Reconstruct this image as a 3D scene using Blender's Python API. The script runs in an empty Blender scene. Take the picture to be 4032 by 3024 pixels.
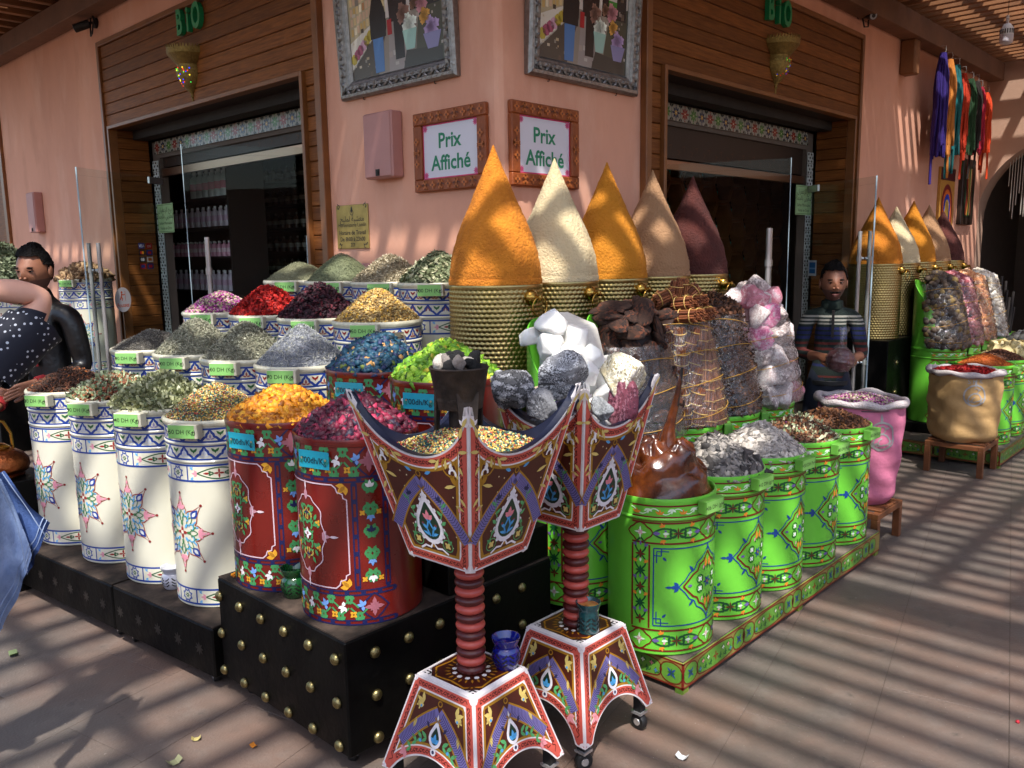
import bpy, math, random, unicodedata
import numpy as np
from mathutils import Vector, Matrix

# ------------------------------------------------------------------ scene, camera, sky, sun, exposure
scn = bpy.context.scene
COL = scn.collection
PI = math.pi
F_PX, CX, CY, CAM_H = 3287.0, 2016.0, 1512.0, 1.75


def _axes():
    vx = np.array([5162 - CX, 995 - 0.0154 * (5162 - 2016) - CY, F_PX])
    vy = np.array([-1502 - CX, 995 - 0.0154 * (-1502 - 2016) - CY, F_PX])
    X = vx / np.linalg.norm(vx)
    Y = vy - X * X.dot(vy)
    Y /= np.linalg.norm(Y)
    return X, Y, np.cross(X, Y)


_X, _Y, _Z = _axes()
_r = [Vector((_X[i], _Y[i], _Z[i])) for i in range(3)]      # image right, down, forward in world axes
cam_data = bpy.data.cameras.new('camera')
cam = bpy.data.objects.new('camera', cam_data)
COL.objects.link(cam)
_u, _b = -_r[1], -_r[2]
cam.matrix_world = Matrix(((_r[0].x, _u.x, _b.x, 0), (_r[0].y, _u.y, _b.y, 0), (_r[0].z, _u.z, _b.z, CAM_H), (0, 0, 0, 1)))
cam_data.sensor_width = 36
cam_data.lens = F_PX / 4032 * 36
cam_data.clip_start = 0.05
cam_data.clip_end = 500
scn.camera = cam

SUN_DIR = Vector((0.42, 0.39, -1.0)).normalized()           # the way the light travels
world = bpy.data.worlds.new('World')
scn.world = world
world.use_nodes = True
_nt = world.node_tree
_sky = _nt.nodes.new('ShaderNodeTexSky')
_sky.sky_type = 'NISHITA'
_sky.sun_disc = False
_sky.sun_elevation = math.asin(-SUN_DIR.z)
_sky.sun_rotation = math.atan2(-SUN_DIR.x, -SUN_DIR.y)
_sky.dust_density = 2.0
_bg = _nt.nodes['Background']
_nt.links.new(_sky.outputs[0], _bg.inputs[0])
_bg.inputs[1].default_value = 0.15
sun_data = bpy.data.lights.new('sun', 'SUN')
sun_data.energy = 2.7
sun_data.angle = math.radians(1.15)
sun_data.color = (1.0, 0.965, 0.91)
sun = bpy.data.objects.new('sun', sun_data)
COL.objects.link(sun)
sun.rotation_euler = SUN_DIR.to_track_quat('-Z', 'Y').to_euler()
sun.location = (-4, -4, 9)
scn.view_settings.view_transform = 'Standard'
scn.view_settings.look = 'None'
scn.view_settings.exposure = 1.3
scn.view_settings.gamma = 1.0
scn.view_settings.use_curve_mapping = False
scn.cycles.use_denoising = True
scn.cycles.max_bounces = 7
scn.cycles.transparent_max_bounces = 16
scn.cycles.caustics_reflective = False
scn.cycles.caustics_refractive = False


# ------------------------------------------------------------------ colours and materials
def S(h):
    """hex sRGB -> linear rgb"""
    h = h.lstrip('#')
    o = []
    for i in (0, 2, 4):
        c = int(h[i:i + 2], 16) / 255
        o.append(c / 12.92 if c <= 0.04045 else ((c + 0.055) / 1.055) ** 2.4)
    return tuple(o)


def _c(c):
    return S(c) if isinstance(c, str) else tuple(c)


MATS = {}


def mat(name, col='#808080', rough=0.5, metal=0.0, var=0.0, vs=8.0, bump=0.0, bs=60.0, coat=0.0, attr=False,
        col2=None, stretch=None, rand=0.0, spec=0.5, detail=5.0, sub=0.0, rvar=0.0, world_tex=False):
    """Principled material: base colour (or the mesh's own paint colours), noise variation, bump."""
    if name in MATS:
        return MATS[name]
    m = bpy.data.materials.new(name)
    m.use_nodes = True
    nt = m.node_tree
    N, L = nt.nodes, nt.links
    b = N['Principled BSDF']
    b.inputs['Roughness'].default_value = rough
    b.inputs['Metallic'].default_value = metal
    b.inputs['Specular IOR Level'].default_value = spec
    if coat:
        b.inputs['Coat Weight'].default_value = coat
        b.inputs['Coat Roughness'].default_value = 0.12
    if sub:
        b.inputs['Subsurface Weight'].default_value = sub
        b.inputs['Subsurface Radius'].default_value = (0.02, 0.012, 0.008)
    tc = N.new('ShaderNodeTexCoord')
    src = tc.outputs['Object']
    if world_tex:
        src = N.new('ShaderNodeNewGeometry').outputs['Position']
    if stretch:
        mp = N.new('ShaderNodeMapping')
        mp.inputs['Scale'].default_value = stretch
        L.new(src, mp.inputs[0])
        src = mp.outputs[0]
    if attr:
        a = N.new('ShaderNodeAttribute')
        a.attribute_name = 'Col'
        colsock = a.outputs['Color']
    else:
        r = N.new('ShaderNodeRGB')
        r.outputs[0].default_value = (*_c(col), 1)
        colsock = r.outputs[0]
    if var or col2:
        nz = N.new('ShaderNodeTexNoise')
        nz.inputs['Scale'].default_value = vs
        nz.inputs['Detail'].default_value = detail
        nz.inputs['Roughness'].default_value = 0.62
        L.new(src, nz.inputs['Vector'])
        mr = N.new('ShaderNodeMapRange')
        mr.inputs[1].default_value = 0.3
        mr.inputs[2].default_value = 0.7
        L.new(nz.outputs['Fac'], mr.inputs[0])
        if col2:
            mx = N.new('ShaderNodeMix')
            mx.data_type = 'RGBA'
            L.new(mr.outputs[0], mx.inputs['Factor'])
            L.new(colsock, mx.inputs['A'])
            mx.inputs['B'].default_value = (*_c(col2), 1)
            colsock = mx.outputs['Result']
        if var:
            m2 = N.new('ShaderNodeMapRange')
            m2.inputs[1].default_value = 0.25
            m2.inputs[2].default_value = 0.75
            m2.inputs[3].default_value = 1 - var
            m2.inputs[4].default_value = 1 + var
            L.new(nz.outputs['Fac'], m2.inputs[0])
            vm = N.new('ShaderNodeVectorMath')
            vm.operation = 'SCALE'
            L.new(colsock, vm.inputs[0])
            L.new(m2.outputs[0], vm.inputs['Scale'])
            colsock = vm.outputs[0]
        if rvar:
            m3 = N.new('ShaderNodeMapRange')
            m3.inputs[3].default_value = rough - rvar
            m3.inputs[4].default_value = rough + rvar
            L.new(nz.outputs['Fac'], m3.inputs[0])
            L.new(m3.outputs[0], b.inputs['Roughness'])
    if rand:
        oi = N.new('ShaderNodeObjectInfo')
        m4 = N.new('ShaderNodeMapRange')
        m4.inputs[3].default_value = 1 - rand
        m4.inputs[4].default_value = 1 + rand
        L.new(oi.outputs['Random'], m4.inputs[0])
        vm = N.new('ShaderNodeVectorMath')
        vm.operation = 'SCALE'
        L.new(colsock, vm.inputs[0])
        L.new(m4.outputs[0], vm.inputs['Scale'])
        colsock = vm.outputs[0]
    L.new(colsock, b.inputs['Base Color'])
    if bump:
        n2 = N.new('ShaderNodeTexNoise')
        n2.inputs['Scale'].default_value = bs
        n2.inputs['Detail'].default_value = 4
        L.new(src, n2.inputs['Vector'])
        bp = N.new('ShaderNodeBump')
        bp.inputs['Strength'].default_value = bump
        bp.inputs['Distance'].default_value = 0.01
        L.new(n2.outputs['Fac'], bp.inputs['Height'])
        L.new(bp.outputs[0], b.inputs['Normal'])
    MATS[name] = m
    return m


def glass(name, tint=(0.93, 0.96, 0.95), rough=0.01, ior=1.45, bump=0.0, bs=20, boost=1.0, haze=0.0):
    """clear sheet: transparent body with a fresnel mirror coat"""
    if name in MATS:
        return MATS[name]
    m = bpy.data.materials.new(name)
    m.use_nodes = True
    nt = m.node_tree
    N, L = nt.nodes, nt.links
    N.remove(N['Principled BSDF'])
    out = N['Material Output']
    tr = N.new('ShaderNodeBsdfTransparent')
    tr.inputs[0].default_value = (*tint, 1)
    gl = N.new('ShaderNodeBsdfGlossy')
    gl.inputs['Roughness'].default_value = rough
    fr = N.new('ShaderNodeLayerWeight')
    pw = N.new('ShaderNodeMath')
    pw.operation = 'POWER'
    pw.inputs[1].default_value = 5.0
    L.new(fr.outputs['Facing'], pw.inputs[0])
    ma = N.new('ShaderNodeMath')
    ma.operation = 'MULTIPLY_ADD'
    ma.inputs[1].default_value = 0.9
    ma.inputs[2].default_value = ((ior - 1) / (ior + 1)) ** 2
    L.new(pw.outputs[0], ma.inputs[0])
    mx = N.new('ShaderNodeMixShader')
    sock = ma.outputs[0]
    if boost != 1.0:
        mu = N.new('ShaderNodeMath')
        mu.operation = 'MULTIPLY'
        mu.use_clamp = True
        mu.inputs[1].default_value = boost
        L.new(sock, mu.inputs[0])
        sock = mu.outputs[0]
    L.new(sock, mx.inputs[0])
    L.new(tr.outputs[0], mx.inputs[1])
    L.new(gl.outputs[0], mx.inputs[2])
    last = mx.outputs[0]
    if haze:
        df = N.new('ShaderNodeBsdfDiffuse')
        df.inputs[0].default_value = (0.85, 0.85, 0.86, 1)
        m2 = N.new('ShaderNodeMixShader')
        m2.inputs[0].default_value = haze
        L.new(last, m2.inputs[1])
        L.new(df.outputs[0], m2.inputs[2])
        last = m2.outputs[0]
    L.new(last, out.inputs[0])
    if bump:
        tc = N.new('ShaderNodeTexCoord')
        n2 = N.new('ShaderNodeTexNoise')
        n2.inputs['Scale'].default_value = bs
        n2.inputs['Detail'].default_value = 3
        mp = N.new('ShaderNodeMapping')
        mp.inputs['Scale'].default_value = (1, 1, 2.6)
        L.new(tc.outputs['Object'], mp.inputs[0])
        L.new(mp.outputs[0], n2.inputs['Vector'])
        bp = N.new('ShaderNodeBump')
        bp.inputs['Strength'].default_value = bump
        bp.inputs['Distance'].default_value = 0.02
        L.new(n2.outputs['Fac'], bp.inputs['Height'])
        L.new(bp.outputs[0], gl.inputs['Normal'])
        L.new(bp.outputs[0], fr.inputs['Normal'])
    MATS[name] = m
    return m


# ------------------------------------------------------------------ mesh helpers
class MB:
    """collects polygons (with a colour each) and links them as one mesh object"""

    def __init__(self):
        self.v, self.f, self.c, self.m = [], [], [], []

    def add(self, vs, fs, col=None, mi=0):
        n = len(self.v)
        self.v.extend(tuple(p) for p in vs)
        c = _c(col) if col is not None else (0.5, 0.5, 0.5)
        for q in fs:
            self.f.append(tuple(i + n for i in q))
            self.c.append(c)
            self.m.append(mi)
        return self

    def box(self, a, b, col=None, bev=0.0, mi=0, M=None):
        (x0, y0, z0), (x1, y1, z1) = a, b
        if bev <= 0:
            vs = [(x, y, z) for x in (x0, x1) for y in (y0, y1) for z in (z0, z1)]
            fs = [(0, 1, 3, 2), (4, 6, 7, 5), (0, 4, 5, 1), (2, 3, 7, 6), (0, 2, 6, 4), (1, 5, 7, 3)]
        else:
            e = min(bev, 0.45 * min(abs(x1 - x0), abs(y1 - y0), abs(z1 - z0)))
            X, Y, Z = (x0, x1), (y0, y1), (z0, z1)
            I = (e, -e)
            vs, ix = [], {}
            for i in (0, 1):
                for j in (0, 1):
                    for k in (0, 1):
                        for ax in range(3):
                            p = [X[i] + I[i], Y[j] + I[j], Z[k] + I[k]]
                            p[ax] = (X[i], Y[j], Z[k])[ax]
                            ix[i, j, k, ax] = len(vs)
                            vs.append(tuple(p))
            g = lambda i, j, k, a: ix[i, j, k, a]
            fs = []
            for s in (0, 1):
                fs.append((g(s, 0, 0, 0), g(s, 0, 1, 0), g(s, 1, 1, 0), g(s, 1, 0, 0)))
                fs.append((g(0, s, 0, 1), g(1, s, 0, 1), g(1, s, 1, 1), g(0, s, 1, 1)))
                fs.append((g(0, 0, s, 2), g(0, 1, s, 2), g(1, 1, s, 2), g(1, 0, s, 2)))
            for s in (0, 1):
                for t in (0, 1):
                    fs.append((g(s, t, 0, 0), g(s, t, 1, 0), g(s, t, 1, 1), g(s, t, 0, 1)))
                    fs.append((g(s, 0, t, 0), g(s, 1, t, 0), g(s, 1, t, 2), g(s, 0, t, 2)))
                    fs.append((g(0, s, t, 1), g(1, s, t, 1), g(1, s, t, 2), g(0, s, t, 2)))
            for i in (0, 1):
                for j in (0, 1):
                    for k in (0, 1):
                        fs.append((g(i, j, k, 0), g(i, j, k, 1), g(i, j, k, 2)))
        if M is not None:
            vs = [M @ Vector(p) for p in vs]
        return self.add(vs, fs, col, mi)

    def lathe(self, prof, n=32, col=None, c=(0, 0, 0), a0=0.0, a1=None, mi=0, M=None, cap=False):
        full = a1 is None
        k = n if full else n + 1
        span = 2 * PI if full else a1 - a0
        vs, fs = [], []
        for r, z in prof:
            for i in range(k):
                a = a0 + span * i / n
                vs.append((c[0] + r * math.cos(a), c[1] + r * math.sin(a), c[2] + z))
        for j in range(len(prof) - 1):
            for i in range(n):
                i2 = (i + 1) % k
                fs.append((j * k + i, j * k + i2, (j + 1) * k + i2, (j + 1) * k + i))
        if cap:
            fs.append(tuple(range(k - 1, -1, -1)))
            fs.append(tuple((len(prof) - 1) * k + i for i in range(k)))
        if M is not None:
            vs = [M @ Vector(p) for p in vs]
        return self.add(vs, fs, col, mi)

    def tube(self, pts, r, n=8, col=None, mi=0, caps=True, closed=False):
        pts = [Vector(p) for p in pts]
        rs = r if isinstance(r, (list, tuple)) else [r] * len(pts)
        vs, fs = [], []
        m = len(pts)
        up = Vector((0.12, 0.31, 0.94)).normalized()
        prev = None
        for i, p in enumerate(pts):
            a = pts[(i - 1) % m] if (closed or i > 0) else p
            b = pts[(i + 1) % m] if (closed or i < m - 1) else p
            d = (b - a).normalized()
            if prev is None:
                e = d.cross(up)
                if e.length < 0.05:
                    e = d.cross(Vector((1, 0, 0)))
            else:
                e = prev - d * prev.dot(d)
            e.normalize()
            prev = e
            g = d.cross(e)
            for k in range(n):
                t = 2 * PI * k / n
                vs.append(p + rs[i] * (math.cos(t) * e + math.sin(t) * g))
        for i in range(m if closed else m - 1):
            j = (i + 1) % m
            for k in range(n):
                k2 = (k + 1) % n
                fs.append((i * n + k, i * n + k2, j * n + k2, j * n + k))
        if caps and not closed:
            fs.append(tuple(range(n - 1, -1, -1)))
            fs.append(tuple((m - 1) * n + k for k in range(n)))
        return self.add(vs, fs, col, mi)

    def prism(self, poly, z0, z1, col=None, mi=0, M=None):
        n = len(poly)
        vs = [(x, y, z0) for x, y in poly] + [(x, y, z1) for x, y in poly]
        fs = [tuple(range(n - 1, -1, -1)), tuple(range(n, 2 * n))]
        fs += [(i, (i + 1) % n, n + (i + 1) % n, n + i) for i in range(n)]
        if M is not None:
            vs = [M @ Vector(p) for p in vs]
        return self.add(vs, fs, col, mi)

    def xf(self, M, start=0):
        for i in range(start, len(self.v)):
            self.v[i] = tuple(M @ Vector(self.v[i]))
        return self

    def mesh(self, name, mats, smooth=None):
        me = bpy.data.meshes.new(name)
        me.from_pydata(self.v, [], self.f)
        ms = mats if isinstance(mats, (list, tuple)) else [mats]
        for m in ms:
            me.materials.append(m)
        nf = len(me.polygons)
        if len(ms) > 1:
            me.polygons.foreach_set('material_index', np.array(self.m, dtype=np.int32))
        at = me.attributes.new('Col', 'FLOAT_COLOR', 'FACE')
        cc = np.ones((nf, 4), dtype=np.float32)
        cc[:, :3] = np.array(self.c, dtype=np.float32).reshape(-1, 3)
        at.data.foreach_set('color', cc.ravel())
        if smooth:
            me.polygons.foreach_set('use_smooth', np.ones(nf, dtype=bool))
            me.set_sharp_from_angle(angle=math.radians(smooth if smooth is not True else 40))
        me.update()
        return me

    def build(self, name, mats, parent=None, smooth=None, loc=None, rz=None, kind=None):
        return link(name, self.mesh(name, mats, smooth), parent, loc, rz, kind)


def link(name, data, parent=None, loc=None, rz=None, kind=None):
    o = bpy.data.objects.new(name, data)
    COL.objects.link(o)
    if parent is not None:
        o.parent = parent
    if loc is not None:
        o.location = loc
    if rz is not None:
        o.rotation_euler = (0, 0, rz)
    if kind:
        o['kind'] = kind
    return o


def np_mesh(name, V, F, C, m, smooth=False):
    """fast mesh of equal-sized faces: V (n,3), F (m,k), C (m,3)"""
    me = bpy.data.meshes.new(name)
    nf, k = F.shape
    me.vertices.add(len(V))
    me.vertices.foreach_set('co', np.ascontiguousarray(V, dtype=np.float32).ravel())
    me.loops.add(nf * k)
    me.loops.foreach_set('vertex_index', np.ascontiguousarray(F, dtype=np.int32).ravel())
    me.polygons.add(nf)
    me.polygons.foreach_set('loop_start', np.arange(0, nf * k, k, dtype=np.int32))
    me.update(calc_edges=True)
    if smooth:
        me.polygons.foreach_set('use_smooth', np.ones(nf, dtype=bool))
    at = me.attributes.new('Col', 'FLOAT_COLOR', 'FACE')
    cc = np.ones((nf, 4), dtype=np.float32)
    cc[:, :3] = C
    at.data.foreach_set('color', cc.ravel())
    me.materials.append(m)
    me.validate()
    return me


def thing(name, label, cat, loc=(0, 0, 0), rz=0.0, group=None):
    o = bpy.data.objects.new(name, None)
    o.empty_display_size = 0.1
    COL.objects.link(o)
    o.location = loc
    o.rotation_euler = (0, 0, rz)
    return tag(o, label, cat, group)


def tag(o, label, cat, group=None):
    o['label'] = label
    o['category'] = cat
    if group:
        o['group'] = group
    return o


def structure(o):
    o['kind'] = 'structure'
    return o


# ------------------------------------------------------------------ lettering
_TXT = {}


def text2d(s, bold=0.0):
    """lettering as flat triangles, centred, capital height 1"""
    key = (s, bold)
    if key not in _TXT:
        cu = bpy.data.curves.new('lettering', 'FONT')
        cu.body = s
        cu.resolution_u = 3
        cu.offset = bold
        cu.align_x = 'CENTER'
        o = bpy.data.objects.new('lettering', cu)
        COL.objects.link(o)
        me = bpy.data.meshes.new_from_object(o.evaluated_get(bpy.context.evaluated_depsgraph_get()))
        v = np.array([(q.co.x / 0.7, q.co.y / 0.7 - 0.5) for q in me.vertices]).reshape(-1, 2)
        if len(v):
            v[:, 0] -= (v[:, 0].max() + v[:, 0].min()) / 2
        f = [tuple(p.vertices) for p in me.polygons]
        bpy.data.meshes.remove(me)
        bpy.data.objects.remove(o)
        bpy.data.curves.remove(cu)
        _TXT[key] = (v, f)
    return _TXT[key]


_AR = {}
for _cp in range(0xFE70, 0xFEFD):
    _d = unicodedata.decomposition(chr(_cp)).split()
    if len(_d) == 2:
        _AR[(int(_d[1], 16), _d[0][1:-1])] = chr(_cp)


def arabic(s):
    """joined letter forms in visual order"""
    out = []
    for i, ch in enumerate(s):
        c = ord(ch)
        if ch == ' ':
            out.append(ch)
            continue
        pj = i > 0 and (ord(s[i - 1]), 'initial') in _AR
        nj = i + 1 < len(s) and (c, 'initial') in _AR and s[i + 1] != ' '
        form = 'medial' if pj and nj else 'final' if pj else 'initial' if nj else 'isolated'
        out.append(_AR.get((c, form), ch))
    return ''.join(reversed(out))


# ------------------------------------------------------------------ flat painted ornament
class Orn:
    """painted shapes in a flat (s,t) sheet, later wrapped on a drum or laid on a panel"""

    def __init__(self):
        self.items = []

    def raw(self, pts, faces, c, l):
        self.items.append((np.array(pts, dtype=float), faces, _c(c), l))

    def stroke(self, pts, w, c, l=1, closed=False, taper=False):
        p = np.array(pts, dtype=float)
        n = len(p)
        if closed:
            d = np.roll(p, -1, 0) - np.roll(p, 1, 0)
        else:
            d = np.gradient(p, axis=0)
        d /= np.linalg.norm(d, axis=1)[:, None] + 1e-9
        nn = np.stack([-d[:, 1], d[:, 0]], 1)
        ww = np.full(n, w / 2)
        if taper:
            ww = ww * np.linspace(1, 0.15, n)
        a, b = p + nn * ww[:, None], p - nn * ww[:, None]
        fs = [(i, n + i, n + (i + 1) % n, (i + 1) % n) for i in range(n if closed else n - 1)]
        self.raw(np.vstack([a, b]), fs, c, l)

    def poly(self, pts, c, l=1):
        p = np.array(pts, dtype=float)
        n = len(p)
        self.raw(np.vstack([p, p.mean(0)]), [(n, i, (i + 1) % n) for i in range(n)], c, l)

    def rect(self, s0, t0, s1, t1, c, l=0, ds=0.014):
        k = max(1, int(abs(s1 - s0) / ds))
        s = np.linspace(s0, s1, k + 1)
        pts = [(x, t0) for x in s] + [(x, t1) for x in s]
        self.raw(pts, [(i, i + 1, k + 2 + i, k + 1 + i) for i in range(k)], c, l)

    def line(self, s0, t0, s1, t1, w, c, l=1):
        k = max(1, int(math.hypot(s1 - s0, t1 - t0) / 0.014))
        self.stroke([(s0 + (s1 - s0) * i / k, t0 + (t1 - t0) * i / k) for i in range(k + 1)], w, c, l)

    def frame(self, s0, t0, s1, t1, w, c, l=1):
        self.line(s0, t0, s1, t0, w, c, l)
        self.line(s0, t1, s1, t1, w, c, l)
        self.line(s0, t0, s0, t1, w, c, l)
        self.line(s1, t0, s1, t1, w, c, l)

    def disc(self, s, t, r, c, l=1, n=8):
        self.poly([(s + r * math.cos(2 * PI * i / n), t + r * math.sin(2 * PI * i / n)) for i in range(n)], c, l)

    def ring(self, s, t, r, w, c, l=1, n=14):
        self.stroke([(s + r * math.cos(2 * PI * i / n), t + r * math.sin(2 * PI * i / n)) for i in range(n)], w, c, l, True)

    def leaf(self, s, t, ang, ln, wd, c, l=1):
        ca, sa = math.cos(ang), math.sin(ang)
        q = [(0, 0), (0.3, 0.42), (0.62, 0.4), (1, 0), (0.62, -0.4), (0.3, -0.42)]
        self.poly([(s + x * ln * ca - y * wd * sa, t + x * ln * sa + y * wd * ca) for x, y in q], c, l)

    def flower(self, s, t, r, c, l=1, n=4, a0=0.0, wd=0.8, cc=None):
        for k in range(n):
            self.leaf(s, t, a0 + 2 * PI * k / n, r, r * wd, c, l)
        if cc:
            self.disc(s, t, r * 0.28, cc, l + 1, 6)

    def lily(self, s, t, ang, r, c, l=1):
        for k, q in ((-0.85, 0.8), (0, 1.0), (0.85, 0.8)):
            self.leaf(s, t, ang + k, r * q, r * 0.5, c, l)

    def curl(self, s, t, ang, r, w, c, l=1, turn=1, n=9, leaf=True):
        pts = []
        for i in range(n):
            q = i / (n - 1)
            a = ang + turn * q * 4.2
            rr = r * (1 - 0.62 * q)
            cx, cy = s + r * math.cos(ang + turn * PI / 2), t + r * math.sin(ang + turn * PI / 2)
            pts.append((cx + rr * math.cos(a - turn * PI / 2), cy + rr * math.sin(a - turn * PI / 2)))
        self.stroke(pts, w, c, l)
        if leaf:
            self.leaf(*pts[3], ang + turn * 2.2 - turn * 1.9, r * 0.8, r * 0.5, c, l)

    def put(self, o, s=0, t=0, ang=0.0, sc=1.0, mir=False):
        ca, sa = math.cos(ang), math.sin(ang)
        for p, f, c, l in o.items:
            q = p * sc
            if mir:
                q = q * np.array([-1, 1])
                f = [tuple(reversed(g)) for g in f]
            q = np.stack([q[:, 0] * ca - q[:, 1] * sa + s, q[:, 0] * sa + q[:, 1] * ca + t], 1)
            self.items.append((q, f, c, l))

    def text(self, s, x, y, h, c, l=2, bold=0.0, ang=0.0):
        v, f = text2d(s, bold)
        if len(v):
            ca, sa = math.cos(ang), math.sin(ang)
            q = v * h
            self.raw(np.stack([q[:, 0] * ca - q[:, 1] * sa + x, q[:, 0] * sa + q[:, 1] * ca + y], 1), f, c, l)

    def onto(self, mb, fn):
        for p, f, c, l in self.items:
            mb.add([fn(a, b, l) for a, b in p], f, c)
        return mb


def wrap(R, off=0.0009, step=0.00035):
    def fn(s, t, l):
        r = R + off + step * l
        a = s / R
        return (r * math.cos(a), r * math.sin(a), t)
    return fn


def plane(o, es, et, off=0.001, step=0.0004):
    o, es, et = Vector(o), Vector(es).normalized(), Vector(et).normalized()
    n = es.cross(et)

    def fn(s, t, l):
        return o + es * s + et * t + n * (off + step * l)
    return fn


# ------------------------------------------------------------------ loose goods: pieces scattered on heaps
def _ico():
    g = (1 + 5 ** 0.5) / 2
    v = np.array([(-1, g, 0), (1, g, 0), (-1, -g, 0), (1, -g, 0), (0, -1, g), (0, 1, g), (0, -1, -g), (0, 1, -g),
                  (g, 0, -1), (g, 0, 1), (-g, 0, -1), (-g, 0, 1)]) / math.hypot(1, g)
    f = np.array([(0, 11, 5), (0, 5, 1), (0, 1, 7), (0, 7, 10), (0, 10, 11), (1, 5, 9), (5, 11, 4), (11, 10, 2),
                  (10, 7, 6), (7, 1, 8), (3, 9, 4), (3, 4, 2), (3, 2, 6), (3, 6, 8), (3, 8, 9), (4, 9, 5), (2, 4, 11),
                  (6, 2, 10), (8, 6, 7), (9, 8, 1)])
    return v, f


def ico_sub(k):
    v, f = _ico()
    for _ in range(k):
        vl = [tuple(p) for p in v]
        mid = {}
        nf = []

        def mp(a, b):
            q = (min(a, b), max(a, b))
            if q not in mid:
                p = np.array(vl[a]) + np.array(vl[b])
                vl.append(tuple(p / np.linalg.norm(p)))
                mid[q] = len(vl) - 1
            return mid[q]
        for a, b, c in f:
            x, y, z = mp(a, b), mp(b, c), mp(c, a)
            nf += [(a, x, z), (b, y, x), (c, z, y), (x, y, z)]
        v, f = np.array(vl), np.array(nf)
    return v, f


_OCT = (np.array([(.5, 0, 0), (-.5, 0, 0), (0, .5, 0), (0, -.5, 0), (0, 0, .5), (0, 0, -.5)]),
        np.array([(0, 2, 4), (2, 1, 4), (1, 3, 4), (3, 0, 4), (2, 0, 5), (1, 2, 5), (3, 1, 5), (0, 3, 5)]))


def _strip(n, w, bend):
    v, f = [], []
    for i in range(n + 1):
        a = (i / n - 0.5) * bend
        x, z = math.sin(a) / max(bend, 0.1), (1 - math.cos(a)) / max(bend, 0.1)
        v += [(x, w, z), (x, -w, z)]
        if i < n:
            k = 2 * i
            f += [(k, k + 1, k + 3), (k, k + 3, k + 2)]
    return np.array(v), np.array(f)


def _slab(w, h):
    v = np.array([(-.5, -w, -h), (.5, -w * .7, -h), (.45, w, -h), (-.4, w * .9, -h), (-.5, -w, h), (.5, -w * .7, h), (.45, w, h), (-.4, w * .9, h)])
    f = np.array([(0, 2, 1), (0, 3, 2), (4, 5, 6), (4, 6, 7), (0, 1, 5), (0, 5, 4), (1, 2, 6), (1, 6, 5), (2, 3, 7), (2, 7, 6), (3, 0, 4), (3, 4, 7)])
    return v, f


SHAPES = {
    'leaf': (np.array([(-.5, 0, 0), (0, .2, .08), (.5, 0, 0), (0, -.2, .1)]), np.array([(0, 2, 1), (0, 3, 2)])),
    'curl': _strip(4, .09, 2.6), 'flake': _strip(2, .3, 1.2), 'petal': _strip(3, .28, 2.2),
    'bud': (_OCT[0] * np.array([1, .62, .62]), _OCT[1]), 'grain': (_OCT[0] * np.array([1, .75, .6]), _OCT[1]),
    'needle': _slab(.05, .05), 'stick': _slab(.11, .11), 'chip': _slab(.42, .07), 'chunk': _slab(.36, .3), 'cube': _slab(.5, .5),
    'lump': (_ico()[0] * .5, _ico()[1]), 'crumple': (_ico()[0] * np.array([.62, .5, .36]), _ico()[1]),
}


def pieces(rng, P, Nrm, shape, size, pal, tilt=0.5, jit=0.15, lift=0.15, szvar=0.3, cj=0.18):
    """V, F, C of len(P) pieces set on points P with normals Nrm"""
    bv, bf = SHAPES[shape]
    n, k = len(P), len(bv)
    z = Nrm + rng.normal(0, tilt, (n, 3))
    z /= np.linalg.norm(z, axis=1)[:, None]
    r = rng.normal(size=(n, 3))
    x = np.cross(r, z)
    x /= np.linalg.norm(x, axis=1)[:, None] + 1e-9
    y = np.cross(z, x)
    sz = size * (1 + szvar * rng.uniform(-1, 1, n))
    jit = .5 if shape == 'crumple' else jit
    loc = bv[None] * (1 + rng.uniform(-jit, jit, (n, k, 3)))
    loc = loc * sz[:, None, None]
    V = loc[..., 0:1] * x[:, None] + loc[..., 1:2] * y[:, None] + loc[..., 2:3] * z[:, None]
    V += (P + Nrm * (lift * sz)[:, None])[:, None]
    F = bf[None] + (np.arange(n) * k)[:, None, None]
    w = np.array([p[1] for p in pal], dtype=float)
    cols = np.array([_c(p[0]) for p in pal])
    ci = rng.choice(len(pal), n, p=w / w.sum())
    C = cols[ci] * (1 + rng.uniform(-cj, cj, (n, 1)))
    C = np.clip(np.repeat(C, len(bf), 0), 0, 1)
    return V.reshape(-1, 3), F.reshape(-1, 3), C


def cat_pieces(parts):
    off, Vs, Fs, Cs = 0, [], [], []
    for V, F, C in parts:
        Vs.append(V)
        Fs.append(F + off)
        Cs.append(C)
        off += len(V)
    return np.vstack(Vs), np.vstack(Fs), np.vstack(Cs)


def wob(x, y, ph=0.0, k=9.0):
    return 0.5 * np.sin(k * x + 1.3 * ph) * np.cos(k * 0.8 * y + ph) + 0.3 * np.sin(k * 2.1 * x - y * k + 2 * ph) + 0.2 * np.cos(k * 3.3 * y + ph * 3)


def mound_z(x, y, R, h, e, ph, rough=0.006, lean=(0, 0)):
    q = np.clip(np.hypot(x - lean[0] * (1 - np.hypot(x, y) / R), y - lean[1] * (1 - np.hypot(x, y) / R)) / R, 0, 1)
    q = np.sqrt(q * q + 0.006) / math.sqrt(1.006)
    return h * (1 - q ** e) + rough * wob(x, y, ph, 22.0) * (1 - q ** 4)


M_PIECE = mat('loose_goods', attr=True, rough=0.75, var=0.12, vs=60)
M_PIECE_GLOSS = mat('loose_goods_waxy', attr=True, rough=0.58, var=0.14, vs=50)
_seed = [7]


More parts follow.
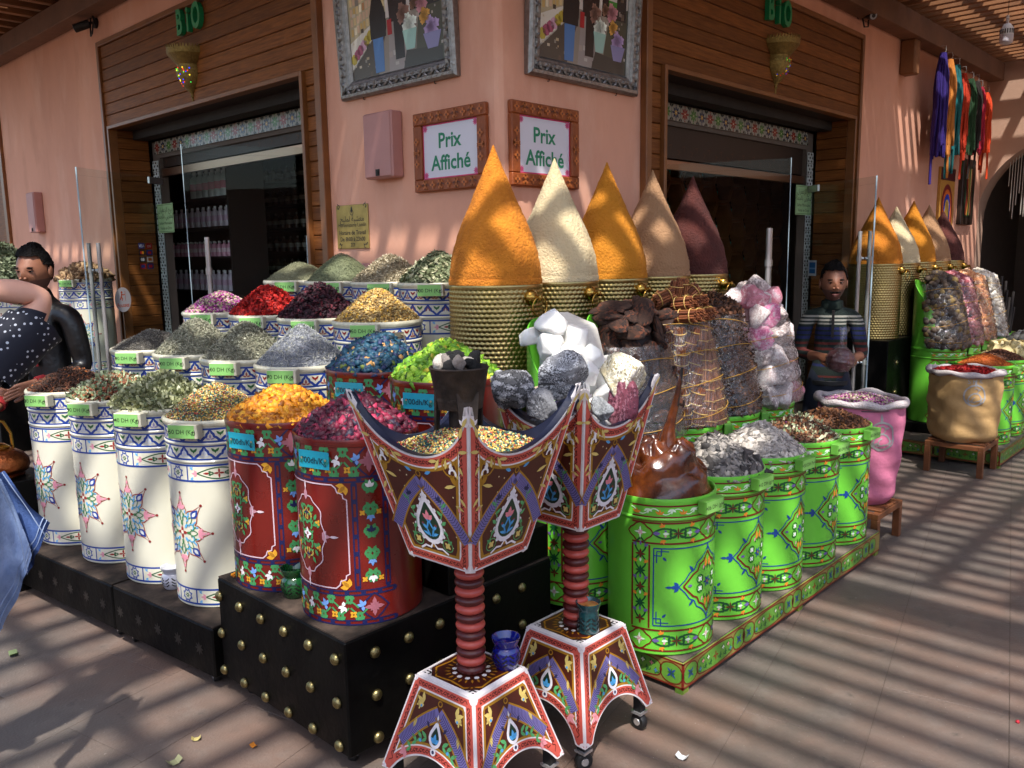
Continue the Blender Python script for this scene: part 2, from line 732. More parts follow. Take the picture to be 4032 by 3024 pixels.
def heap(name, label, cat, loc, R, h, base, layers, e=1.35, rough=0.006, gloss=False, group=None, lean=(0, 0), drop=0.012, sq=False):
    """a mound of loose goods: a domed body plus its visible pieces; layers = (shape, n, size, palette, tilt)"""
    _seed[0] += 1
    rng = np.random.default_rng(_seed[0])
    ph = rng.uniform(0, 6)
    nr, na = 12, 44
    fq = (lambda x, y: np.hypot(x, y) / np.maximum(np.maximum(np.abs(x), np.abs(y)), 1e-6)) if sq else (lambda x, y: x * 0 + 1.0)
    mb = MB()
    vs = [(lean[0], lean[1], float(mound_z(np.array(0.), np.array(0.), R, h, e, ph, rough, lean)) - 0.004)]
    for i in range(1, nr + 1):
        for j in range(na):
            a = 2 * PI * j / na
            x, y = R * i / nr * math.cos(a), R * i / nr * math.sin(a)
            vs.append((x, y, float(mound_z(np.array(x), np.array(y), R, h, e, ph, rough, lean)) - 0.004))
    vs = [(x * float(fq(np.array(x), np.array(y))), y * float(fq(np.array(x), np.array(y))), z) for x, y, z in vs]
    fs = [(0, 1 + j, 1 + (j + 1) % na) for j in range(na)]
    for i in range(nr - 1):
        for j in range(na):
            a, b = 1 + i * na + j, 1 + i * na + (j + 1) % na
            fs.append((a, a + na, b + na, b))
    k = len(vs)
    vs += [(x, y, -drop) for x, y, z in vs[-na:]]
    fs += [(k - na + j, k + j, k + (j + 1) % na, k - na + (j + 1) % na) for j in range(na)]
    mb.add(vs, fs, base)
    o = mb.build(name, M_PIECE_GLOSS if gloss else M_PIECE, None, True, loc)
    tag(o, label, cat, group)
    parts = []
    for shape, n, size, pal, tilt in layers:
        r, a = R * 0.985 * np.sqrt(rng.uniform(0, 1, n)), rng.uniform(0, 2 * PI, n)
        x, y = r * np.cos(a), r * np.sin(a)
        z = mound_z(x, y, R, h, e, ph, rough, lean)
        d = 0.004
        nx = -(mound_z(x + d, y, R, h, e, ph, rough, lean) - mound_z(x - d, y, R, h, e, ph, rough, lean)) / (2 * d)
        ny = -(mound_z(x, y + d, R, h, e, ph, rough, lean) - mound_z(x, y - d, R, h, e, ph, rough, lean)) / (2 * d)
        nn = np.stack([nx, ny, np.ones(n)], 1)
        nn /= np.linalg.norm(nn, axis=1)[:, None]
        parts.append(pieces(rng, np.stack([x * fq(x, y), y * fq(x, y), z], 1), nn, shape, size, pal, tilt))
    V, F, C = cat_pieces(parts)
    link('pieces', np_mesh('pieces', V, F, C, M_PIECE_GLOSS if gloss else M_PIECE), o, kind='stuff')
    return o


def rock_mesh(name, seed, size, col, m, cuts=14, sub=3, rough=0.03, jag=0.10, flat=(1, 1, 1), pal=None):
    """broken stone: a ball cut by random planes, then roughened"""
    rng = np.random.default_rng(seed)
    v, f = ico_sub(sub)
    n = rng.normal(size=(cuts, 3))
    n /= np.linalg.norm(n, axis=1)[:, None]
    d = rng.uniform(0.62, 1.0, cuts)
    dots = np.clip(v @ n.T, 1e-3, None)
    r = np.min(np.where(v @ n.T > 0.05, d[None] / dots, 9), axis=1)
    r = np.minimum(r, 1.12)
    for k in range(4):
        w = rng.normal(size=3) * (4 + 5 * k)
        r = r + rough / (1 + 0.6 * k) * np.sin(v @ w + rng.uniform(0, 6))
    r = r + rng.normal(0, rough * jag, len(r))
    V = v * r[:, None] * np.array(flat) * size
    if pal is None:
        C = np.array(_c(col))[None] * (1 + rng.uniform(-0.12, 0.12, (len(f), 1)))
    else:
        cols = np.array([_c(p[0]) for p in pal])
        w = np.array([p[1] for p in pal], float)
        cen = v[f].mean(1)
        fld = sum(np.sin(cen @ (rng.normal(size=3) * q) + rng.uniform(0, 6)) for q in (3, 5, 9, 14)) + rng.normal(0, .8, len(f))
        rank = np.argsort(np.argsort(fld)) / len(f)
        C = cols[np.minimum(np.searchsorted(np.cumsum(w / w.sum()), rank), len(pal) - 1)] * (1 + rng.uniform(-.1, .1, (len(f), 1)))
    return np_mesh(name, V, f, np.clip(C, 0, 1), m, smooth=False)
# ------------------------------------------------------------------ the setting: paving, building, pergola
XW, YW = 3.18, 3.075          # faces of the two shop walls


def stained(name, cols, scales, rough, bump, bs, rand=0.0, stretch=None):
    """worn mineral surface: base tone, broad second tone, patchy stains, fine specks"""
    m = mat(name, cols[0], rough, world_tex=True, stretch=stretch, bump=bump, bs=bs, rand=rand)
    nt = m.node_tree
    N, L = nt.nodes, nt.links
    b = N['Principled BSDF']
    src = N['Mapping'].outputs[0] if stretch else N['Geometry'].outputs['Position']
    sock = b.inputs['Base Color'].links[0].from_socket
    for c, (sc, lo, hi, amt, det) in zip(cols[1:], scales):
        nz = N.new('ShaderNodeTexNoise')
        nz.inputs['Scale'].default_value = sc
        nz.inputs['Detail'].default_value = det
        nz.inputs['Roughness'].default_value = 0.6
        L.new(src, nz.inputs['Vector'])
        mr = N.new('ShaderNodeMapRange')
        mr.inputs[1].default_value, mr.inputs[2].default_value = lo, hi
        mr.inputs[4].default_value = amt
        L.new(nz.outputs['Fac'], mr.inputs[0])
        mx = N.new('ShaderNodeMix')
        mx.data_type = 'RGBA'
        L.new(mr.outputs[0], mx.inputs['Factor'])
        L.new(sock, mx.inputs['A'])
        mx.inputs['B'].default_value = (*S(c), 1)
        sock = mx.outputs['Result']
    L.new(sock, b.inputs['Base Color'])
    return m


M_FLOOR = stained('worn_terracotta_paving', ['#5d544d', '#70574a', '#47403b', '#756a62', '#39332e', '#988f86'],
                  [(0.9, .42, .62, .75, 6), (3.2, .50, .72, .65, 8), (5.5, .52, .75, .6, 8), (11, .62, .74, .7, 5), (75, .70, .76, .8, 2)], 0.62, 0.3, 90, 0.06)
M_JOINT = mat('paving_joint', '#5a4e45', 0.9, world_tex=True, var=0.35, vs=5)
M_PLASTER = stained('pink_plaster', ['#e2a689', '#d1977d', '#eab99f', '#c08469', '#cda38a'],
                    [(0.8, .40, .62, .8, 5), (1.7, .52, .72, .7, 8), (2.6, .55, .78, .55, 8), (30, .62, .76, .35, 4)], 0.85, 0.25, 26, 0, (1.3, 1.3, 0.5))
M_TAN = mat('tan_plaster', '#b5927c', 0.85, var=0.1, vs=1.5, bump=0.2, bs=30, world_tex=True)
M_PLANK = mat('varnished_plank', '#713f1b', 0.5, spec=0.2, var=0.38, vs=2.2, stretch=(2.5, 2.5, 40), rand=0.22, bump=0.12, bs=18, world_tex=True, col2='#7a4a22')
M_TRIM = mat('varnished_trim', '#7c4c26', 0.4, var=0.25, vs=6, world_tex=True)
M_PERG = mat('pergola_timber', '#8a5c38', 0.7, var=0.3, vs=3.0, rand=0.18, bump=0.2, bs=30, world_tex=True)
M_BEAM = mat('pergola_beam_timber', '#6d4a32', 0.72, var=0.3, vs=3.0, bump=0.25, bs=22, world_tex=True)
M_DARK = mat('dark_interior_paint', '#5f544b', 0.8)
M_DKWOOD = mat('dark_carved_wood', '#2a1a10', 0.5, var=0.3, vs=10)
M_CHROME = mat('brushed_steel', '#c9c8c6', 0.22, 0.7)
M_GLASS = glass('door_glass', (0.90, 0.94, 0.93), 0.01, 1.16)
M_GEDGE = mat('glass_edge', '#9fb4bc', 0.2, spec=0.7)
M_PAINT = mat('painted_ornament', attr=True, rough=0.42, var=0.10, vs=30)
M_PRINT = mat('flat_print', attr=True, rough=0.5)
M_ATTR = mat('mixed_colours', attr=True, rough=0.55, var=0.08, vs=20)

# paving: one sheet to the horizon plus the slabs one can tell apart
ground = MB().box((-60, -60, -0.3), (60, 60, -0.004)).build('ground', M_FLOOR)
structure(ground)
jb = MB().box((-2.5, -1.6, -0.02), (9.5, 6.5, -0.003)).build('joint_bed', M_JOINT, ground)
SL_A = math.radians(12.7)
slab_me = MB().box((-0.449, -0.2174, -0.0028), (0.449, 0.2174, 0.0), None, 0.0010).mesh('paving_slab', M_FLOOR)
ca, sa = math.cos(SL_A), math.sin(SL_A)
for i in range(-8, 14):
    for j in range(-8, 17):
        u, w = i * 0.90 + (0.45 if j % 2 else 0), j * 0.437 + 0.18
        x, y = u * ca - w * sa + 0.3, u * sa + w * ca
        d = math.hypot(x, y)
        fw = x * _r[2].x + y * _r[2].y
        if fw < 1.7 or d > 9 or abs(x * _r[0].x + y * _r[0].y) > 0.66 * fw + 0.5:
            continue
        if (x > 2.0 and y > 2.1) or (x > 3.3 and y > 2.3 and x < 5.2) or x > 9 or y > 6:
            continue
        s = link('paving_slab', slab_me, ground, (x, y, 0), SL_A)


def P(side, a, d, z):
    return (XW - d, a, z) if side == 'L' else (a, YW - d, z)


def wbox(mb, side, a0, a1, d0, d1, z0, z1, col=None, bev=0.0):
    p, q = P(side, a0, d0, z0), P(side, a1, d1, z1)
    return mb.box([min(i, j) for i, j in zip(p, q)], [max(i, j) for i, j in zip(p, q)], col, bev)


def wplane(side, a, d, z, off=0.001):
    """sheet on a wall with s to the viewer's right and t up"""
    return plane(P(side, a, d, z), (0, -1, 0) if side == 'L' else (1, 0, 0), (0, 0, 1), off)


shop = thing('shop_building', 'pink plastered corner shop with two wood panelled glass doorways', 'building', (0, 0, 0))
ZT = 4.5
wall = MB()
wall.prism([(XW, 4.60), (XW, 3.11), (XW + 0.012, 3.087), (XW + 0.035, YW), (4.45, YW), (4.45, YW + 0.25), (XW + 0.25, YW + 0.25), (XW + 0.25, 4.60)], 0, ZT)
wall.box((XW, 4.60, 3.62), (XW + 0.25, 7.98, ZT))
wall.box((XW, 7.98, 0), (XW + 0.25, 11.0, ZT))
wall.box((XW, 11.0, 3.5), (XW + 0.25, 16, ZT))
wall.box((4.45, YW, 3.58), (7.79, YW + 0.25, ZT))
wall.box((7.79, YW, 0), (11.8, YW + 0.25, ZT))
wall.build('wall', M_PLASTER, shop)
room = MB()
room.box((XW + 0.26, 10.6, 0), (9.6, 10.7, 3.3)).box((9.6, YW + 0.26, 0), (9.7, 10.6, 3.3))
room.box((XW + 0.26, YW + 0.26, 3.3), (9.7, 10.7, 3.4)).box((XW + 0.26, YW + 0.26, 0.0), (9.7, 10.7, 0.012))
room.build('interior_room', M_DARK, shop)
MB().box((XW + 0.1, 11.0, 0.0), (XW + 0.2, 16, 3.5)).build('far_doorway_panel', M_PLANK, shop)
MB().box((XW - 0.035, 10.96, 0.0), (XW + 0.1, 11.06, 3.5), None, 0.004).build('far_doorway_trim', M_TRIM, shop)

# end wall with its arch, at the end of the right-hand alley
ew = thing('end_wall', 'tan plaster wall with a dark arched passage closing the alley', 'wall', (11.8, 0, 0))
pts = [(3.33, 0.0), (3.33, ZT), (-9, ZT), (-9, 0), (1.1, 0), (1.1, 2.05)]
for i in range(1, 24):
    a = PI * (1 - i / 24)
    pts.append((2.1 + 1.0 * math.cos(a), 2.05 + 1.0 * math.sin(a)))
pts += [(3.1, 2.05), (3.1, 0)]
mb = MB()
n = len(pts)
mb.add([(0, y, z) for y, z in pts] + [(0.35, y, z) for y, z in pts],
       [tuple(range(n)), tuple(range(2 * n - 1, n - 1, -1))] + [(i, n + i, n + (i + 1) % n, (i + 1) % n) for i in range(n)])
mb.build('wall', M_TAN, ew)
pk = MB()
pk.box((0.36, 0.6, 0), (3.5, 0.7, 3.6)).box((0.36, 3.4, 0), (3.5, 3.5, 3.6)).box((3.5, 0.6, 0), (3.6, 3.5, 3.6)).box((0.36, 0.6, 3.6), (3.6, 3.5, 3.7))
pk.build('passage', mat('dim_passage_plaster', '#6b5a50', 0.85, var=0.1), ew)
bc = thing('bead_strands', 'thin pale bead strands hanging in the dark arch', 'bead strands', (12.0, 2.70, 3.02))
for i in range(7):
    y = 0.10 - i * 0.03
    MB().tube([(0, y, 0), (0.004, y + 0.004, -0.55 - 0.4 * abs(math.sin(i * 2.3)))], 0.0045, 5).build('strand', mat('pale_beads', '#c9c0b4', 0.4), bc)


# the buildings across the alleys, behind the photographer
for a, b_ in (((-8.6, -9.0, 0), (-8.0, 16, 3.3)), ((-7.9, -9.0, 0), (12, -8.4, 3.3))):
    structure(MB().box(a, b_).build('opposite_wall', M_PLASTER))

# ---- door surrounds
def surround(side, a0, a1, o0, o1, zt, zo, ztop_leaf):
    """wood panelling round one doorway; a0<a1 outer edges, o0<o1 opening; far = the jamb one sees into"""
    sd = MB()
    t = 0.055
    wbox(sd, side, a0 - 0.005, a0 + t, 0.0, 0.05, 0, zt + 0.02, None, 0.004)
    wbox(sd, side, a1 - 0.035, a1 + 0.005, 0.0, 0.045, 0, zt + 0.02, None, 0.004)
    wbox(sd, side, a0 + t, a1 - 0.035, 0.0, 0.045, zt - 0.02, zt + 0.02, None, 0.004)
    e = 0.03
    wbox(sd, side, o0 - e, o0, -0.02, 0.055, 0, zo + e, None, 0.003)
    wbox(sd, side, o1, o1 + e, -0.02, 0.055, 0, zo + e, None, 0.003)
    wbox(sd, side, o0, o1, -0.02, 0.055, zo, zo + e, None, 0.003)
    sur = sd.build('door_surround', M_TRIM, shop)
    rnd = random.Random(3 if side == 'L' else 4)
    n = int(round((zt - 0.02 - zo - e) / 0.094))
    h = (zt - 0.02 - zo - e) / n
    for i in range(n):
        m = MB()
        z = zo + e + i * h
        wbox(m, side, a0 + t + 0.001, a1 - 0.036, 0.0, 0.022 + rnd.uniform(0, 0.004), z + 0.002, z + h - 0.002, None, 0.005)
        m.build('plank', M_PLANK, sur)
    zz = 0.0
    k = 0
    while zz < zo + e - 0.01:
        h2 = min(0.094, zo + e - zz)
        for (p, q) in ((a0 + t + 0.001, o0 - e - 0.001), (o1 + e + 0.001, a1 - 0.036)):
            if q - p > 0.03:
                m = MB()
                wbox(m, side, p, q, 0.0, 0.022 + rnd.uniform(0, 0.004), zz + 0.002, zz + h2 - 0.002, None, 0.005)
                m.build('plank', M_PLANK, sur)
        m = MB()
        wbox(m, side, o1 + 0.001, o1 + 0.03, -0.30, -0.021, zz + 0.002, zz + h2 - 0.002, None, 0.005)
        m.build('plank', M_PLANK, sur)
        zz += 0.094
        k += 1
    # reveal lining, soffit, shutter box, frame behind
    rv = MB()
    wbox(rv, side, o0 - 0.03, o0 - 0.001, -0.30, -0.021, 0, zo)
    wbox(rv, side, o0 - 0.03, o1 + 0.03, -0.30, -0.021, zo + 0.001, zo + 0.03)
    wbox(rv, side, o1 + 0.031, o1 + 0.15, -0.3, -0.0, 0, zo + 0.3)
    rv.build('reveal_lining', M_DKWOOD, sur)
    sh = MB()
    wbox(sh, side, o0, o1, -0.29, -0.16, zo - 0.075, zo)
    sh.build('shutter_box', mat('grey_shutter_box', '#2e2824', 0.7, var=0.25, vs=12, spec=.2), sur)
    # mosaic frieze over the door and down the far jamb
    zf = zo - 0.085
    tz = 0.118
    fr = MB()
    wbox(fr, side, o0, o1, -0.40, -0.33, zf - tz - 0.03, zf)
    fz = fr.build('mosaic_frieze', M_DARK, sur)
    nt_ = int((o1 - o0 - 0.1) / tz)
    for i in range(nt_):
        a = (o0 + 0.02 + (i + 0.5) * tz)
        link('tile', TILES[i % 3], fz, P(side, a, -0.318, zf - tz / 2), -PI / 2 if side == 'L' else 0.0)
    jm = MB()
    wbox(jm, side, o1 - 0.13, o1, -0.40, -0.33, 0, zf - tz - 0.03)
    jo = jm.build('mosaic_jamb', M_DARK, sur)
    z = zf - tz - 0.10
    while z > 0.35:
        link('tile', TILES[3], jo, P(side, o1 - 0.066, -0.322, z), -PI / 2 if side == 'L' else 0.0)
        z -= 0.1
    # carved transom board and steel rail
    cb = MB()
    wbox(cb, side, o0, o1 - 0.14, -0.42, -0.36, ztop_leaf + 0.10, zf - tz - 0.03, '#241509')
    og = Orn()
    w = o1 - 0.14 - o0
    for i in range(int(w / 0.09)):
        x = i * 0.09 + 0.045
        og.curl(x, 0.06, 0.5, 0.022, 0.006, '#4a2c14', 1, 1 if i % 2 else -1)
    ss = o1 - 0.14 if side == 'L' else o0
    og.onto(cb, wplane(side, ss, -0.36, ztop_leaf + 0.10, 0.002))
    cb.build('carved_transom', M_PRINT, sur)
    rl = MB()
    wbox(rl, side, o0, o1 - 0.0, -0.37, -0.335, ztop_leaf + 0.015, ztop_leaf + 0.085, None, 0.004)
    rl.build('steel_rail', mat('warm_steel_rail', '#9a7f6c', 0.3, 1.0), sur, True)
    return sur


def tile_mesh(kind):
    m = MB()
    o = Orn()
    if kind < 3:
        c, c2 = [('#7a1f18', '#9a3a2a'), ('#3d6a2c', '#5b8a3c'), ('#1b2b4a', '#b58a2a')][kind]
        h = 0.057
        m.box((-h, -0.006, -h), (h, 0.0, h), '#8f8c80')
        o.rect(-h + .002, -h + .002, h - .002, h - .002, '#8f8c80', 0)
        for k in range(8):
            a = PI / 4 * k
            o.leaf(0.012 * math.cos(a), 0.012 * math.sin(a), a, 0.036, 0.021, c, 1)
        o.flower(0, 0, 0.02, c2, 2, 8, PI / 8, 0.55, '#d8d4c0')
        for sx in (-1, 1):
            for sy in (-1, 1):
                o.poly([(sx * .055, sy * .055), (sx * .034, sy * .055), (sx * .042, sy * .042), (sx * .055, sy * .034)], '#1f2a2c', 1)
            o.poly([(sx * .055, .012), (sx * .044, 0), (sx * .055, -.012)], c, 1)
            o.poly([(.012, sx * .055), (0, sx * .044), (-.012, sx * .055)], c, 1)
    else:
        m.box((-.058, -0.006, -.048), (.058, 0, .048), '#b9c0bb')
        o.rect(-.056, -.046, .056, .046, '#bfc6c2', 0)
        for i in range(4):
            for j in range(3):
                if (i + j) % 2 == 0:
                    o.poly([(-.042 + i * .028 + .011 * math.cos(PI / 4 * k + .39), -.031 + j * .031 + .012 * math.sin(PI / 4 * k + .39)) for k in range(8)], '#1b2426', 1)
                else:
                    o.disc(-.042 + i * .028, -.031 + j * .031, .005, '#3d6a55', 1, 4)
    o.onto(m, plane((0, -0.006, 0), (1, 0, 0), (0, 0, 1), 0.0006, 0.0003))
    return m.mesh('tile', mat('glazed_tile', attr=True, rough=0.22))


TILES = [tile_mesh(k) for k in range(4)]
sur_L = surround('L', 4.584, 7.99, 4.80, 7.85, 3.62, 2.885, 2.47)
sur_R = surround('R', 4.43, 7.80, 4.65, 7.65, 3.58, 2.865, 2.31)


def leaf_door(name, hinge, free, zt, swap=1):
    """one frameless glass leaf with its pair of steel pulls, hinged at one jamb and swung out"""
    h, f = Vector(hinge), Vector(free)
    w = (f - h).length
    ang = math.atan2(f.y - h.y, f.x - h.x)
    t = 0.006
    g = MB().box((0.03, -t, 0.06), (w - 0.004, t, zt - 0.06)).build(name, M_GLASS, shop, None, (h.x, h.y, 0), ang)
    MB().box((w - 0.004, -t, 0.06), (w, t, zt)).build('glass_edge', M_GEDGE, g)
    pf = MB()
    pf.box((0.0, -0.012, zt - 0.06), (0.20, 0.012, zt), None, 0.003)
    pf.box((0.0, -0.012, 0.02), (0.20, 0.012, 0.08), None, 0.003)
    pf.build('patch_fitting', M_CHROME, g, True)
    MB().box((0.2, -0.004, zt - 0.06), (w - 0.004, 0.004, zt - 0.002)).build('top_edge', M_GLASS, g)
    for s in (-1, 1):
        hb = MB()
        hb.tube([(w - 0.12, s * 0.045, 0.55), (w - 0.12, s * 0.045, 1.88)], 0.016, 14)
        for z in (0.8, 1.66):
            hb.tube([(w - 0.12, s * 0.007, z), (w - 0.12, s * 0.045, z)], 0.012, 10)
            hb.tube([(w - 0.12, s * 0.045, z - 0.02), (w - 0.12, s * 0.045, z + 0.02)], 0.022, 12)
        hb.build('handle', M_CHROME, g, 40)
    return g, ang, w


d_L1 = leaf_door('glass_door', (XW + 0.33, 7.70, 0), (2.565, 7.13, 0), 2.47)
d_L2 = leaf_door('glass_door', (XW + 0.33, 4.86, 0), (2.567, 5.33, 0), 2.47)
d_R1 = leaf_door('glass_door', (4.72, YW + 0.33, 0), (5.117, 2.41, 0), 2.31)
d_R2 = leaf_door('glass_door', (7.56, YW + 0.33, 0), (6.927, 2.549, 0), 2.31)

# ---- pergola over the alleys
perg = thing('pergola', 'brown timber pergola of beams and close slats over the alleys', 'pergola', (0, 0, 0))
rp = random.Random(5)


def bar(name, a, b, m=M_PERG, bev=0.004):
    MB().box(a, b, None, bev).build(name, m, perg)


bar('beam', (3.3, 2.89, 3.72), (11.79, 3.055, 3.92), M_BEAM)
bar('beam', (2.995, 3.3, 3.86), (3.16, 16.0, 4.04), M_BEAM)
bar('beam', (2.46, -2.1, 3.72), (2.68, 0.9, 3.9), M_BEAM)
SLW = 0.052
x = 2.78
while x < 11.75:
    bar('slat', (x, -1.9, 3.925), (x + SLW, 2.99, 4.035))
    x += 0.186
for i in range(11):
    y = 2.45 - i * 0.39
    bar('joist', (2.72, y - 0.085, 4.04), (11.8, y, 4.15), M_BEAM)
x = -1.7
while x < 2.42:
    bar('slat', (x, -2.0, 3.91), (x + SLW, 0.42 + 0 * x, 3.99))
    x += 0.19
bar('beam', (-2, 0.45, 3.72), (2.44, 0.60, 3.9), M_BEAM)
y = 0.72
while y < 12.5:
    bar('slat', (-2.0, y, 4.05), (3.1, y + 0.075, 4.12))
    y += 0.27
for i in range(10):
    xx = 2.52 - i * 0.46
    bar('joist', (xx, 0.62, 4.125), (xx + 0.09, 12.5, 4.21), M_BEAM)
# added to shade both walls: sheets, and boards square to the wall with thin gaps
bar('sun_block_sheet', (2.6, 2.62, 4.275), (11.79, 3.07, 4.29), M_BEAM, 0)  # added solid strips that keep direct sun off the upper walls
bar('sun_block_sheet', (2.72, 3.08, 4.28), (3.17, 15.0, 4.295), M_BEAM, 0)
re_ = random.Random(12)
x = 2.2
while x < 8.2:
    w = re_.uniform(0.08, 0.12)
    bar('sun_block_board', (x, 2.07 if x > 3.0 else 2.3, 4.225), (min(x + w, 11.79), 3.07, 4.245), M_BEAM, 0)  # added sun blockers; their gaps leave soft streaks of light on the wall
    x += w + re_.uniform(0.006, 0.013)
y = 2.3
while y < 15:
    w = re_.uniform(0.08, 0.12)
    bar('sun_block_board', (2.18, y, 4.25), (3.17, y + w, 4.27), M_BEAM, 0)
    y += w + re_.uniform(0.006, 0.013)
brk = MB()
brk.box((8.78, 2.93, 3.40), (8.92, 3.07, 3.72), None, 0.012)
brk.build('bracket', M_PERG, perg)
# ------------------------------------------------------------------ display bases
M_BLACK = mat('black_painted_wood', '#070605', 0.5, spec=0.14, var=0.35, vs=7, bump=0.25, bs=30, rvar=0.25, world_tex=True)
M_WORN = mat('worn_dark_top', '#2a2420', 0.75, spec=.2, var=0.4, vs=9, col2='#463a32', world_tex=True)
M_STUD = mat('aged_brass_stud', '#8f8358', 0.4, 1.0, var=0.3, vs=60, bump=0.3, bs=90)
M_CASTOR = mat('castor_rubber', '#141414', 0.6)
M_BRASS = mat('polished_brass', '#b08a42', 0.24, 1.0, var=0.15, vs=30)


def castor(par, x, y, r=0.032, rz=0.6):
    c = MB()
    R = Matrix.Translation((x, y, r)) @ Matrix.Rotation(rz, 4, 'Z') @ Matrix.Rotation(PI / 2, 4, 'X')
    c.lathe([(0.004, -0.014), (r - 0.004, -0.014), (r, -0.009), (r, 0.009), (r - 0.004, 0.014), (0.004, 0.014)], 20, None, M=R)
    w = c.build('castor', M_CASTOR, par, 40)
    h = MB().lathe([(0.0, -0.0165), (0.013, -0.0165), (0.014, -0.0145)], 14, None, M=R).lathe([(0.014, 0.0145), (0.013, 0.0165), (0.0, 0.0165)], 14, None, M=R)
    h.box((x - 0.022, y - 0.022, 2 * r + 0.002), (x + 0.022, y + 0.022, 2 * r + 0.012))
    h.build('hub', M_CHROME, w, 40)


def stud_mesh():
    return MB().lathe([(0.0205, 0.0), (0.021, 0.003), (0.018, 0.010), (0.011, 0.0155), (0.0, 0.0175)], 14).mesh('stud', M_STUD, 60)


STUD = stud_mesh()


def studs(par, pts, axis):
    for p in pts:
        o = link('stud', STUD, par, p)
        o.rotation_euler = (0, -PI / 2, 0) if axis == 'x' else (PI / 2, 0, 0)


# studded corner box (carries the red drums)
sb = thing('studded_box', 'black box with rows of domed brass studs under the red drums', 'display box', (0, 0, 0))
MB().box((1.482, 2.18, 0.075), (2.52, 3.04, 0.49), None, 0.006).build('body', M_BLACK, sb)
MB().box((1.486, 2.184, 0.4905), (2.516, 3.036, 0.496)).build('top', M_WORN, sb)
studs(sb, [(1.481, 2.235 + 0.158 * i, z) for i in range(6) for z in (0.418, 0.262, 0.105)], 'x')
studs(sb, [(1.60 + 0.147 * i, 2.179, z) for i in range(6) for z in (0.418, 0.262, 0.105)], 'y')
for cx_, cy_ in ((1.56, 2.27), (1.56, 2.95), (2.44, 2.27), (2.44, 2.95)):
    castor(sb, cx_, cy_, 0.03)
# hidden riser below the two rear red drums
rs = MB().box((1.955, 2.19, 0.497), (2.515, 3.03, 0.635), None, 0.004).build('riser', M_BLACK, sb)

# low platform under the cream drums, slightly turned
lp = thing('low_platform', 'long low black platform on castors under the front cream drums', 'platform', (1.455, 3.06, 0), math.radians(6.6))
for k, (y0, y1) in enumerate(((0.0, 0.775), (0.785, 1.98))):
    MB().box((0.0, y0, 0.06), (0.50, y1, 0.272), None, 0.006).build('plinth', M_BLACK, lp)
    MB().box((0.004, y0 + 0.004, 0.2725), (0.496, y1 - 0.004, 0.278)).build('top', M_WORN, lp)
og = Orn()
for k in range(12):
    s_, t_ = -0.1 - k * 0.155, 0.165
    og.flower(s_, t_, 0.03, '#1e1a17', 0, 8, 0, 0.4, '#2c2722')

ob = MB()
og.onto(ob, plane((0.0, 0, 0), (0, -1, 0), (0, 0, 1), 0.0015))
ob.build('faint_rosettes', M_PAINT, lp, kind='stuff')
for yy in (0.09, 0.72, 0.85, 1.9):
    castor(lp, 0.06, yy, 0.027, 1.2)
    castor(lp, 0.43, yy, 0.027, 0.2)

# stepped stand behind (only glimpsed between the drums)
st = thing('stepped_stand', 'dark stepped stand carrying the rear rows of cream drums', 'stand', (0, 0, 0))
for (x0, x1, y0, y1, z) in ((1.97, 2.33, 3.08, 4.95, 0.463), (2.335, 2.74, 3.08, 4.95, 0.628), (2.745, 3.175, 3.08, 4.8, 0.796)):
    MB().box((x0, y0, 0.0), (x1, y1, z), None, 0.004).build('step', M_BLACK, st)

# green painted platforms with ornament on the front boards
M_GREENP = mat('green_painted_board', '#54872c', 0.5, var=0.3, vs=8, col2='#7a7a30', world_tex=True)
M_PLTOP = mat('dusty_platform_top', '#5b5147', 0.8, var=0.35, vs=7, col2='#6e6258', world_tex=True)


def cartouche(o, s0, s1, t0, t1, small=False):
    """a lobed frame with flowers, dark red on green"""
    c, h = (s0 + s1) / 2, (t0 + t1) / 2
    r = (t1 - t0) / 2
    q = []
    for k in range(25):
        a = 2 * PI * k / 24
        w = (s1 - s0) / 2
        bx = w - r * (0.75 if not small else 0.5)
        x = max(-1, min(1, 1.35 * math.cos(a))) * bx + r * 0.75 * math.cos(a) * (0.9 + 0.1 * math.cos(4 * a))
        y = r * (0.9 + 0.08 * math.cos(4 * a)) * max(-1, min(1, 1.25 * math.sin(a)))
        q.append((c + x, h + y))
    o.poly(q, '#5f9434', 1)
    o.stroke(q[:-1], 0.0055, '#6b1f14', 2, True)
    if small:
        o.flower(c, h, r * 0.62, '#23418a', 3, 4, PI / 4, 0.35)
        o.flower(c, h, r * 0.4, '#2f5f3a', 3, 4, 0, 0.5)
    else:
        w = (s1 - s0) / 2
        o.flower(c, h, r * 0.5, '#8a2418', 3, 4, 0, 0.4)
        for sg in (-1, 1):
            for k, cc in enumerate(('#1f5a2c', '#dfe3cf', '#1f5a2c', '#d98a90', '#4a7fb0')):
                x = c + sg * w * (0.26 + 0.14 * k)
                o.curl(x, h, 0.6 if k % 2 else -0.7, r * 0.34, 0.004, '#1f5a2c', 3, 1 if k % 2 else -1)
                o.flower(x, h + (r * 0.3 if k % 2 else -r * 0.3), r * 0.24, cc, 4, 4, 0, 0.6)


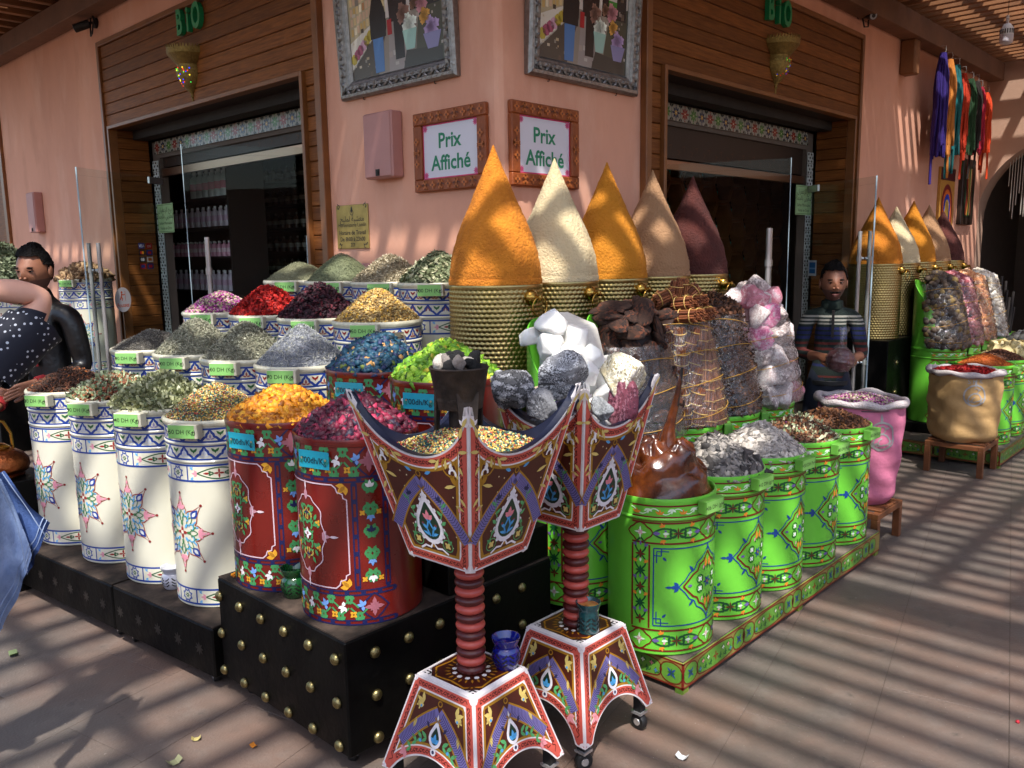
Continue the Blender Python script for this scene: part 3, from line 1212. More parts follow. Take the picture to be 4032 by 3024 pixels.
def green_platform(x0, x1, y0, y1, label):
    gp = thing('painted_platform', label, 'platform', (0, 0, 0), 0, 'green painted platforms')
    MB().box((x0 + 0.004, y0 + 0.004, 0.02), (x1, y1, 0.134), None, 0.003).build('frame', M_GREENP, gp)
    MB().box((x0 + 0.008, y0 + 0.008, 0.1345), (x1 - 0.004, y1, 0.14)).build('top', M_PLTOP, gp)
    for lx in (x0 + 0.004, (x0 + x1) / 2, x1 - 0.05):
        MB().box((lx, y0 + 0.005, 0), (lx + 0.045, y0 + 0.04, 0.0195)).build('foot', M_GREENP, gp)
    for side in (0, 1):
        L_ = x1 - x0 if side == 0 else min(1.3, y1 - y0)
        o = Orn()
        o.rect(0.002, 0.002, L_ - 0.002, 0.112, '#8a7c3c', 0, 1)
        for t_ in (0.006, 0.108):
            o.line(0.002, t_, L_ - 0.002, t_, 0.007, '#7c2417', 1)
        o.line(0.006, 0, 0.006, 0.112, 0.010, '#7c2417', 1)
        s = 0.015
        k = 0
        while s < L_ - 0.1:
            if k % 3 == 1:
                e = min(s + 0.30, L_ - 0.01)
                cartouche(o, s, e, 0.012, 0.102)
            else:
                e = s + 0.085
                cartouche(o, s, e, 0.012, 0.102, True)
            s = e + 0.004
            k += 1
        ob = MB()
        if side == 0:
            o.onto(ob, plane((x0, y0 + 0.004, 0.021), (1, 0, 0), (0, 0, 1)))
        else:
            o2 = Orn()
            o2.put(o, L_, 0, 0, 1, True)
            o2.onto(ob, plane((x0 + 0.004, y0 + L_, 0.021), (0, -1, 0), (0, 0, 1)))
        ob.build('painted_ornament', M_PAINT, gp)
    return gp


green_platform(2.69, 4.79, 1.64, 2.52, 'low platform with green floral boards under the near green drums')
green_platform(7.30, 10.2, 1.62, 2.54, 'low platform with green floral boards under the far green drums')

# ------------------------------------------------------------------ drums
M_CREAM = mat('cream_enamel', '#d9d7c4', 0.33, var=0.05, vs=4, col2='#d2cdb6', coat=0.25, rvar=0.1)
M_RED = mat('brick_red_enamel', '#6a1710', 0.30, var=0.16, vs=6, coat=0.3, rvar=0.12)
M_GREEN = mat('apple_green_enamel', '#6bc43a', 0.32, var=0.09, vs=5, coat=0.3, rvar=0.12)
M_RIM = mat('cream_rim_metal', '#cfc9b0', 0.36, 0.15, var=0.2, vs=40)
BLUE, CREAM = '#1c3f92', '#dedac2'


def drum_body(R, h, ridges=(), bead=0.009, floor=0.06):
    p = [(0.0, 0.0), (R - 0.006, 0.0), (R, 0.006)]
    for z in sorted(ridges):
        p += [(R, z - 0.008), (R + 0.0045, z - 0.002), (R + 0.0045, z + 0.002), (R, z + 0.008)]
    p += [(R, h - 0.026)]
    b = MB().lathe(p, 72)
    q = [(R, h - 0.026), (R + bead * 0.6, h - 0.024), (R + bead, h - 0.014), (R + bead, h - 0.008), (R + bead * 0.5, h), (R - 0.004, h), (R - 0.008, h - 0.006), (R - 0.009, h - floor), (0, h - floor)]
    r = MB().lathe(q, 72)
    return b, r


def lambrequin(o, s0, s1, t0, t1, p, top, low, fill=None):
    """blue stepped valance between two blue lines"""
    o.rect(s0, t0, s1, t1, CREAM, 0)
    o.line(s0, t1, s1, t1, 0.008, BLUE, 1)
    o.line(s0, t0, s1, t0, 0.008, BLUE, 1)
    h = t1 - t0
    n = int((s1 - s0) / p)
    p = (s1 - s0) / n
    for k in range(n):
        a = s0 + k * p
        st = [(0, .04), (.16, .28), (.22, .36), (.30, .40), (.34, .62), (.42, .72), (.5, .97), (.58, .72), (.66, .62), (.70, .40), (.78, .36), (.84, .28), (1, .04)]
        pts = [(a + x * p, t0 + y * h) for x, y in st]
        if fill:
            o.poly(pts, fill, 1)
        o.stroke(pts, 0.0105, BLUE, 2)
        o.leaf(a + p * .5, t0 + .22 * h, PI / 2, h * .42, p * .13, low, 3)
        for sg in (-1, 1):
            o.leaf(a + p * .5, t0 + .18 * h, PI / 2 + sg * 1.25, p * .26, p * .10, low, 3)
            o.leaf(a, t0 + .55 * h, PI / 2 + sg * .75, h * .42, p * .13, top, 3)
        o.leaf(a, t0 + .45 * h, PI / 2, h * .3, p * .10, top, 3)


def rosette_band(o, s0, s1, t0, t1):
    """cream band: knotted blue star panels between cartouches with a red cross flower"""
    o.rect(s0, t0, s1, t1, '#e2dec8', 0)
    o.line(s0, t1, s1, t1, 0.008, BLUE, 1)
    o.line(s0, t0, s1, t0, 0.008, BLUE, 1)
    h, m = t1 - t0, (t0 + t1) / 2
    per = 0.37
    k0 = int(math.floor(s0 / per))
    for k in range(k0, int(s1 / per) + 2):
        c = k * per
        if s0 + 0.04 < c < s1 - 0.03:
            for q in range(8):
                a = PI / 4 * q + PI / 8
                o.disc(c + h * .33 * math.cos(a), m + h * .33 * math.sin(a), h * .055, '#7c96c8', 1, 5)
            o.stroke([(c + h * (.44 if i % 2 else .30) * math.cos(PI * i / 8), m + h * (.44 if i % 2 else .30) * math.sin(PI * i / 8)) for i in range(16)], 0.006, BLUE, 2, True)
            o.flower(c, m, h * .2, '#2f6a3a', 2, 6, 0, .5, '#e2dec8')
            for sg in (-1, 1):
                o.line(c + sg * .052, t0, c + sg * .052, t1, 0.006, BLUE, 1)
        c += per / 2
        if s0 + 0.1 < c < s1 - 0.1:
            w = per / 2 - 0.06
            up = [(c - w * .72 + 1.44 * w * i / 16, m + h * .36 * math.sin(PI * i / 16)) for i in range(17)]
            o.stroke(up, 0.005, '#2c5f35', 2)
            o.stroke([(x, 2 * m - y) for x, y in up], 0.005, '#2c5f35', 2)
            o.flower(c, m, h * .34, '#96241c', 3, 4, 0, .42)
            for sg in (-1, 1):
                o.leaf(c + sg * w * .3, m, 0 if sg > 0 else PI, w * .22, h * .16, '#96241c', 3)
                o.lily(c + sg * w * .72, m, 0 if sg > 0 else PI, h * .36, '#e29aa8', 3)
                o.lily(c + sg * w * .93, m + h * .28, PI / 2 + sg * .8, h * .22, '#6fb3e0', 3)
                o.lily(c + sg * w * .93, m - h * .28, -PI / 2 - sg * .8, h * .22, '#6fb3e0', 3)
                o.curl(c + sg * w * .18, m, PI / 2 - sg * .4, h * .17, .005, '#2c5f35', 3, -sg)
                o.curl(c + sg * w * .18, m, -PI / 2 + sg * .4, h * .17, .005, '#2c5f35', 3, sg)


def star_medallion(o, cs, ct, rx, ry):
    """eight-pointed painted star of vines, hearts and flames"""
    f = lambda a, r: (cs + rx * r * math.cos(a), ct + ry * r * math.sin(a))
    out = []
    for k in range(8):
        a = PI / 4 * k
        for da, r in ((0, 1.0), (.10, .74), (.22, .66), (.33, .60), (.392, .52), (.45, .60), (.56, .66), (.68, .74)):
            out.append(f(a + da, r))
    o.stroke(out, 0.0045, '#9a4034', 2, True)
    for k in range(8):
        a = PI / 4 * k
        o.disc(*f(a, 1.0), 0.0065, '#8a2420', 3, 6)
        x, y = f(a, .72)
        aa = math.atan2(y - ct, x - cs)
        if k % 2 == 0:
            o.lily(*f(a, .58), aa, 0.038, '#e597a6', 3)
            o.leaf(*f(a, .80), aa, 0.02, 0.012, '#e597a6', 3)
        else:
            o.leaf(*f(a, .52), aa, 0.05, 0.036, BLUE, 3)
            o.leaf(*f(a, .58), aa, 0.028, 0.016, '#d8dcd8', 4)
        for sg in (-1, 1):
            o.curl(*f(a + .2 * sg, .40), aa + sg * .6, 0.017, .005, '#3f7a48' if k % 2 else '#5aa7d8', 3, sg)
            o.leaf(*f(a + .30 * sg, .50), aa, 0.018, 0.008, '#64aee0', 3)
        o.stroke([f(a + .16 * math.sin(PI * i / 8), .22 + .34 * i / 8) for i in range(9)], .004, '#3f7a48', 2)
        o.stroke([f(a - .16 * math.sin(PI * i / 8), .22 + .34 * i / 8) for i in range(9)], .004, '#3f7a48', 2)
        o.leaf(*f(a, .16), aa, 0.026, 0.014, '#5aa7d8' if k % 2 else '#3f7a48', 3)
    o.flower(cs, ct, 0.03, '#9a2a24', 4, 4, 0, .5, '#e8e4d0')


def cream_ornament(kind):
    R, h = 0.213, 0.81
    o = Orn()
    sm = 0.44
    g, r_, pu = '#2c6a34', '#8e2018', '#8a7aa8'
    if kind == 0:
        lambrequin(o, -sm, sm, 0.722, 0.775, 0.080, g, '#8f88b4')
        lambrequin(o, -sm, sm, 0.648, 0.704, 0.088, g, '#c9ccd4', '#d3d6dc')
    else:
        lambrequin(o, -sm, sm, 0.722, 0.775, 0.080, r_, '#a5564a')
        lambrequin(o, -sm, sm, 0.648, 0.704, 0.088, g, '#e6e2d4', '#6c5fa0' if kind == 1 else '#8a4a58')
    rosette_band(o, -sm, sm, 0.556, 0.622)
    rosette_band(o, -sm, sm, 0.018, 0.082)
    star_medallion(o, 0.0, 0.33, 0.142, 0.172)
    for sg in (-1, 1):
        o.line(sg * sm, 0.012, sg * sm, 0.78, 0.008, BLUE, 3)
        o.line(sg * (sm - 0.085), 0.082, sg * (sm - 0.085), 0.556, 0.008, BLUE, 3)
        for k in range(6):
            t = 0.12 + k * 0.078
            s = sg * (sm - 0.043)
            if k % 2:
                o.stroke([(s + .03 * (1 if i % 2 else .66) * math.cos(PI * i / 8), t + .03 * (1 if i % 2 else .66) * math.sin(PI * i / 8)) for i in range(16)], .005, BLUE, 2, True)
                o.flower(s, t, .014, g, 2, 6)
            else:
                o.flower(s, t, .02, '#96241c', 3, 4, 0, .45)
                for q in (-1, 1):
                    o.curl(s, t, PI / 2 * q + .5, .016, .005, g, 2, 1)
                    o.curl(s, t, PI / 2 * q - .5 + PI * 0, .016, .005, g, 2, -1)
                    o.lily(s, t + q * .03, PI / 2 * q, .016, '#e29aa8' if q > 0 else '#6fb3e0', 3)
    m = MB()
    o.onto(m, wrap(R))
    return m.mesh('painted_ornament', M_PAINT)


def red_ornament():
    R, h = 0.217, 0.65
    o = Orn()
    NV, G, Y, WH, LB, MV = '#151c4c', '#3f8a52', '#d59a2a', '#e6e2e2', '#6f9ad8', '#a0606c'
    s0, s1 = -0.30, 0.32
    RD = '#701910'

    def chain(a0, b0, a1, b1):
        n = max(2, int(math.hypot(a1 - a0, b1 - b0) / 0.055))
        dx, dy = (a1 - a0), (b1 - b0)
        L_ = math.hypot(dx, dy)
        nx, ny = -dy / L_ * 0.0075, dx / L_ * 0.0075
        for q in (-1, 1):
            o.line(a0 + nx * q, b0 + ny * q, a1 + nx * q, b1 + ny * q, 0.0055, NV, 1)
        for k in range(n + 1):
            x, y = a0 + dx * k / n, b0 + dy * k / n
            o.disc(x, y, 0.009, NV, 1, 6)

    for (t0, t1) in ((0.515, 0.638), (0.012, 0.118)):
        for t in (t0, t1):
            chain(s0, t, s1, t)
        m, hh = (t0 + t1) / 2, (t1 - t0) / 2
        x = s0 + 0.03
        k = 0
        while x < s1 - 0.02:
            if abs(x - 0.243) > 0.05:
                sg = 1 if k % 2 else -1
                o.stroke([(x - .03 + .06 * i / 8, m + sg * hh * .42 * math.sin(PI * i / 8)) for i in range(9)], .006, G, 2)
                o.curl(x, m + sg * hh * .3, .4 * sg, hh * .3, .0095, G, 2, sg)
                o.curl(x, m + sg * hh * .3, PI - .4 * sg, hh * .3, .0095, G, 2, -sg)
                c = (WH, Y, LB, Y)[k % 4]
                if c == Y:
                    o.flower(x + .012, m - sg * hh * .45, .015, c, 3, 4, PI / 4, .8, '#8a5a14')
                else:
                    o.lily(x + .012, m - sg * hh * .1, (PI / 2 + .4) * (1 if k % 4 else -1), .027, c, 3)
                    o.leaf(x + .012, m - sg * hh * .1, -PI / 2 * (1 if k % 4 else -1), .018, .014, c, 3)
            x += 0.033
            k += 1
        o.stroke([(0.243 + .046 * math.cos(PI / 4 * i) * (1.1 if i % 2 == 0 else .8), m + hh * .92 * math.sin(PI / 4 * i) * (1.0 if i % 2 == 0 else .8)) for i in range(8)], .006, NV, 2, True)
        o.flower(0.243, m, hh * .66, MV, 3, 4, 0, .5)
        o.flower(0.243, m, hh * .4, MV, 3, 4, PI / 4, .5)
    # tall side columns of green vine
    for a, b in ((0.19, 0.295), (-0.295, -0.19)):
        for s in (a, b):
            chain(s, 0.135, s, 0.50)
        c = (a + b) / 2
        for k in range(5):
            t = 0.155 + k * 0.078
            for sg in (-1, 1):
                o.curl(c + sg * .004, t, PI / 2 - sg * .9, .025, .0095, G, 2, sg)
                o.curl(c + sg * .004, t + .04, -PI / 2 + sg * .9, .022, .0095, G, 2, -sg)
                if k in (0, 3):
                    o.flower(c + sg * .028, t + .01, .012, Y, 3, 4, PI / 4, .8)
            if k % 2 == 0:
                o.lily(c, t + .02, PI / 2 if k else -PI / 2, .026, WH if k != 2 else NV, 3)
            else:
                o.lily(c, t, -PI / 2, .024, LB, 3)
    # cusped white frame with yellow corner palmettes
    fr = []
    A, B, C, D = -0.165, 0.165, 0.135, 0.498
    cor = [(A, C), (B, C), (B, D), (A, D)]
    for i, (x, y) in enumerate(cor):
        sx, sy = (1 if x < 0 else -1), (1 if y < .3 else -1)
        seq = [(x, y + sy * .052), (x + sx * .012, y + sy * .046), (x + sx * .014, y + sy * .032), (x + sx * .032, y + sy * .026), (x + sx * .036, y + sy * .012), (x + sx * .050, y)]
        fr += seq if i % 2 == 0 else seq[::-1]
        o.lily(x + sx * .004, y + sy * .004, math.atan2(sy, sx), .04, Y, 2)
        o.leaf(x + sx * .004, y + sy * .004, math.atan2(sy, sx), .03, .015, '#a8741c', 3)
    full = []
    for i in range(len(fr)):
        a, b = np.array(fr[i]), np.array(fr[(i + 1) % len(fr)])
        n = max(1, int(np.linalg.norm(b - a) / .014))
        full += [tuple(a + (b - a) * k / n) for k in range(n)]
    o.stroke(full, .0045, '#cdb3bd', 3, True)
    # pointed medallion
    ct = 0.315
    for sg in (1, -1):
        pts = []
        for i in range(29):
            q = i / 28
            t = ct + .135 * math.cos(PI * q)
            s = sg * (.078 * math.sin(PI * q) ** 0.9 + .006 * math.sin(q * 9 * PI))
            pts.append((s, t))
        o.stroke(pts, .004, '#cdb3bd', 3)
        o.leaf(0, ct + sg * .118, PI / 2 * sg, .045, .022, '#b98590', 3)
        o.leaf(0, ct + sg * .155, PI / 2 * sg, .035, .010, '#d9c6cc', 3)
        o.lily(sg * .07, ct, 0 if sg > 0 else PI, .034, '#b98590', 3)
        o.leaf(sg * .098, ct, 0 if sg > 0 else PI, .034, .011, '#d9c6cc', 3)
        for t2 in (-1, 1):
            o.leaf(sg * .03, ct + t2 * .03, .6 * sg * t2 + (0 if sg > 0 else PI), .04, .02, G, 2)
            o.curl(sg * .004, ct + t2 * .05, PI / 2 * t2 - sg * t2 * .6, .022, .006, '#b59a45', 3, sg * t2)
            for k in range(3):
                o.curl(sg * .018, ct + t2 * (.018 + .03 * k), PI / 2 - sg * 1.1, .018 - .002 * k, .008, G, 2, sg)
                o.leaf(sg * (.05 - .013 * k), ct + t2 * (.025 + .027 * k), PI / 2 * t2 - sg * t2 * .5, .026, .014, G, 3)
            o.flower(sg * .055, ct + t2 * .045, .013, Y, 4, 3, 1.0, .8)
    o.flower(0, ct, .022, '#e9e6ea', 4, 4, 0, .7, '#9a6a70')
    o.flower(0, ct + .075, .014, NV, 4, 4, 0, .6)
    o.flower(0, ct - .075, .014, NV, 4, 4, 0, .6)
    m = MB()
    o.onto(m, wrap(R))
    return m.mesh('painted_ornament', M_PAINT)


def green_ornament():
    R, h = 0.22, 0.65
    o = Orn()
    DR, DG, BL, OR, WH, PK, PU = '#6e1d12', '#14532a', '#123f86', '#df8a2c', '#d9f0d0', '#dfa2a8', '#6a5a96'
    s0, s1 = -0.335, 0.335
    for t in (0.622, 0.577, 0.562):
        o.line(s0, t, s1, t, .0065, DR, 1)
    x = s0 + .02
    k = 0
    while x < s1:
        sg = 1 if k % 2 else -1
        c = WH if k % 2 else OR
        o.stroke([(x - .024 + .048 * i / 6, .6 - sg * .012 * math.cos(PI * i / 6)) for i in range(7)], .004, WH, 2)
        for d in (-.9, 0, .9):
            o.leaf(x, .6 + sg * .012, -sg * PI / 2 + d, .022, .010, c, 3)
        x += .046
        k += 1

    def band(t0, t1):
        m, hh = (t0 + t1) / 2, (t1 - t0) / 2
        for t in (t0, t1):
            o.line(s0, t, s1, t, .0075, DR, 2)
        for c in (-.30, 0, .30):
            o.stroke([(c + (.046 + .006 * math.cos(4 * a)) * math.cos(a), m + hh * (.9 + .1 * math.cos(4 * a)) * math.sin(a)) for a in [2 * PI * i / 16 for i in range(16)]], .006, DR, 2, True)
            o.flower(c, m, hh * .62, WH, 3, 4, 0, .34)
            o.flower(c, m, hh * .34, PK, 3, 4, PI / 4, .5)
        for c in (-.15, .15):
            w = .098
            for sg in (-1, 1):
                o.stroke([(c - w + 2 * w * i / 18, m + sg * hh * .5 * abs(math.sin(2 * PI * i / 18)) ** .8) for i in range(19)], .007, DG, 3)
                o.leaf(c + sg * w, m, PI if sg > 0 else 0, .03, .018, PU, 4)
                o.leaf(c + sg * w * .62, m, PI if sg > 0 else 0, .026, .014, WH, 4)
                for q in (-1, 1):
                    o.lily(c + sg * w * .62, m + q * hh * .62, PI / 2 * q + .3, .02, OR, 4)
                    o.curl(c + sg * .008, m + q * .008, q * (PI / 2 - sg * .3), hh * .36, .0085, DG, 3, -sg * q)
                    o.disc(c + sg * .05, m + q * hh * .25, .005, PU if q > 0 else PK, 4, 5)
            o.flower(c, m, hh * .58, DR, 4, 4, 0, .3)
    band(0.470, 0.553)
    band(0.022, 0.108)
    # side columns
    for sg in (-1, 1):
        for s in (sg * .262, sg * .333):
            o.line(s, .115, s, .462, .0075, DR, 2)
        c = sg * .298
        for k in range(5):
            t = .15 + k * .068
            for q in (-1, 1):
                o.stroke([(c + q * .022 * math.sin(PI * i / 10), t + .068 * i / 10) for i in range(11)], .0065, DG, 3)
                o.lily(c + q * .026, t + .034, PI / 2 + q * .6, .016, OR if k % 2 else PU, 4)
            o.flower(c, t, .022, DR if k % 2 == 0 else DG, 4, 4, 0, .45)
            o.leaf(c, t + .034, PI / 2, .022, .010, WH if k % 2 else PU, 4)
    # blue panel line with fretted corners
    A, C, D = .245, .128, .450
    o.frame(-A, C, A, D, .005, BL, 2)
    for sx in (-1, 1):
        for (y, sy) in ((C, 1), (D, -1)):
            x = sx * A
            o.stroke([(x - sx * .012, y + sy * .06), (x - sx * .012, y + sy * .012), (x - sx * .012, y + sy * .0121), (x - sx * .06, y + sy * .012)], .0045, BL, 3)
            o.stroke([(x, y + sy * .03), (x - sx * .03, y + sy * .03)], .0045, BL, 3)
            o.stroke([(x - sx * .03, y), (x - sx * .03, y + sy * .03)], .0045, BL, 3)
            o.leaf(x - sx * .035, y + sy * .035, math.atan2(sy, -sx), .022, .012, BL, 3)
    # wide pointed medallion
    ct = .29
    for sg in (-1, 1):
        for q in (-1, 1):
            pts = [(sg * .145, ct), (sg * .118, ct + q * .026), (sg * .098, ct + q * .054), (sg * .075, ct + q * .066), (sg * .062, ct + q * .092), (sg * .035, ct + q * .108), (sg * .016, ct + q * .126), (0, ct + q * .150)]
            o.stroke(pts, .005, BL, 3)
            in_ = [(sg * .125, ct), (sg * .1, ct + q * .026), (sg * .08, ct + q * .046), (sg * .06, ct + q * .055), (sg * .048, ct + q * .08), (sg * .025, ct + q * .092), (0, ct + q * .128)]
            o.stroke(in_, .0075, DR, 3)
            o.leaf(sg * .078, ct + q * .058, PI / 2 * q + (-.7 if sg * q > 0 else .7), .036, .013, BL, 3)
            o.ring(sg * .045, ct + q * .02, .017, .004, DG, 3)
            o.flower(sg * .045, ct + q * .02, .013, '#eef2ea', 4, 4, PI / 4, .8)
            o.curl(sg * .02, ct + q * .05, q * PI / 2 - sg * q * .5, .016, .005, DG, 3, sg * q)
            o.leaf(sg * .012, ct + q * .062, q * PI / 2, .04, .02, OR, 4)
            o.leaf(sg * .03, ct + q * .055, q * PI / 2 + sg * .4, .022, .010, PK, 4)
        o.leaf(sg * .085, ct, 0 if sg > 0 else PI, .022, .014, PU, 4)
        o.lily(sg * .145, ct, 0 if sg > 0 else PI, .036, BL, 3)
        o.leaf(sg * .17, ct, 0 if sg > 0 else PI, .03, .012, BL, 3)
    for q in (-1, 1):
        o.leaf(0, ct + q * .13, PI / 2 * q, .035, .011, BL, 3)
    o.flower(0, ct, .026, BL, 4, 6, 0, .4, '#8a6a40')
    m = MB()
    o.onto(m, wrap(R))
    return m.mesh('painted_ornament', M_PAINT)


ORN = {'cream': cream_ornament(0), 'cream2': cream_ornament(1), 'cream3': cream_ornament(2), 'red': red_ornament(), 'green': green_ornament()}
DIM = {'cream': (0.213, 0.81), 'red': (0.217, 0.65), 'green': (0.22, 0.65)}
BODY = {}
for k, rg in (('cream', (0.637, 0.712)), ('red', ()), ('green', (0.568,))):
    R, h = DIM[k]
    b, r = drum_body(R, h, rg, 0.009 if k == 'cream' else 0.004)
    BODY[k] = (b.mesh('body', {'cream': M_CREAM, 'red': M_RED, 'green': M_GREEN}[k], 35), r.mesh('rim', {'cream': M_RIM, 'red': M_RED, 'green': M_GREEN}[k], 35))


def handle_mesh():
    m = MB()
    m.tube([(0, 0.02, 0.04), (0.022, 0.021, 0.035), (0.028, 0.03, -0.03), (0.026, 0.02, -0.05), (0.026, -0.02, -0.05), (0.028, -0.03, -0.03), (0.022, -0.021, 0.035), (0, -0.02, 0.04)], 0.005, 8)
    m.box((0, -0.028, 0.025), (0.006, 0.028, 0.05))
    return m.mesh('handle', M_STEELW, 40)


M_STEELW = mat('dull_steel', '#a39a86', 0.4, 0.8, var=0.2, vs=40)
HANDLE = handle_mesh()
M_TAGBLK = mat('cream_tag_block', '#c9c4ac', 0.5, var=0.12, vs=20)
M_TAGG = mat('green_tag_block', '#63a03c', 0.5, var=0.12, vs=20)


def price_tag(d, R, z, ang, text, kind):
    """a little block fixed to the rim with its printed face"""
    ca, sa = math.cos(ang), math.sin(ang)
    fn_o = Vector((R * ca, R * sa, z))
    es, n = Vector((-sa, ca, 0)), Vector((ca, sa, 0))
    M = Matrix(((es.x, n.x, 0, fn_o.x), (es.y, n.y, 0, fn_o.y), (0, 0, 1, fn_o.z), (0, 0, 0, 1)))
    o = Orn()
    if kind == 'red':
        w, h, t = 0.066, 0.03, 0.003
        blk = MB().box((-w, 0.001, -h), (w, t, h), '#1d9fb4', 0, 0, M)
        b = blk.build('price_tag', M_PRINT, d)
        o.text(text, 0, -0.002, 0.0205, '#15303c', 1, 0.01)
        for sg in (-1, 1):
            o.flower(sg * .054, -.004, .013, '#2b8f86', 1, 5)
            o.disc(sg * .052, .003, .0045, '#9a9474', 2, 6)
        t += 0.0005
    else:
        w, h, t = (0.066, 0.03, 0.04) if kind == 'cream' else (0.062, 0.027, 0.035)
        blk = MB().box((-w, -0.006, -h), (w, t, h), None, 0.003, 0, M)
        b = blk.build('price_tag', M_TAGBLK if kind == 'cream' else M_TAGG, d)
        o.rect(-w + .003, -h + .003, w - .012, h - .003, '#86bf68' if kind == 'cream' else '#8ccb62', 0, 1)
        o.text(text, -.005, 0, 0.0178 if kind == 'cream' else .0165, '#1c2a16', 1, 0.004)
        for sg in (-1, 1):
            o.flower(-.005 + sg * .054, 0, .006, '#3a4a2c', 1, 4)
    lt = MB()
    O_ = fn_o + n * t
    o.onto(lt, lambda s, q, l: O_ + es * s + Vector((0, 0, q)) + n * (.0008 + .0004 * l))
    lt.build('lettering', M_PRINT, b)


def drum(kind, label, x, y, z, face, tagtext=None, tagang=None, orn=None, handle=None, group=None, rz_jit=0.0):
    """face = world angle the painted front looks to; tagang relative to it"""
    R, h = DIM[kind]
    d = thing('painted_drum', label, 'drum', (x, y, z), face, group)
    link('body', BODY[kind][0], d)
    link('rim', BODY[kind][1], d)
    link('painted_ornament', ORN[orn or kind], d)
    if tagtext:
        price_tag(d, R + (0.009 if kind != 'red' else 0.001), h - (0.035 if kind != 'red' else 0.07), tagang, tagtext, kind)
    if handle is not None:
        ob = link('handle', HANDLE, d, (R * math.cos(handle), R * math.sin(handle), h - 0.1), handle)
    return d


rad = math.radians
FL = rad(192)
GW, GR, GG = 'cream drums on the left display', 'red drums on the studded box', 'green drums on the near platform'
FR = [(1.57, 4.70, 'front cream drum with clove-brown heap, leftmost of the front row', '30 DH (Kg)'),
      (1.62, 4.26, 'front cream drum with brown and green potpourri heap', '80 DH (Kg)'),
      (1.66, 3.82, 'front cream drum with curled grey-green leaves heap', '140 DH (Kg)'),
      (1.705, 3.39, 'front cream drum with multicoloured grain heap beside the red drums', '150 DH (Kg)')]
for x, y, lb, tx in FR:
    drum('cream', lb, x, y, 0.278, FL, tx, rad(20), 'cream', None, GW)
SR = [(1.96, 4.56, 'cream drum with dark brown-grey herb heap, leftmost of second row', '90 DH (Kg)'),
      (2.01, 4.15, 'cream drum with coarse grey-green herb heap, second of second row', '700 DH (Kg)'),
      (2.06, 3.74, 'cream drum with speckled grey herb heap, third of second row', '100 DH (Kg)'),
      (2.10, 3.305, 'cream drum with pale lavender-grey heap beside the blue raisins', '70 DH (Kg)')]
for x, y, lb, tx in SR:
    drum('cream', lb, x, y, 0.464, rad(196), tx, rad(20), 'cream2', None, GW)
TR = [(2.42, 4.66, 'cream drum with pink rosebuds heap', '60 DH (Kg)'),
      (2.46, 4.19, 'cream drum with bright red petal heap', '500 DH (Kg)'),
      (2.49, 3.74, 'cream drum with dark maroon hibiscus heap', '800 DH (Kg)'),
      (2.52, 3.29, 'cream drum with golden chamomile heap', '450 DH (Kg)')]
for i, (x, y, lb, tx) in enumerate(TR):
    drum('cream', lb, x, y, 0.629, rad(196), tx, rad(22), 'cream3', rad(62) if i == 3 else None, GW)
BR = [(2.88, 4.52, 'cream drum with olive-green ground herb heap, leftmost of back row', '60 DH (Kg)'),
      (2.90, 4.10, 'cream drum with mossy green ground herb heap under the brass plaque', '60 DH (Kg)'),
      (2.92, 3.68, 'cream drum with pale fibrous flower heap', '450 DH (Kg)'),
      (2.94, 3.30, 'cream drum with verbena leaves heap beside the brass drums', '800 DH (Kg)')]
for x, y, lb, tx in BR:
    drum('cream', lb, x, y, 0.797, rad(200), tx, rad(18), 'cream3', None, GW)
RD = [(1.715, 2.86, 0.496, 'red drum with orange dried flowers', 14), (1.73, 2.41, 0.496, 'red drum with crimson dried flowers, nearest the corner', 14),
      (2.16, 2.83, 0.635, 'red drum with blue dried flowers', 20), (2.164, 2.405, 0.635, 'red drum with lime green dried flowers', 20)]
for x, y, z, lb, ta in RD:
    drum('red', lb, x, y, z, rad(180), '700dh/Kg', rad(ta), None, None, GR)
GF = [(2.86, 'near green drum with glossy brown paste, nearest the corner', '06 DH (g)'), (3.29, 'near green drum with dark grey slate chips', '10 DH (g)'),
      (3.715, 'near green drum with pale slate flakes', '50 DH Ps'), (4.12, 'near green drum with mixed potpourri', '80 DH (Kg)'), (4.545, 'near green drum with shredded bark beside the pink sack', '50 DH (Kg)')]
for i, (x, lb, tx) in enumerate(GF):
    drum('green', lb, x, 1.865, 0.141, rad(270), tx, rad(-4), None, None, GG)
# ------------------------------------------------------------------ heaps in the near drums
HG = 'heaps in the cream drums'
ZW, ZS, ZTt, ZB = 1.080, 1.266, 1.431, 1.599
GRN = [('#8a9070', 3), ('#6e7658', 3), ('#a8ab8c', 2), ('#55603f', 2)]


def hp(i, row, z, h, label, base, layers, e=1.3, **kw):
    x, y = row[i][0], row[i][1]
    heap('spice_heap', label, 'spice heap', (x, y, z), 0.207, h, base, layers, e, group=HG, **kw)


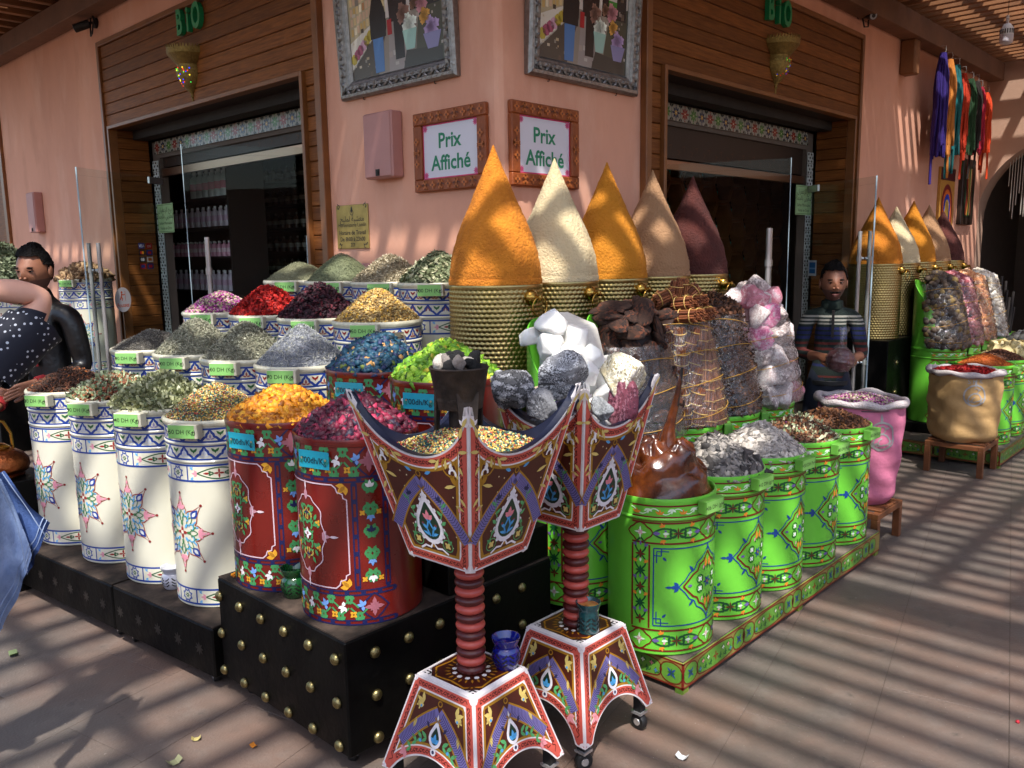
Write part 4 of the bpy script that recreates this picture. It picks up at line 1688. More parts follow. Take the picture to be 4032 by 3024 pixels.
hp(0, FR, ZW, 0.105, 'clove-brown heap in the leftmost front cream drum', '#3a2417',
   [('stick', 1500, .024, [('#3b2619', 4), ('#563522', 3), ('#75452a', 2), ('#b0622c', .4)], .9), ('grain', 900, .011, [('#2e1c12', 3), ('#5c3a24', 2)], .8)])
hp(1, FR, ZW, 0.105, 'potpourri heap of brown sticks and pale green curls', '#5a3a28',
   [('stick', 700, .034, [('#8a5034', 3), ('#6e3e2a', 2), ('#a0653f', 2)], .8), ('curl', 700, .05, [('#a3ad86', 3), ('#7f8f66', 2), ('#c8cba8', 1)], .8), ('petal', 50, .022, [('#a01830', 1), ('#9a4a90', 1), ('#c02020', 1)], .7)])
hp(2, FR, ZW, 0.125, 'curled grey-green leaves heap in a front cream drum', '#555f45',
   [('curl', 2100, .060, [('#aeb088', 3), ('#8f9268', 3), ('#6c7048', 3), ('#cccba8', 1)], .85), ('flake', 300, .035, [('#76815c', 1), ('#96a07d', 1)], .8)])
MIX = [('#c9b05c', 3), ('#b8923e', 2), ('#a8483a', 2.2), ('#3c665a', 2.8), ('#33514a', 1.2), ('#dccf9e', 1.5)]
hp(3, FR, ZW, 0.135, 'yellow, red and green grain mix heap in the cream drum beside the red drums', '#8a7440',
   [('grain', 5200, .0105, MIX, .8)], 1.35)
GY = [('#95937f', 3), ('#7a7863', 3), ('#b0ad96', 2), ('#5c5a49', 1.5)]
hp(0, SR, ZS, 0.10, 'dark brown-grey herb heap, leftmost of the second row', '#43403a',
   [('needle', 2600, .017, [('#625c52', 3), ('#7a756a', 3), ('#938d80', 1.5), ('#4a443b', 2)], .8)])
hp(1, SR, ZS, 0.18, 'coarse grey-green herb heap, second of the second row', '#77755f',
   [('needle', 3400, .019, GY, .8), ('leaf', 1300, .016, [('#8f9077', 2), ('#a5a68c', 1)], .9)], 1.25)
hp(2, SR, ZS, 0.18, 'speckled grey herb heap, third of the second row', '#6f6d59',
   [('needle', 2600, .018, GY, .8), ('leaf', 1800, .015, [('#8f9077', 2), ('#b2b29a', 1), ('#4a4a3c', 2)], .9)], 1.25)
hp(3, SR, ZS, 0.18, 'pale lavender-grey heap beside the blue dried flowers', '#84868a',
   [('needle', 4600, .016, [('#9a9b9c', 3), ('#7f838c', 3), ('#b7b7b0', 2), ('#686c76', 1.5), ('#a8a793', 1)], .7)], 1.2)
hp(0, TR, ZTt, 0.115, 'pink and cream rosebuds heap in the third row', '#6a4054',
   [('bud', 1500, .021, [('#a8468c', 3), ('#8c3a70', 2), ('#b9a78c', 3), ('#8f8a6a', 2), ('#c486b0', 1)], .8)], 1.5)
hp(1, TR, ZTt, 0.155, 'bright red petal heap beside the rosebuds', '#7c1210',
   [('petal', 1900, .026, [('#b31a14', 4), ('#8f1110', 3), ('#cf2c1e', 2), ('#6e0c0c', 1)], .9)], 1.45, gloss=False)
hp(2, TR, ZTt, 0.175, 'dark maroon hibiscus heap beside the red petals', '#2a0f18',
   [('petal', 1900, .026, [('#371420', 4), ('#4a1a26', 3), ('#241018', 3), ('#702a34', .8)], .9)], 1.35)
hp(3, TR, ZTt, 0.16, 'golden chamomile heap in the third row', '#80663a',
   [('lump', 2300, .011, [('#b9934c', 3), ('#a17c3c', 3), ('#d2b878', 2), ('#8a7048', 2), ('#d8a52e', .8)], .8), ('needle', 900, .014, [('#8f7c50', 1), ('#c9b88a', 1)], .8)], 1.35)
hp(0, BR, ZB, 0.115, 'olive-green ground herb heap, leftmost of the back row', '#77775a',
   [('needle', 3600, .010, [('#85866a', 3), ('#6d6e52', 3), ('#9a9a7c', 1.5)], .7)], 1.5)
hp(1, BR, ZB, 0.165, 'mossy green ground herb heap below the brass plaque', '#666c4c',
   [('needle', 3800, .010, [('#70775a', 3), ('#5b6345', 3), ('#878c6c', 1.5)], .7)], 1.45)
hp(2, BR, ZB, 0.15, 'pale fibrous flower heap in the back row', '#877a60',
   [('curl', 2300, .022, [('#b5a688', 3), ('#978a6c', 3), ('#c9bda0', 2), ('#6f654c', 1.5)], .8)], 1.4)
hp(3, BR, ZB, 0.16, 'verbena leaves heap beside the brass drums', '#565c3e',
   [('leaf', 1700, .034, [('#7d8560', 3), ('#5f6846', 3), ('#9aa07c', 1.5), ('#b4b08a', 1)], .7), ('flake', 300, .03, [('#c0bb98', 1), ('#6a7350', 1)], .7)], 1.4)
RG = 'dried flower heaps in the red drums'


def rheap(x, y, z, h, label, base, pal, n=1150, size=.030, lab2=None):
    heap('dried_flower_heap', label, 'dried flowers', (x, y, z), 0.207, h, base, [('crumple', n, size, pal, .7), ('petal', 600, size * .95, pal, 1.0)], 1.5, 0.01, True, RG)


rheap(1.715, 2.86, 1.128, 0.115, 'bright orange dried flower heap in a red drum', '#7a4a10', [('#d88a16', 4), ('#b9701a', 3), ('#e8a62a', 2), ('#8f5312', 1.5)])
rheap(1.73, 2.41, 1.128, 0.125, 'crimson dried flower heap in the front red drum', '#33101c', [('#55162a', 4), ('#3b1022', 3), ('#7c1f38', 2), ('#a02a4a', .8), ('#2a2034', .8)])
rheap(2.16, 2.83, 1.267, 0.145, 'deep blue dried flower heap in a red drum', '#122530', [('#173e55', 4), ('#1c4a5e', 3), ('#202c52', 2), ('#0f2c3a', 2), ('#b98a50', .35), ('#6a7a30', .3)])
rheap(2.164, 2.405, 1.267, 0.14, 'lime green dried flower heap in a red drum', '#3f5a14', [('#7fae24', 4), ('#5f8f20', 3), ('#9cbf3a', 2), ('#4a6a1c', 1.5), ('#b8a82c', .6)])

GH = 'heaps in the near green drums'
ZG = 0.772
SLT = [('#b3aaa0', 3), ('#968f87', 3), ('#c9c0b4', 2), ('#746e69', 1.2)]
heap('slate_heap', 'dark grey slate chip heap next to the brown paste', 'slate chips', (3.29, 1.865, ZG), 0.212, 0.155, '#6a645e',
     [('chip', 1200, .036, [('#8d867e', 3), ('#6f6a65', 3), ('#aba398', 1.5), ('#4c4a48', 2)], .28), ('chip', 60, .06, [('#3a3634', 1), ('#4f4a47', 1)], .5)], 1.2, 0.012, group=GH)
heap('slate_heap', 'pale slate flake heap, third green drum from the corner', 'slate chips', (3.715, 1.865, ZG), 0.212, 0.135, '#77716a',
     [('chip', 1500, .040, SLT, .25)], 1.3, 0.008, group=GH)
heap('potpourri_heap', 'brown potpourri heap with red berries and pale stems in a green drum', 'potpourri', (4.12, 1.865, ZG), 0.212, 0.11, '#45301f',
     [('stick', 900, .030, [('#5a3a26', 3), ('#7a4e32', 3), ('#3e2818', 2)], .8), ('lump', 300, .022, [('#8a5a34', 2), ('#5e3a22', 2)], .8), ('curl', 240, .05, [('#9aa47c', 2), ('#c8c4a0', 1)], .8), ('grain', 90, .014, [('#b01c20', 1), ('#a04a8c', 1)], .5)], 1.4, group=GH)
heap('bark_heap', 'shredded bark heap in the green drum beside the pink sack', 'bark', (4.545, 1.865, ZG), 0.212, 0.075, '#4a3020',
     [('stick', 900, .036, [('#5c3a24', 3), ('#7c4e2e', 3), ('#a06a3c', 1.5), ('#3c2616', 2)], .7), ('flake', 500, .03, [('#6a4428', 2), ('#8f5f38', 1)], .8)], 1.6, group=GH)

# glossy brown paste with a long pulled strand
M_PASTE = mat('glossy_brown_paste', '#33140a', 0.26, var=0.4, vs=14, col2='#63300f', coat=0.3, bump=0.35, bs=22)
rng = np.random.default_rng(11)
nu, nv = 96, 44
vs, fs = [(0, 0, 0.235)], []
for j in range(1, nv + 1):
    q = j / nv
    for i in range(nu):
        a = 2 * PI * i / nu
        r = 0.208 * q ** 0.85
        fold = 0.5 + 0.5 * math.sin(3 * a + 13 * q + 1.2 * math.sin(2 * a))
        fold2 = abs(math.sin(2.5 * a - 9 * q + 2 * math.sin(3 * a + 4)))
        z = 0.185 * (1 - q ** 2.6) + 0.034 * fold * math.sin(PI * min(1, q * 1.1)) + 0.028 * fold2 * (1 - q) + 0.016 * math.sin(26 * q + 2 * math.sin(a)) * (q > .35) * (1 - q)
        rr = r * (1 + 0.07 * math.sin(22 * q + 3 * a) * math.sin(PI * q) + 0.05 * fold2 * math.sin(PI * q))
        z += q * (0.018 * math.sin(5.1 * a + 7 * q) * math.sin(11 * q + 2 * a) + 0.012 * math.sin(9 * a - 17 * q + 1) + 0.010 * abs(math.sin(7 * a + 23 * q))) * math.sin(PI * min(1, .12 + q * .95))
        vs.append((rr * math.cos(a), rr * math.sin(a), max(z, 0.0)))
fs = [(0, 1 + i, 1 + (i + 1) % nu) for i in range(nu)]
for j in range(nv - 1):
    for i in range(nu):
        a, b = 1 + j * nu + i, 1 + j * nu + (i + 1) % nu
        fs.append((a, a + nu, b + nu, b))
pst = MB().add(vs, fs).build('paste_mound', M_PASTE, None, 70, (2.86, 1.865, ZG - .004))
tag(pst, 'glossy reddish brown paste mound in the green drum nearest the corner', 'paste')
MB().tube([(0.0, -0.03, 0.16), (-0.003, -0.03, 0.24), (0.004, -0.04, 0.30), (0.014, -0.055, 0.38), (0.02, -0.065, 0.45), (0.025, -0.072, 0.50)], [.055, .03, .020, .015, .011, .004], 14).build('pulled_strand', M_PASTE, pst, 60)
MB().tube([(0.012, -0.062, 0.36), (0.026, -0.074, 0.515)], [.008, .006], 8).build('paddle', mat('dark_stained_wood', '#1d120c', 0.5), pst, 60)

# ------------------------------------------------------------------ hammered brass drums with spice cones
M_HAM = mat('hammered_brass', '#b79f68', 0.30, 1.0, var=0.22, vs=7, col2='#8f7d4c', rvar=0.08)


def hammered():
    R, h = 0.213, 0.64
    nb, nr = 54, 31
    sa_, sr_ = 6, 5
    nA, nR = nb * sa_, nr * sr_
    j = np.arange(nR + 1)
    i = np.arange(nA)
    J, I = np.meshgrid(j, i, indexing='ij')
    row = np.minimum(J // sr_, nr - 1)
    fv = (J - row * sr_) / sr_
    fu = ((I / sa_ + 0.5 * (row % 2)) % 1.0)
    d = np.clip(1 - ((fu - .5) / .5) ** 2, 0, 1) ** .6 * np.clip(1 - ((fv - .5) / .5) ** 2, 0, 1) ** .6
    r = R + 0.0048 * d
    a = 2 * PI * I / nA
    V = np.stack([r * np.cos(a), r * np.sin(a), h * J / nR], -1).reshape(-1, 3)
    Fq = []
    base = (J[:-1] * nA + I[:-1])
    nxt = (J[:-1] * nA + (I[:-1] + 1) % nA)
    Fq = np.stack([base, nxt, nxt + nA, base + nA], -1).reshape(-1, 4)
    return np_mesh('body', V, Fq, np.full((len(Fq), 3), .4), M_HAM, smooth=True)


HAM = hammered()
RIMB = MB().lathe([(0.208, 0.625), (0.217, 0.628), (0.219, 0.636), (0.216, 0.643), (0.0, 0.643)], 64).mesh('rim', M_HAM, 50)
KNOB = MB().lathe([(0.034, 0), (0.036, 0.006), (0.033, 0.018), (0.024, 0.028), (0.012, 0.034), (0.009, 0.05), (0.013, 0.056), (0.013, 0.064), (0.0, 0.068)], 24, None, (0, 0, 0), M=Matrix.Rotation(PI / 2, 4, 'Y')).mesh('knob', M_BRASS, 50)
RING = MB().tube([(0.058 + .004 * math.sin(2 * PI * k / 24), 0.043 * math.sin(2 * PI * k / 24), -0.04 + 0.043 * math.cos(2 * PI * k / 24)) for k in range(24)], 0.0032, 8, closed=True).mesh('ring', M_BRASS, 60)


def brass_drum(x, y, z, label, group):
    d = thing('brass_drum', label, 'drum', (x, y, z), rad(270), group)
    link('body', HAM, d)
    link('rim', RIMB, d)
    k = link('knob', KNOB, d, (0.2145, 0, 0.585))
    link('ring', RING, k)
    return d


CONE_C = [('#b86a10', '#c97c1c', 'orange turmeric-coloured'), ('#d2c09a', '#c4ae84', 'pale beige'), ('#c27c12', '#b06c10', 'golden yellow'), ('#a47c58', '#94704f', 'light brown'), ('#3f1813', '#54241c', 'dark red-brown')]


def spice_cone(x, y, z, h, k, label, group):
    c1, c2, _ = CONE_C[k]
    m = mat('ground_spice_%s' % ('orange', 'beige', 'golden', 'brown', 'maroon')[k], c1, 0.92, var=0.2, vs=7, col2=c2, bump=1.0, bs=85, detail=10)
    rng = np.random.default_rng(40 + k)
    nz, na = 70, 72
    V, R = [], 0.214
    prof = [(0, 1.0), (.10, .985), (.25, .90), (.42, .73), (.6, .49), (.78, .265), (.9, .12), (1.0, .012)]
    for j in range(nz + 1):
        q = j / nz
        r = R * np.interp(q, [p[0] for p in prof], [p[1] for p in prof])
        for i in range(na):
            a = 2 * PI * i / na
            b = 0.0022 * math.sin(9 * a + 15 * q + k) * math.cos(21 * q - 3 * a) + 0.0016 * math.sin(23 * a - 40 * q) + rng.normal(0, .0007)
            rr = max(r + b * min(1, r / .05), 0.001)
            V.append((rr * math.cos(a), rr * math.sin(a), h * q))
    V = np.array(V)
    J, I = np.meshgrid(np.arange(nz), np.arange(na), indexing='ij')
    b, n_ = J * na + I, J * na + (I + 1) % na
    F_ = np.stack([b, n_, n_ + na, b + na], -1).reshape(-1, 4)
    o = link('spice_cone', np_mesh('spice_cone', V, F_, np.full((len(F_), 3), .5), m, True), None, (x, y, z))
    tag(o, label, 'spice cone', group)
    bd = MB().lathe([(R - .006, 0.0), (R + .0035, 0.0), (R + .0035, 0.022), (R + .001, 0.026), (R - .006, .026)], 72).build('base_band', m, o, 40)
    return o


for i in range(5):
    x = 2.785 + 0.4265 * i
    nm = CONE_C[i][2]
    tail = (' next to the cream drums', '', '', '', ' by the shop door')[i]
    brass_drum(x, 2.735, 0.965, 'near hammered brass drum under the %s cone%s' % (nm, tail), 'near brass drums')
    spice_cone(x, 2.735, 1.608, (0.625, 0.595, 0.605, 0.59, 0.58)[i], i, 'near pointed %s spice cone%s' % (nm, tail), 'near spice cones')
    x = 7.50 + 0.445 * i
    brass_drum(x, 2.735, 0.965, 'far hammered brass drum under the %s cone' % nm, 'far brass drums')
    spice_cone(x, 2.735, 1.608, (0.565, 0.50, 0.565, 0.54, 0.50)[i], i, 'far pointed %s spice cone beyond the shop door' % nm, 'far spice cones')


def cabinet(x0, x1, label):
    c = thing('black_cabinet', label, 'cabinet', (0, 0, 0))
    MB().box((x0, 2.51, 0.0), (x1, 3.06, 0.964), None, 0.006).build('body', M_BLACK, c)
    for k in range(int((x1 - x0) / 0.42)):
        for j in range(3):
            cx_, cz_ = x0 + 0.21 + 0.42 * k, 0.24 + 0.26 * j
            o = Orn()
            o.flower(0, 0, .075, '#241f1b', 0, 12, 0, .22)
            m = MB()
            o.onto(m, plane((cx_, 2.51, cz_), (1, 0, 0), (0, 0, 1), .0012))
            m.build('rosette', M_PAINT, c)
            s = link('stud', STUD, c, (cx_, 2.509, cz_))
            s.rotation_euler = (PI / 2, 0, 0)


cabinet(2.60, 4.72, 'black cabinet with brass studs under the near brass drums')
cabinet(7.27, 9.5, 'black cabinet with brass studs under the far brass drums')

# ------------------------------------------------------------------ rear green drums with sloping goods
M_SALT = mat('salt_crystal', '#eceae4', 0.4, var=0.05, vs=8, sub=0.1, bump=0.4, bs=25)
M_ROCKA = mat('speckled_stone', attr=True, rough=0.7, var=0.3, vs=30, bump=0.6, bs=45)
M_BARK = mat('dark_bark', attr=True, rough=0.8, var=0.4, vs=25, bump=0.8, bs=40)
M_FILM = glass('clear_plastic_film', (0.95, 0.95, 0.95), 0.10, 1.6, 1.0, 30, 1.9, 0.018)
M_STRING = mat('yellow_string', '#b8892c', 0.7)
SL_H, SL_R = 0.56, 0.205


def slope(a, b):
    """a (-1..1) round the open front, b (-1..1) from the rim up to the crown: a leaning, tapering column of goods"""
    th = a * 1.72
    t = min(1.0, (b + 1) / 1.5)
    u = max(0.0, (b - 0.5) / 0.5)
    r = SL_R * (1.02 - 0.26 * t ** 1.3) * (1 - 0.85 * u)
    yc = 0.075 * t ** 1.2
    return np.array([r * math.sin(th), yc - r * math.cos(th), SL_H * t + 0.06 * u])


def slope_n(a, b):
    d = .01
    b = min(b, .97)
    u, v = slope(a + d, b) - slope(a - d, b), slope(a, b + d) - slope(a, b - d)
    n = np.cross(u, v)
    return n / (np.linalg.norm(n) + 1e-12)


def shield(par, R=0.219, lim=(-0.35, PI + 0.35)):
    """the drum wall left standing behind the sloping goods"""
    n = 40
    vs, fs = [], []
    for i in range(n + 1):
        t = lim[0] + (lim[1] - lim[0]) * i / n
        q = (math.sin(t) + 1) / 2
        zt = 0.02 + (SL_H + .0) * q ** 0.9
        for r in (R, R - .006):
            vs += [(r * math.cos(t), r * math.sin(t), -0.02), (r * math.cos(t), r * math.sin(t), zt)]
        if i:
            k = 4 * i
            fs += [(k - 4, k, k + 1, k - 3), (k - 2, k - 1, k + 3, k + 2), (k - 3, k + 1, k + 3, k - 1)]
    return MB().add(vs, fs).build('raised_back', M_GREEN, par, 40, (0, 0, 0.65), rz=-rad(270))


def film(par, b1=0.35, seed=0, off=0.018, m=None):
    rng = np.random.default_rng(seed)
    vs, fs = [], []
    nb_, na_ = 20, 34
    for j in range(nb_ + 1):
        b = -0.98 + (b1 + 0.98) * j / nb_
        for i in range(na_ + 1):
            a = -1 + 2 * i / na_
            p = slope(a, b) + slope_n(a, b) * (off + rng.uniform(-.004, .006) + .004 * math.sin(40 * b + 6 * a + seed))
            vs.append(tuple(p))
    for j in range(nb_):
        for i in range(na_):
            k = j * (na_ + 1) + i
            fs.append((k, k + 1, k + na_ + 2, k + na_ + 1))
    MB().add(vs, fs).build('plastic_film', m or M_FILM, par, 50)
    st = MB()
    for k in range(4):
        b = -0.8 + 0.36 * k
        if b > b1:
            break
        pts = [tuple(slope(a, b + .07 * math.sin(3 * a + k)) + slope_n(a, b) * (off + .007)) for a in np.linspace(-1, 1, 25)]
        st.tube(pts, 0.0018, 5)
    st.build('binding_string', M_STRING, par, None, kind='stuff')


def slope_body(name, label, cat, x, y, z, base, group=None):
    mb = MB()
    n, m = 18, 30
    vs = [tuple(slope(-1 + 2 * i / m, -1 + 2 * j / n) - slope_n(-1 + 2 * i / m, min(.95, -1 + 2 * j / n)) * .012) for j in range(n + 1) for i in range(m + 1)]
    fs = [(j * (m + 1) + i, j * (m + 1) + i + 1, (j + 1) * (m + 1) + i + 1, (j + 1) * (m + 1) + i) for j in range(n) for i in range(m)]
    vs += [(p[0], p[1], -0.05) for p in vs[:m + 1]]
    k = (n + 1) * (m + 1)
    fs += [(k + i, k + i + 1, i + 1, i) for i in range(m)]
    o = mb.add(vs, fs, base).build(name, M_PIECE, None, True, (x, y, z))
    return tag(o, label, cat, group)


def orient(o, n, yaw, sc=1.0):
    q = Vector(n).to_track_quat('Z', 'Y')
    o.rotation_mode = 'QUATERNION'
    o.rotation_quaternion = q @ Matrix.Rotation(yaw, 3, 'Z').to_quaternion()
    o.scale = (sc, sc, sc)


BGX = [2.83, 3.25, 3.665, 4.065, 4.49]
BGL = ['rear green drum with raised back holding white salt', 'rear green drum with raised back holding bark', 'rear green drum with raised back holding twig bundles',
       'rear green drum with raised back holding brown root clumps', 'rear green drum with raised back holding pink stones']
ZBG = 0.23
rsr = thing('riser_board', 'plain dark board raising the rear green drums', 'board', (0, 0, 0))
MB().box((2.72, 2.09, 0.1405), (4.75, 2.505, 0.2295), None, 0.003).build('board', M_BLACK, rsr)
for i, x in enumerate(BGX):
    d = drum('green', BGL[i], x, 2.29, ZBG, rad(270), (None, None, '40 DH (Kg)', '500 DH (Kg)', None)[i], rad(38), None, None, 'rear green drums')
    shield(d)
ZC = ZBG + 0.65

# salt blocks
sp = slope_body('salt_heap', 'blinding white salt blocks piled in a green drum beside the front brass drum', 'salt', BGX[0], 2.29, ZC, '#cfcabf')
SALT = [rock_mesh('salt_block', 60 + k, 1.15, '#e8e6e0', M_SALT, 20, 3, .012, .3, (1, .8, .85)) for k in range(4)]
for k, (x, y, z, s) in enumerate([(2.66, 2.29, 1.452, .085), (2.60, 2.36, 1.40, .062), (2.615, 2.27, 1.352, .075), (2.735, 2.22, 1.385, .085), (2.685, 2.20, 1.325, .062), (2.625, 2.22, 1.29, .062),
                                  (2.76, 2.16, 1.30, .072), (2.80, 2.25, 1.37, .07), (2.70, 2.13, 1.24, .066), (2.80, 2.12, 1.22, .07), (2.88, 2.16, 1.25, .07), (2.66, 2.14, 1.20, .055), (2.86, 2.25, 1.33, .075), (2.75, 2.08, 1.15, .07), (2.90, 2.10, 1.15, .07), (2.67, 2.09, 1.10, .06)]):
    o = link('salt_block', SALT[k % 4], sp, (x - BGX[0] + .03, y - 2.29 + .02, z - ZC))
    o.rotation_euler = (k * 1.1, k * .7, k * 2.3)
    o.scale = (s * .84, s * .84, s * .84)
film(sp, -.35, 1, .05)

# bark chunks
bp = slope_body('bark_heap', 'dark bark slabs under clear film in a green drum', 'bark', BGX[1], 2.29, ZC, '#241610')
BARK = [rock_mesh('bark_slab', 80 + k, 1.0, '#3a241a', M_BARK, 8, 2, .06, .25, (1.0, .62, .28), [('#3a2318', 3), ('#4d2f20', 2), ('#2a1a14', 2), ('#6b3a24', 1)]) for k in range(5)]
rb = np.random.default_rng(3)
k = 0
for b in np.arange(-.9, .98, .21):
    for a in np.arange(-.95, .96, .27):
        a_, b_ = a + rb.uniform(-.08, .08), min(b + rb.uniform(-.06, .06), .98)
        n_ = slope_n(a_, b_)
        o = link('bark_slab', BARK[k % 5], bp, tuple(slope(a_, b_) + n_ * rb.uniform(0, .025)))
        orient(o, n_ + rb.normal(0, .35, 3), rb.uniform(0, 6), rb.uniform(.05, .085))
        k += 1
for k in range(7):
    o = link('bark_slab', BARK[k % 5], bp, (-.15 + .05 * k, rb.uniform(-.10, .06), SL_H - .02 + rb.uniform(0, .06)))
    o.rotation_euler = (rb.uniform(-1, 1), rb.uniform(-1, 1), rb.uniform(0, 6))
    o.scale = (.075, .075, .075)
film(bp, .15, 2, .045)

# bundles of red-brown twigs tied with yellow bands
tp = slope_body('twig_bundle_heap', 'tied red-brown twig bundles stacked under clear film in a green drum', 'twig bundles', BGX[2], 2.29, ZC, '#3a2014')


def bundle():
    m = MB()
    rng = random.Random(9)
    for k in range(26):
        r = .031 * math.sqrt((k + .5) / 26)
        a = k * 2.4
        c = ('#7a4228', '#8d5232', '#64351f', '#9a6038')[k % 4]
        x, y = r * math.cos(a), r * math.sin(a)
        L_ = .052 + rng.uniform(-.005, .005)
        m.tube([(x, y, -L_), (x, y, L_)], .0042, 5, c)
    for z in (-.03, .026):
        m.tube([(.0355 * math.cos(2 * PI * i / 14), .0355 * math.sin(2 * PI * i / 14), z) for i in range(14)], .0028, 5, '#c9a258', closed=True)
    return m.mesh('twig_bundle', M_ATTR)


BUN = bundle()
for j, b in enumerate(np.arange(-.86, .42, .262)):
    na_ = 10 if b < -.3 else 9
    for i in range(na_):
        a = -1 + (2 * i + 1) / na_
        p = slope(a, b) + slope_n(a, b) * .004
        o = link('twig_bundle', BUN, tp, tuple(p))
        o.rotation_euler = (-.30 * math.cos(1.7 * a) + .05 * math.sin(7 * i + j), -.22 * a, i * 1.3)
for k, (x_, y_, dz, rx, rz) in enumerate([(-.11, -.10, .0, 1.5, .2), (-.04, -.11, .0, 1.5, -.2), (.03, -.10, .0, 1.5, .1), (.10, -.09, .0, 1.5, -.3), (-.08, -.06, .06, 1.45, .1), (-.01, -.07, .065, 1.5, -.1), (.06, -.06, .06, 1.4, .3),
                                        (-.05, .0, .115, .15, 0), (.02, .01, .125, .1, 0), (.09, .0, .10, .9, 1.2), (-.12, .02, .09, 1.2, 1.0), (.12, -.02, .05, 1.0, .8), (-.10, .08, .06, .6, .3), (.05, .08, .07, .8, 2.0)]):
    o = link('twig_bundle', BUN, tp, (x_, y_, SL_H - .01 + dz))
    o.rotation_euler = (rx, 0, rz)
film(tp, .36, 3, .042)

# brown root clumps
cp = slope_body('root_clump_heap', 'brown tangled root clumps under clear film in a green drum', 'root clumps', BGX[3], 2.29, ZC, '#2c1b13')
rc = np.random.default_rng(8)
ab = rc.uniform(-1, 1, (6000, 2))
ab = ab[:3600]
PP = np.array([slope(a, b) for a, b in ab])
NN = np.array([slope_n(a, b) for a, b in ab])
V, F_, C_ = cat_pieces([pieces(rc, PP[:1100], NN[:1100], 'lump', .030, [('#4a2c1c', 3), ('#5f3a26', 2), ('#34201a', 3), ('#75492e', 1)], .8, .3), pieces(rc, PP[1100:3000], NN[1100:3000], 'curl', .04, [('#54341f', 3), ('#6d4628', 2), ('#38231a', 2)], 1.0, .3, .3)])
link('pieces', np_mesh('pieces', V, F_, C_, M_PIECE), cp, kind='stuff')
film(cp, .4, 4, .022)

# pink and white stones
kp = slope_body('pink_stone_heap', 'pink and white mineral stones under clear film in a green drum by the door', 'stones', BGX[4], 2.29, ZC, '#8a6a68')
PKP = [[('#d9c9c4', 3), ('#c9b2ae', 2), ('#e6dcd8', 2)], [('#c97f8c', 3), ('#d898a4', 2), ('#e0c0c4', 1)], [('#b9a8a2', 2), ('#dccfc8', 2), ('#9a8a86', 1)], [('#cf6f92', 2), ('#e08fb0', 2), ('#d8b8c0', 1)]]
PKS = [rock_mesh('pink_stone', 100 + k, 1.0, '#ccc', M_ROCKA, 11, 3, .025, .12, (1, .85, .8), PKP[k]) for k in range(4)]
k = 0
rk = np.random.default_rng(21)
for b in np.arange(-.88, .98, .30):
    for a in np.arange(-.9, .95, .36):
        n_ = slope_n(a, min(b, .9))
        o = link('pink_stone', PKS[(0, 2, 0, 1, 0, 3, 2)[k % 7]], kp, tuple(slope(a + .12 * (k % 2), min(b, .98)) + n_ * .012))
        orient(o, n_ + rk.normal(0, .3, 3), rk.uniform(0, 6), rk.uniform(.062, .085))
        k += 1
for k, (a, b, dz, s, t) in enumerate([(-.5, .6, .03, .08, 1), (-.1, .8, .06, .085, 2), (.35, .7, .05, .07, 0), (.7, .55, .03, .07, 3), (.1, .55, .03, .075, 1)]):
    o = link('pink_stone', PKS[t], kp, tuple(slope(a, b) + np.array([0, 0, dz])))
    o.rotation_euler = (k, k * 2, k * 3)
    o.scale = (s, s, s)
film(kp, .25, 5, .06)
# ------------------------------------------------------------------ painted incense stands
SAL, MAR, OCH, PUR = '#bf5244', '#45190d', '#9a6e16', '#6f679c'
M_STAND = mat('stand_white_paint', '#d9d2d0', 0.45, var=0.1, vs=12)
M_NAVY = mat('dark_navy_edge', '#1a1e33', 0.4, var=0.15, vs=20)


def strip_fill(o, lo, up, s0, s1, c, l, n=46):
    pts, fs = [], []
    ss = [s0 + (s1 - s0) * i / n for i in range(n + 1)]
    ok = []
    for s in ss:
        a, b = lo(s), up(s)
        pts += [(s, a), (s, max(a, b))]
        ok.append(b > a)
    for i in range(n):
        if ok[i] or ok[i + 1]:
            fs.append((2 * i, 2 * i + 2, 2 * i + 3, 2 * i + 1))
    o.raw(pts, fs, c, l)


def wavy(o, pts, w, c, l, amp=.006, per=.028):
    """the dark wavy line with half-moons that runs along the salmon borders"""
    p = np.array(pts, float)
    seg = np.linalg.norm(np.diff(p, axis=0), axis=1)
    L_ = np.concatenate([[0], np.cumsum(seg)])
    n = max(6, int(L_[-1] / .004))
    q = np.linspace(0, L_[-1], n)
    x, y = np.interp(q, L_, p[:, 0]), np.interp(q, L_, p[:, 1])
    d = np.stack([np.gradient(x), np.gradient(y)], 1)
    d /= np.linalg.norm(d, axis=1)[:, None] + 1e-9
    nn = np.stack([-d[:, 1], d[:, 0]], 1)
    wv = np.stack([x, y], 1) + nn * (amp * np.sin(2 * PI * q / per))[:, None]
    o.stroke(wv, w, c, l)
    for k in range(int(L_[-1] / (per / 2)) - 1):
        t = (k + .75) * per / 2 if False else (k + .5) * per / 2
        i = min(n - 1, int(t / L_[-1] * (n - 1)))
        sg = -1 if k % 2 == 0 else 1
        cx_, cy_ = x[i] + nn[i, 0] * sg * amp * .55, y[i] + nn[i, 1] * sg * amp * .55
        o.leaf(cx_ - d[i, 0] * .0055, cy_ - d[i, 1] * .0055, math.atan2(d[i, 1], d[i, 0]), .011, .006, c, l)


def tear(o, c, t, w, h, col, l, n=18):
    pts = []
    for i in range(n):
        a = 2 * PI * i / n
        y = -math.cos(a)
        x = math.sin(a) * (1 - .55 * max(0, y)) * (1 - .35 * max(0, y) ** 2)
        pts.append((c + w / 2 * x, t + h * (.42 * y if y < 0 else .58 * y)))
    o.poly(pts, col, l)
    return pts


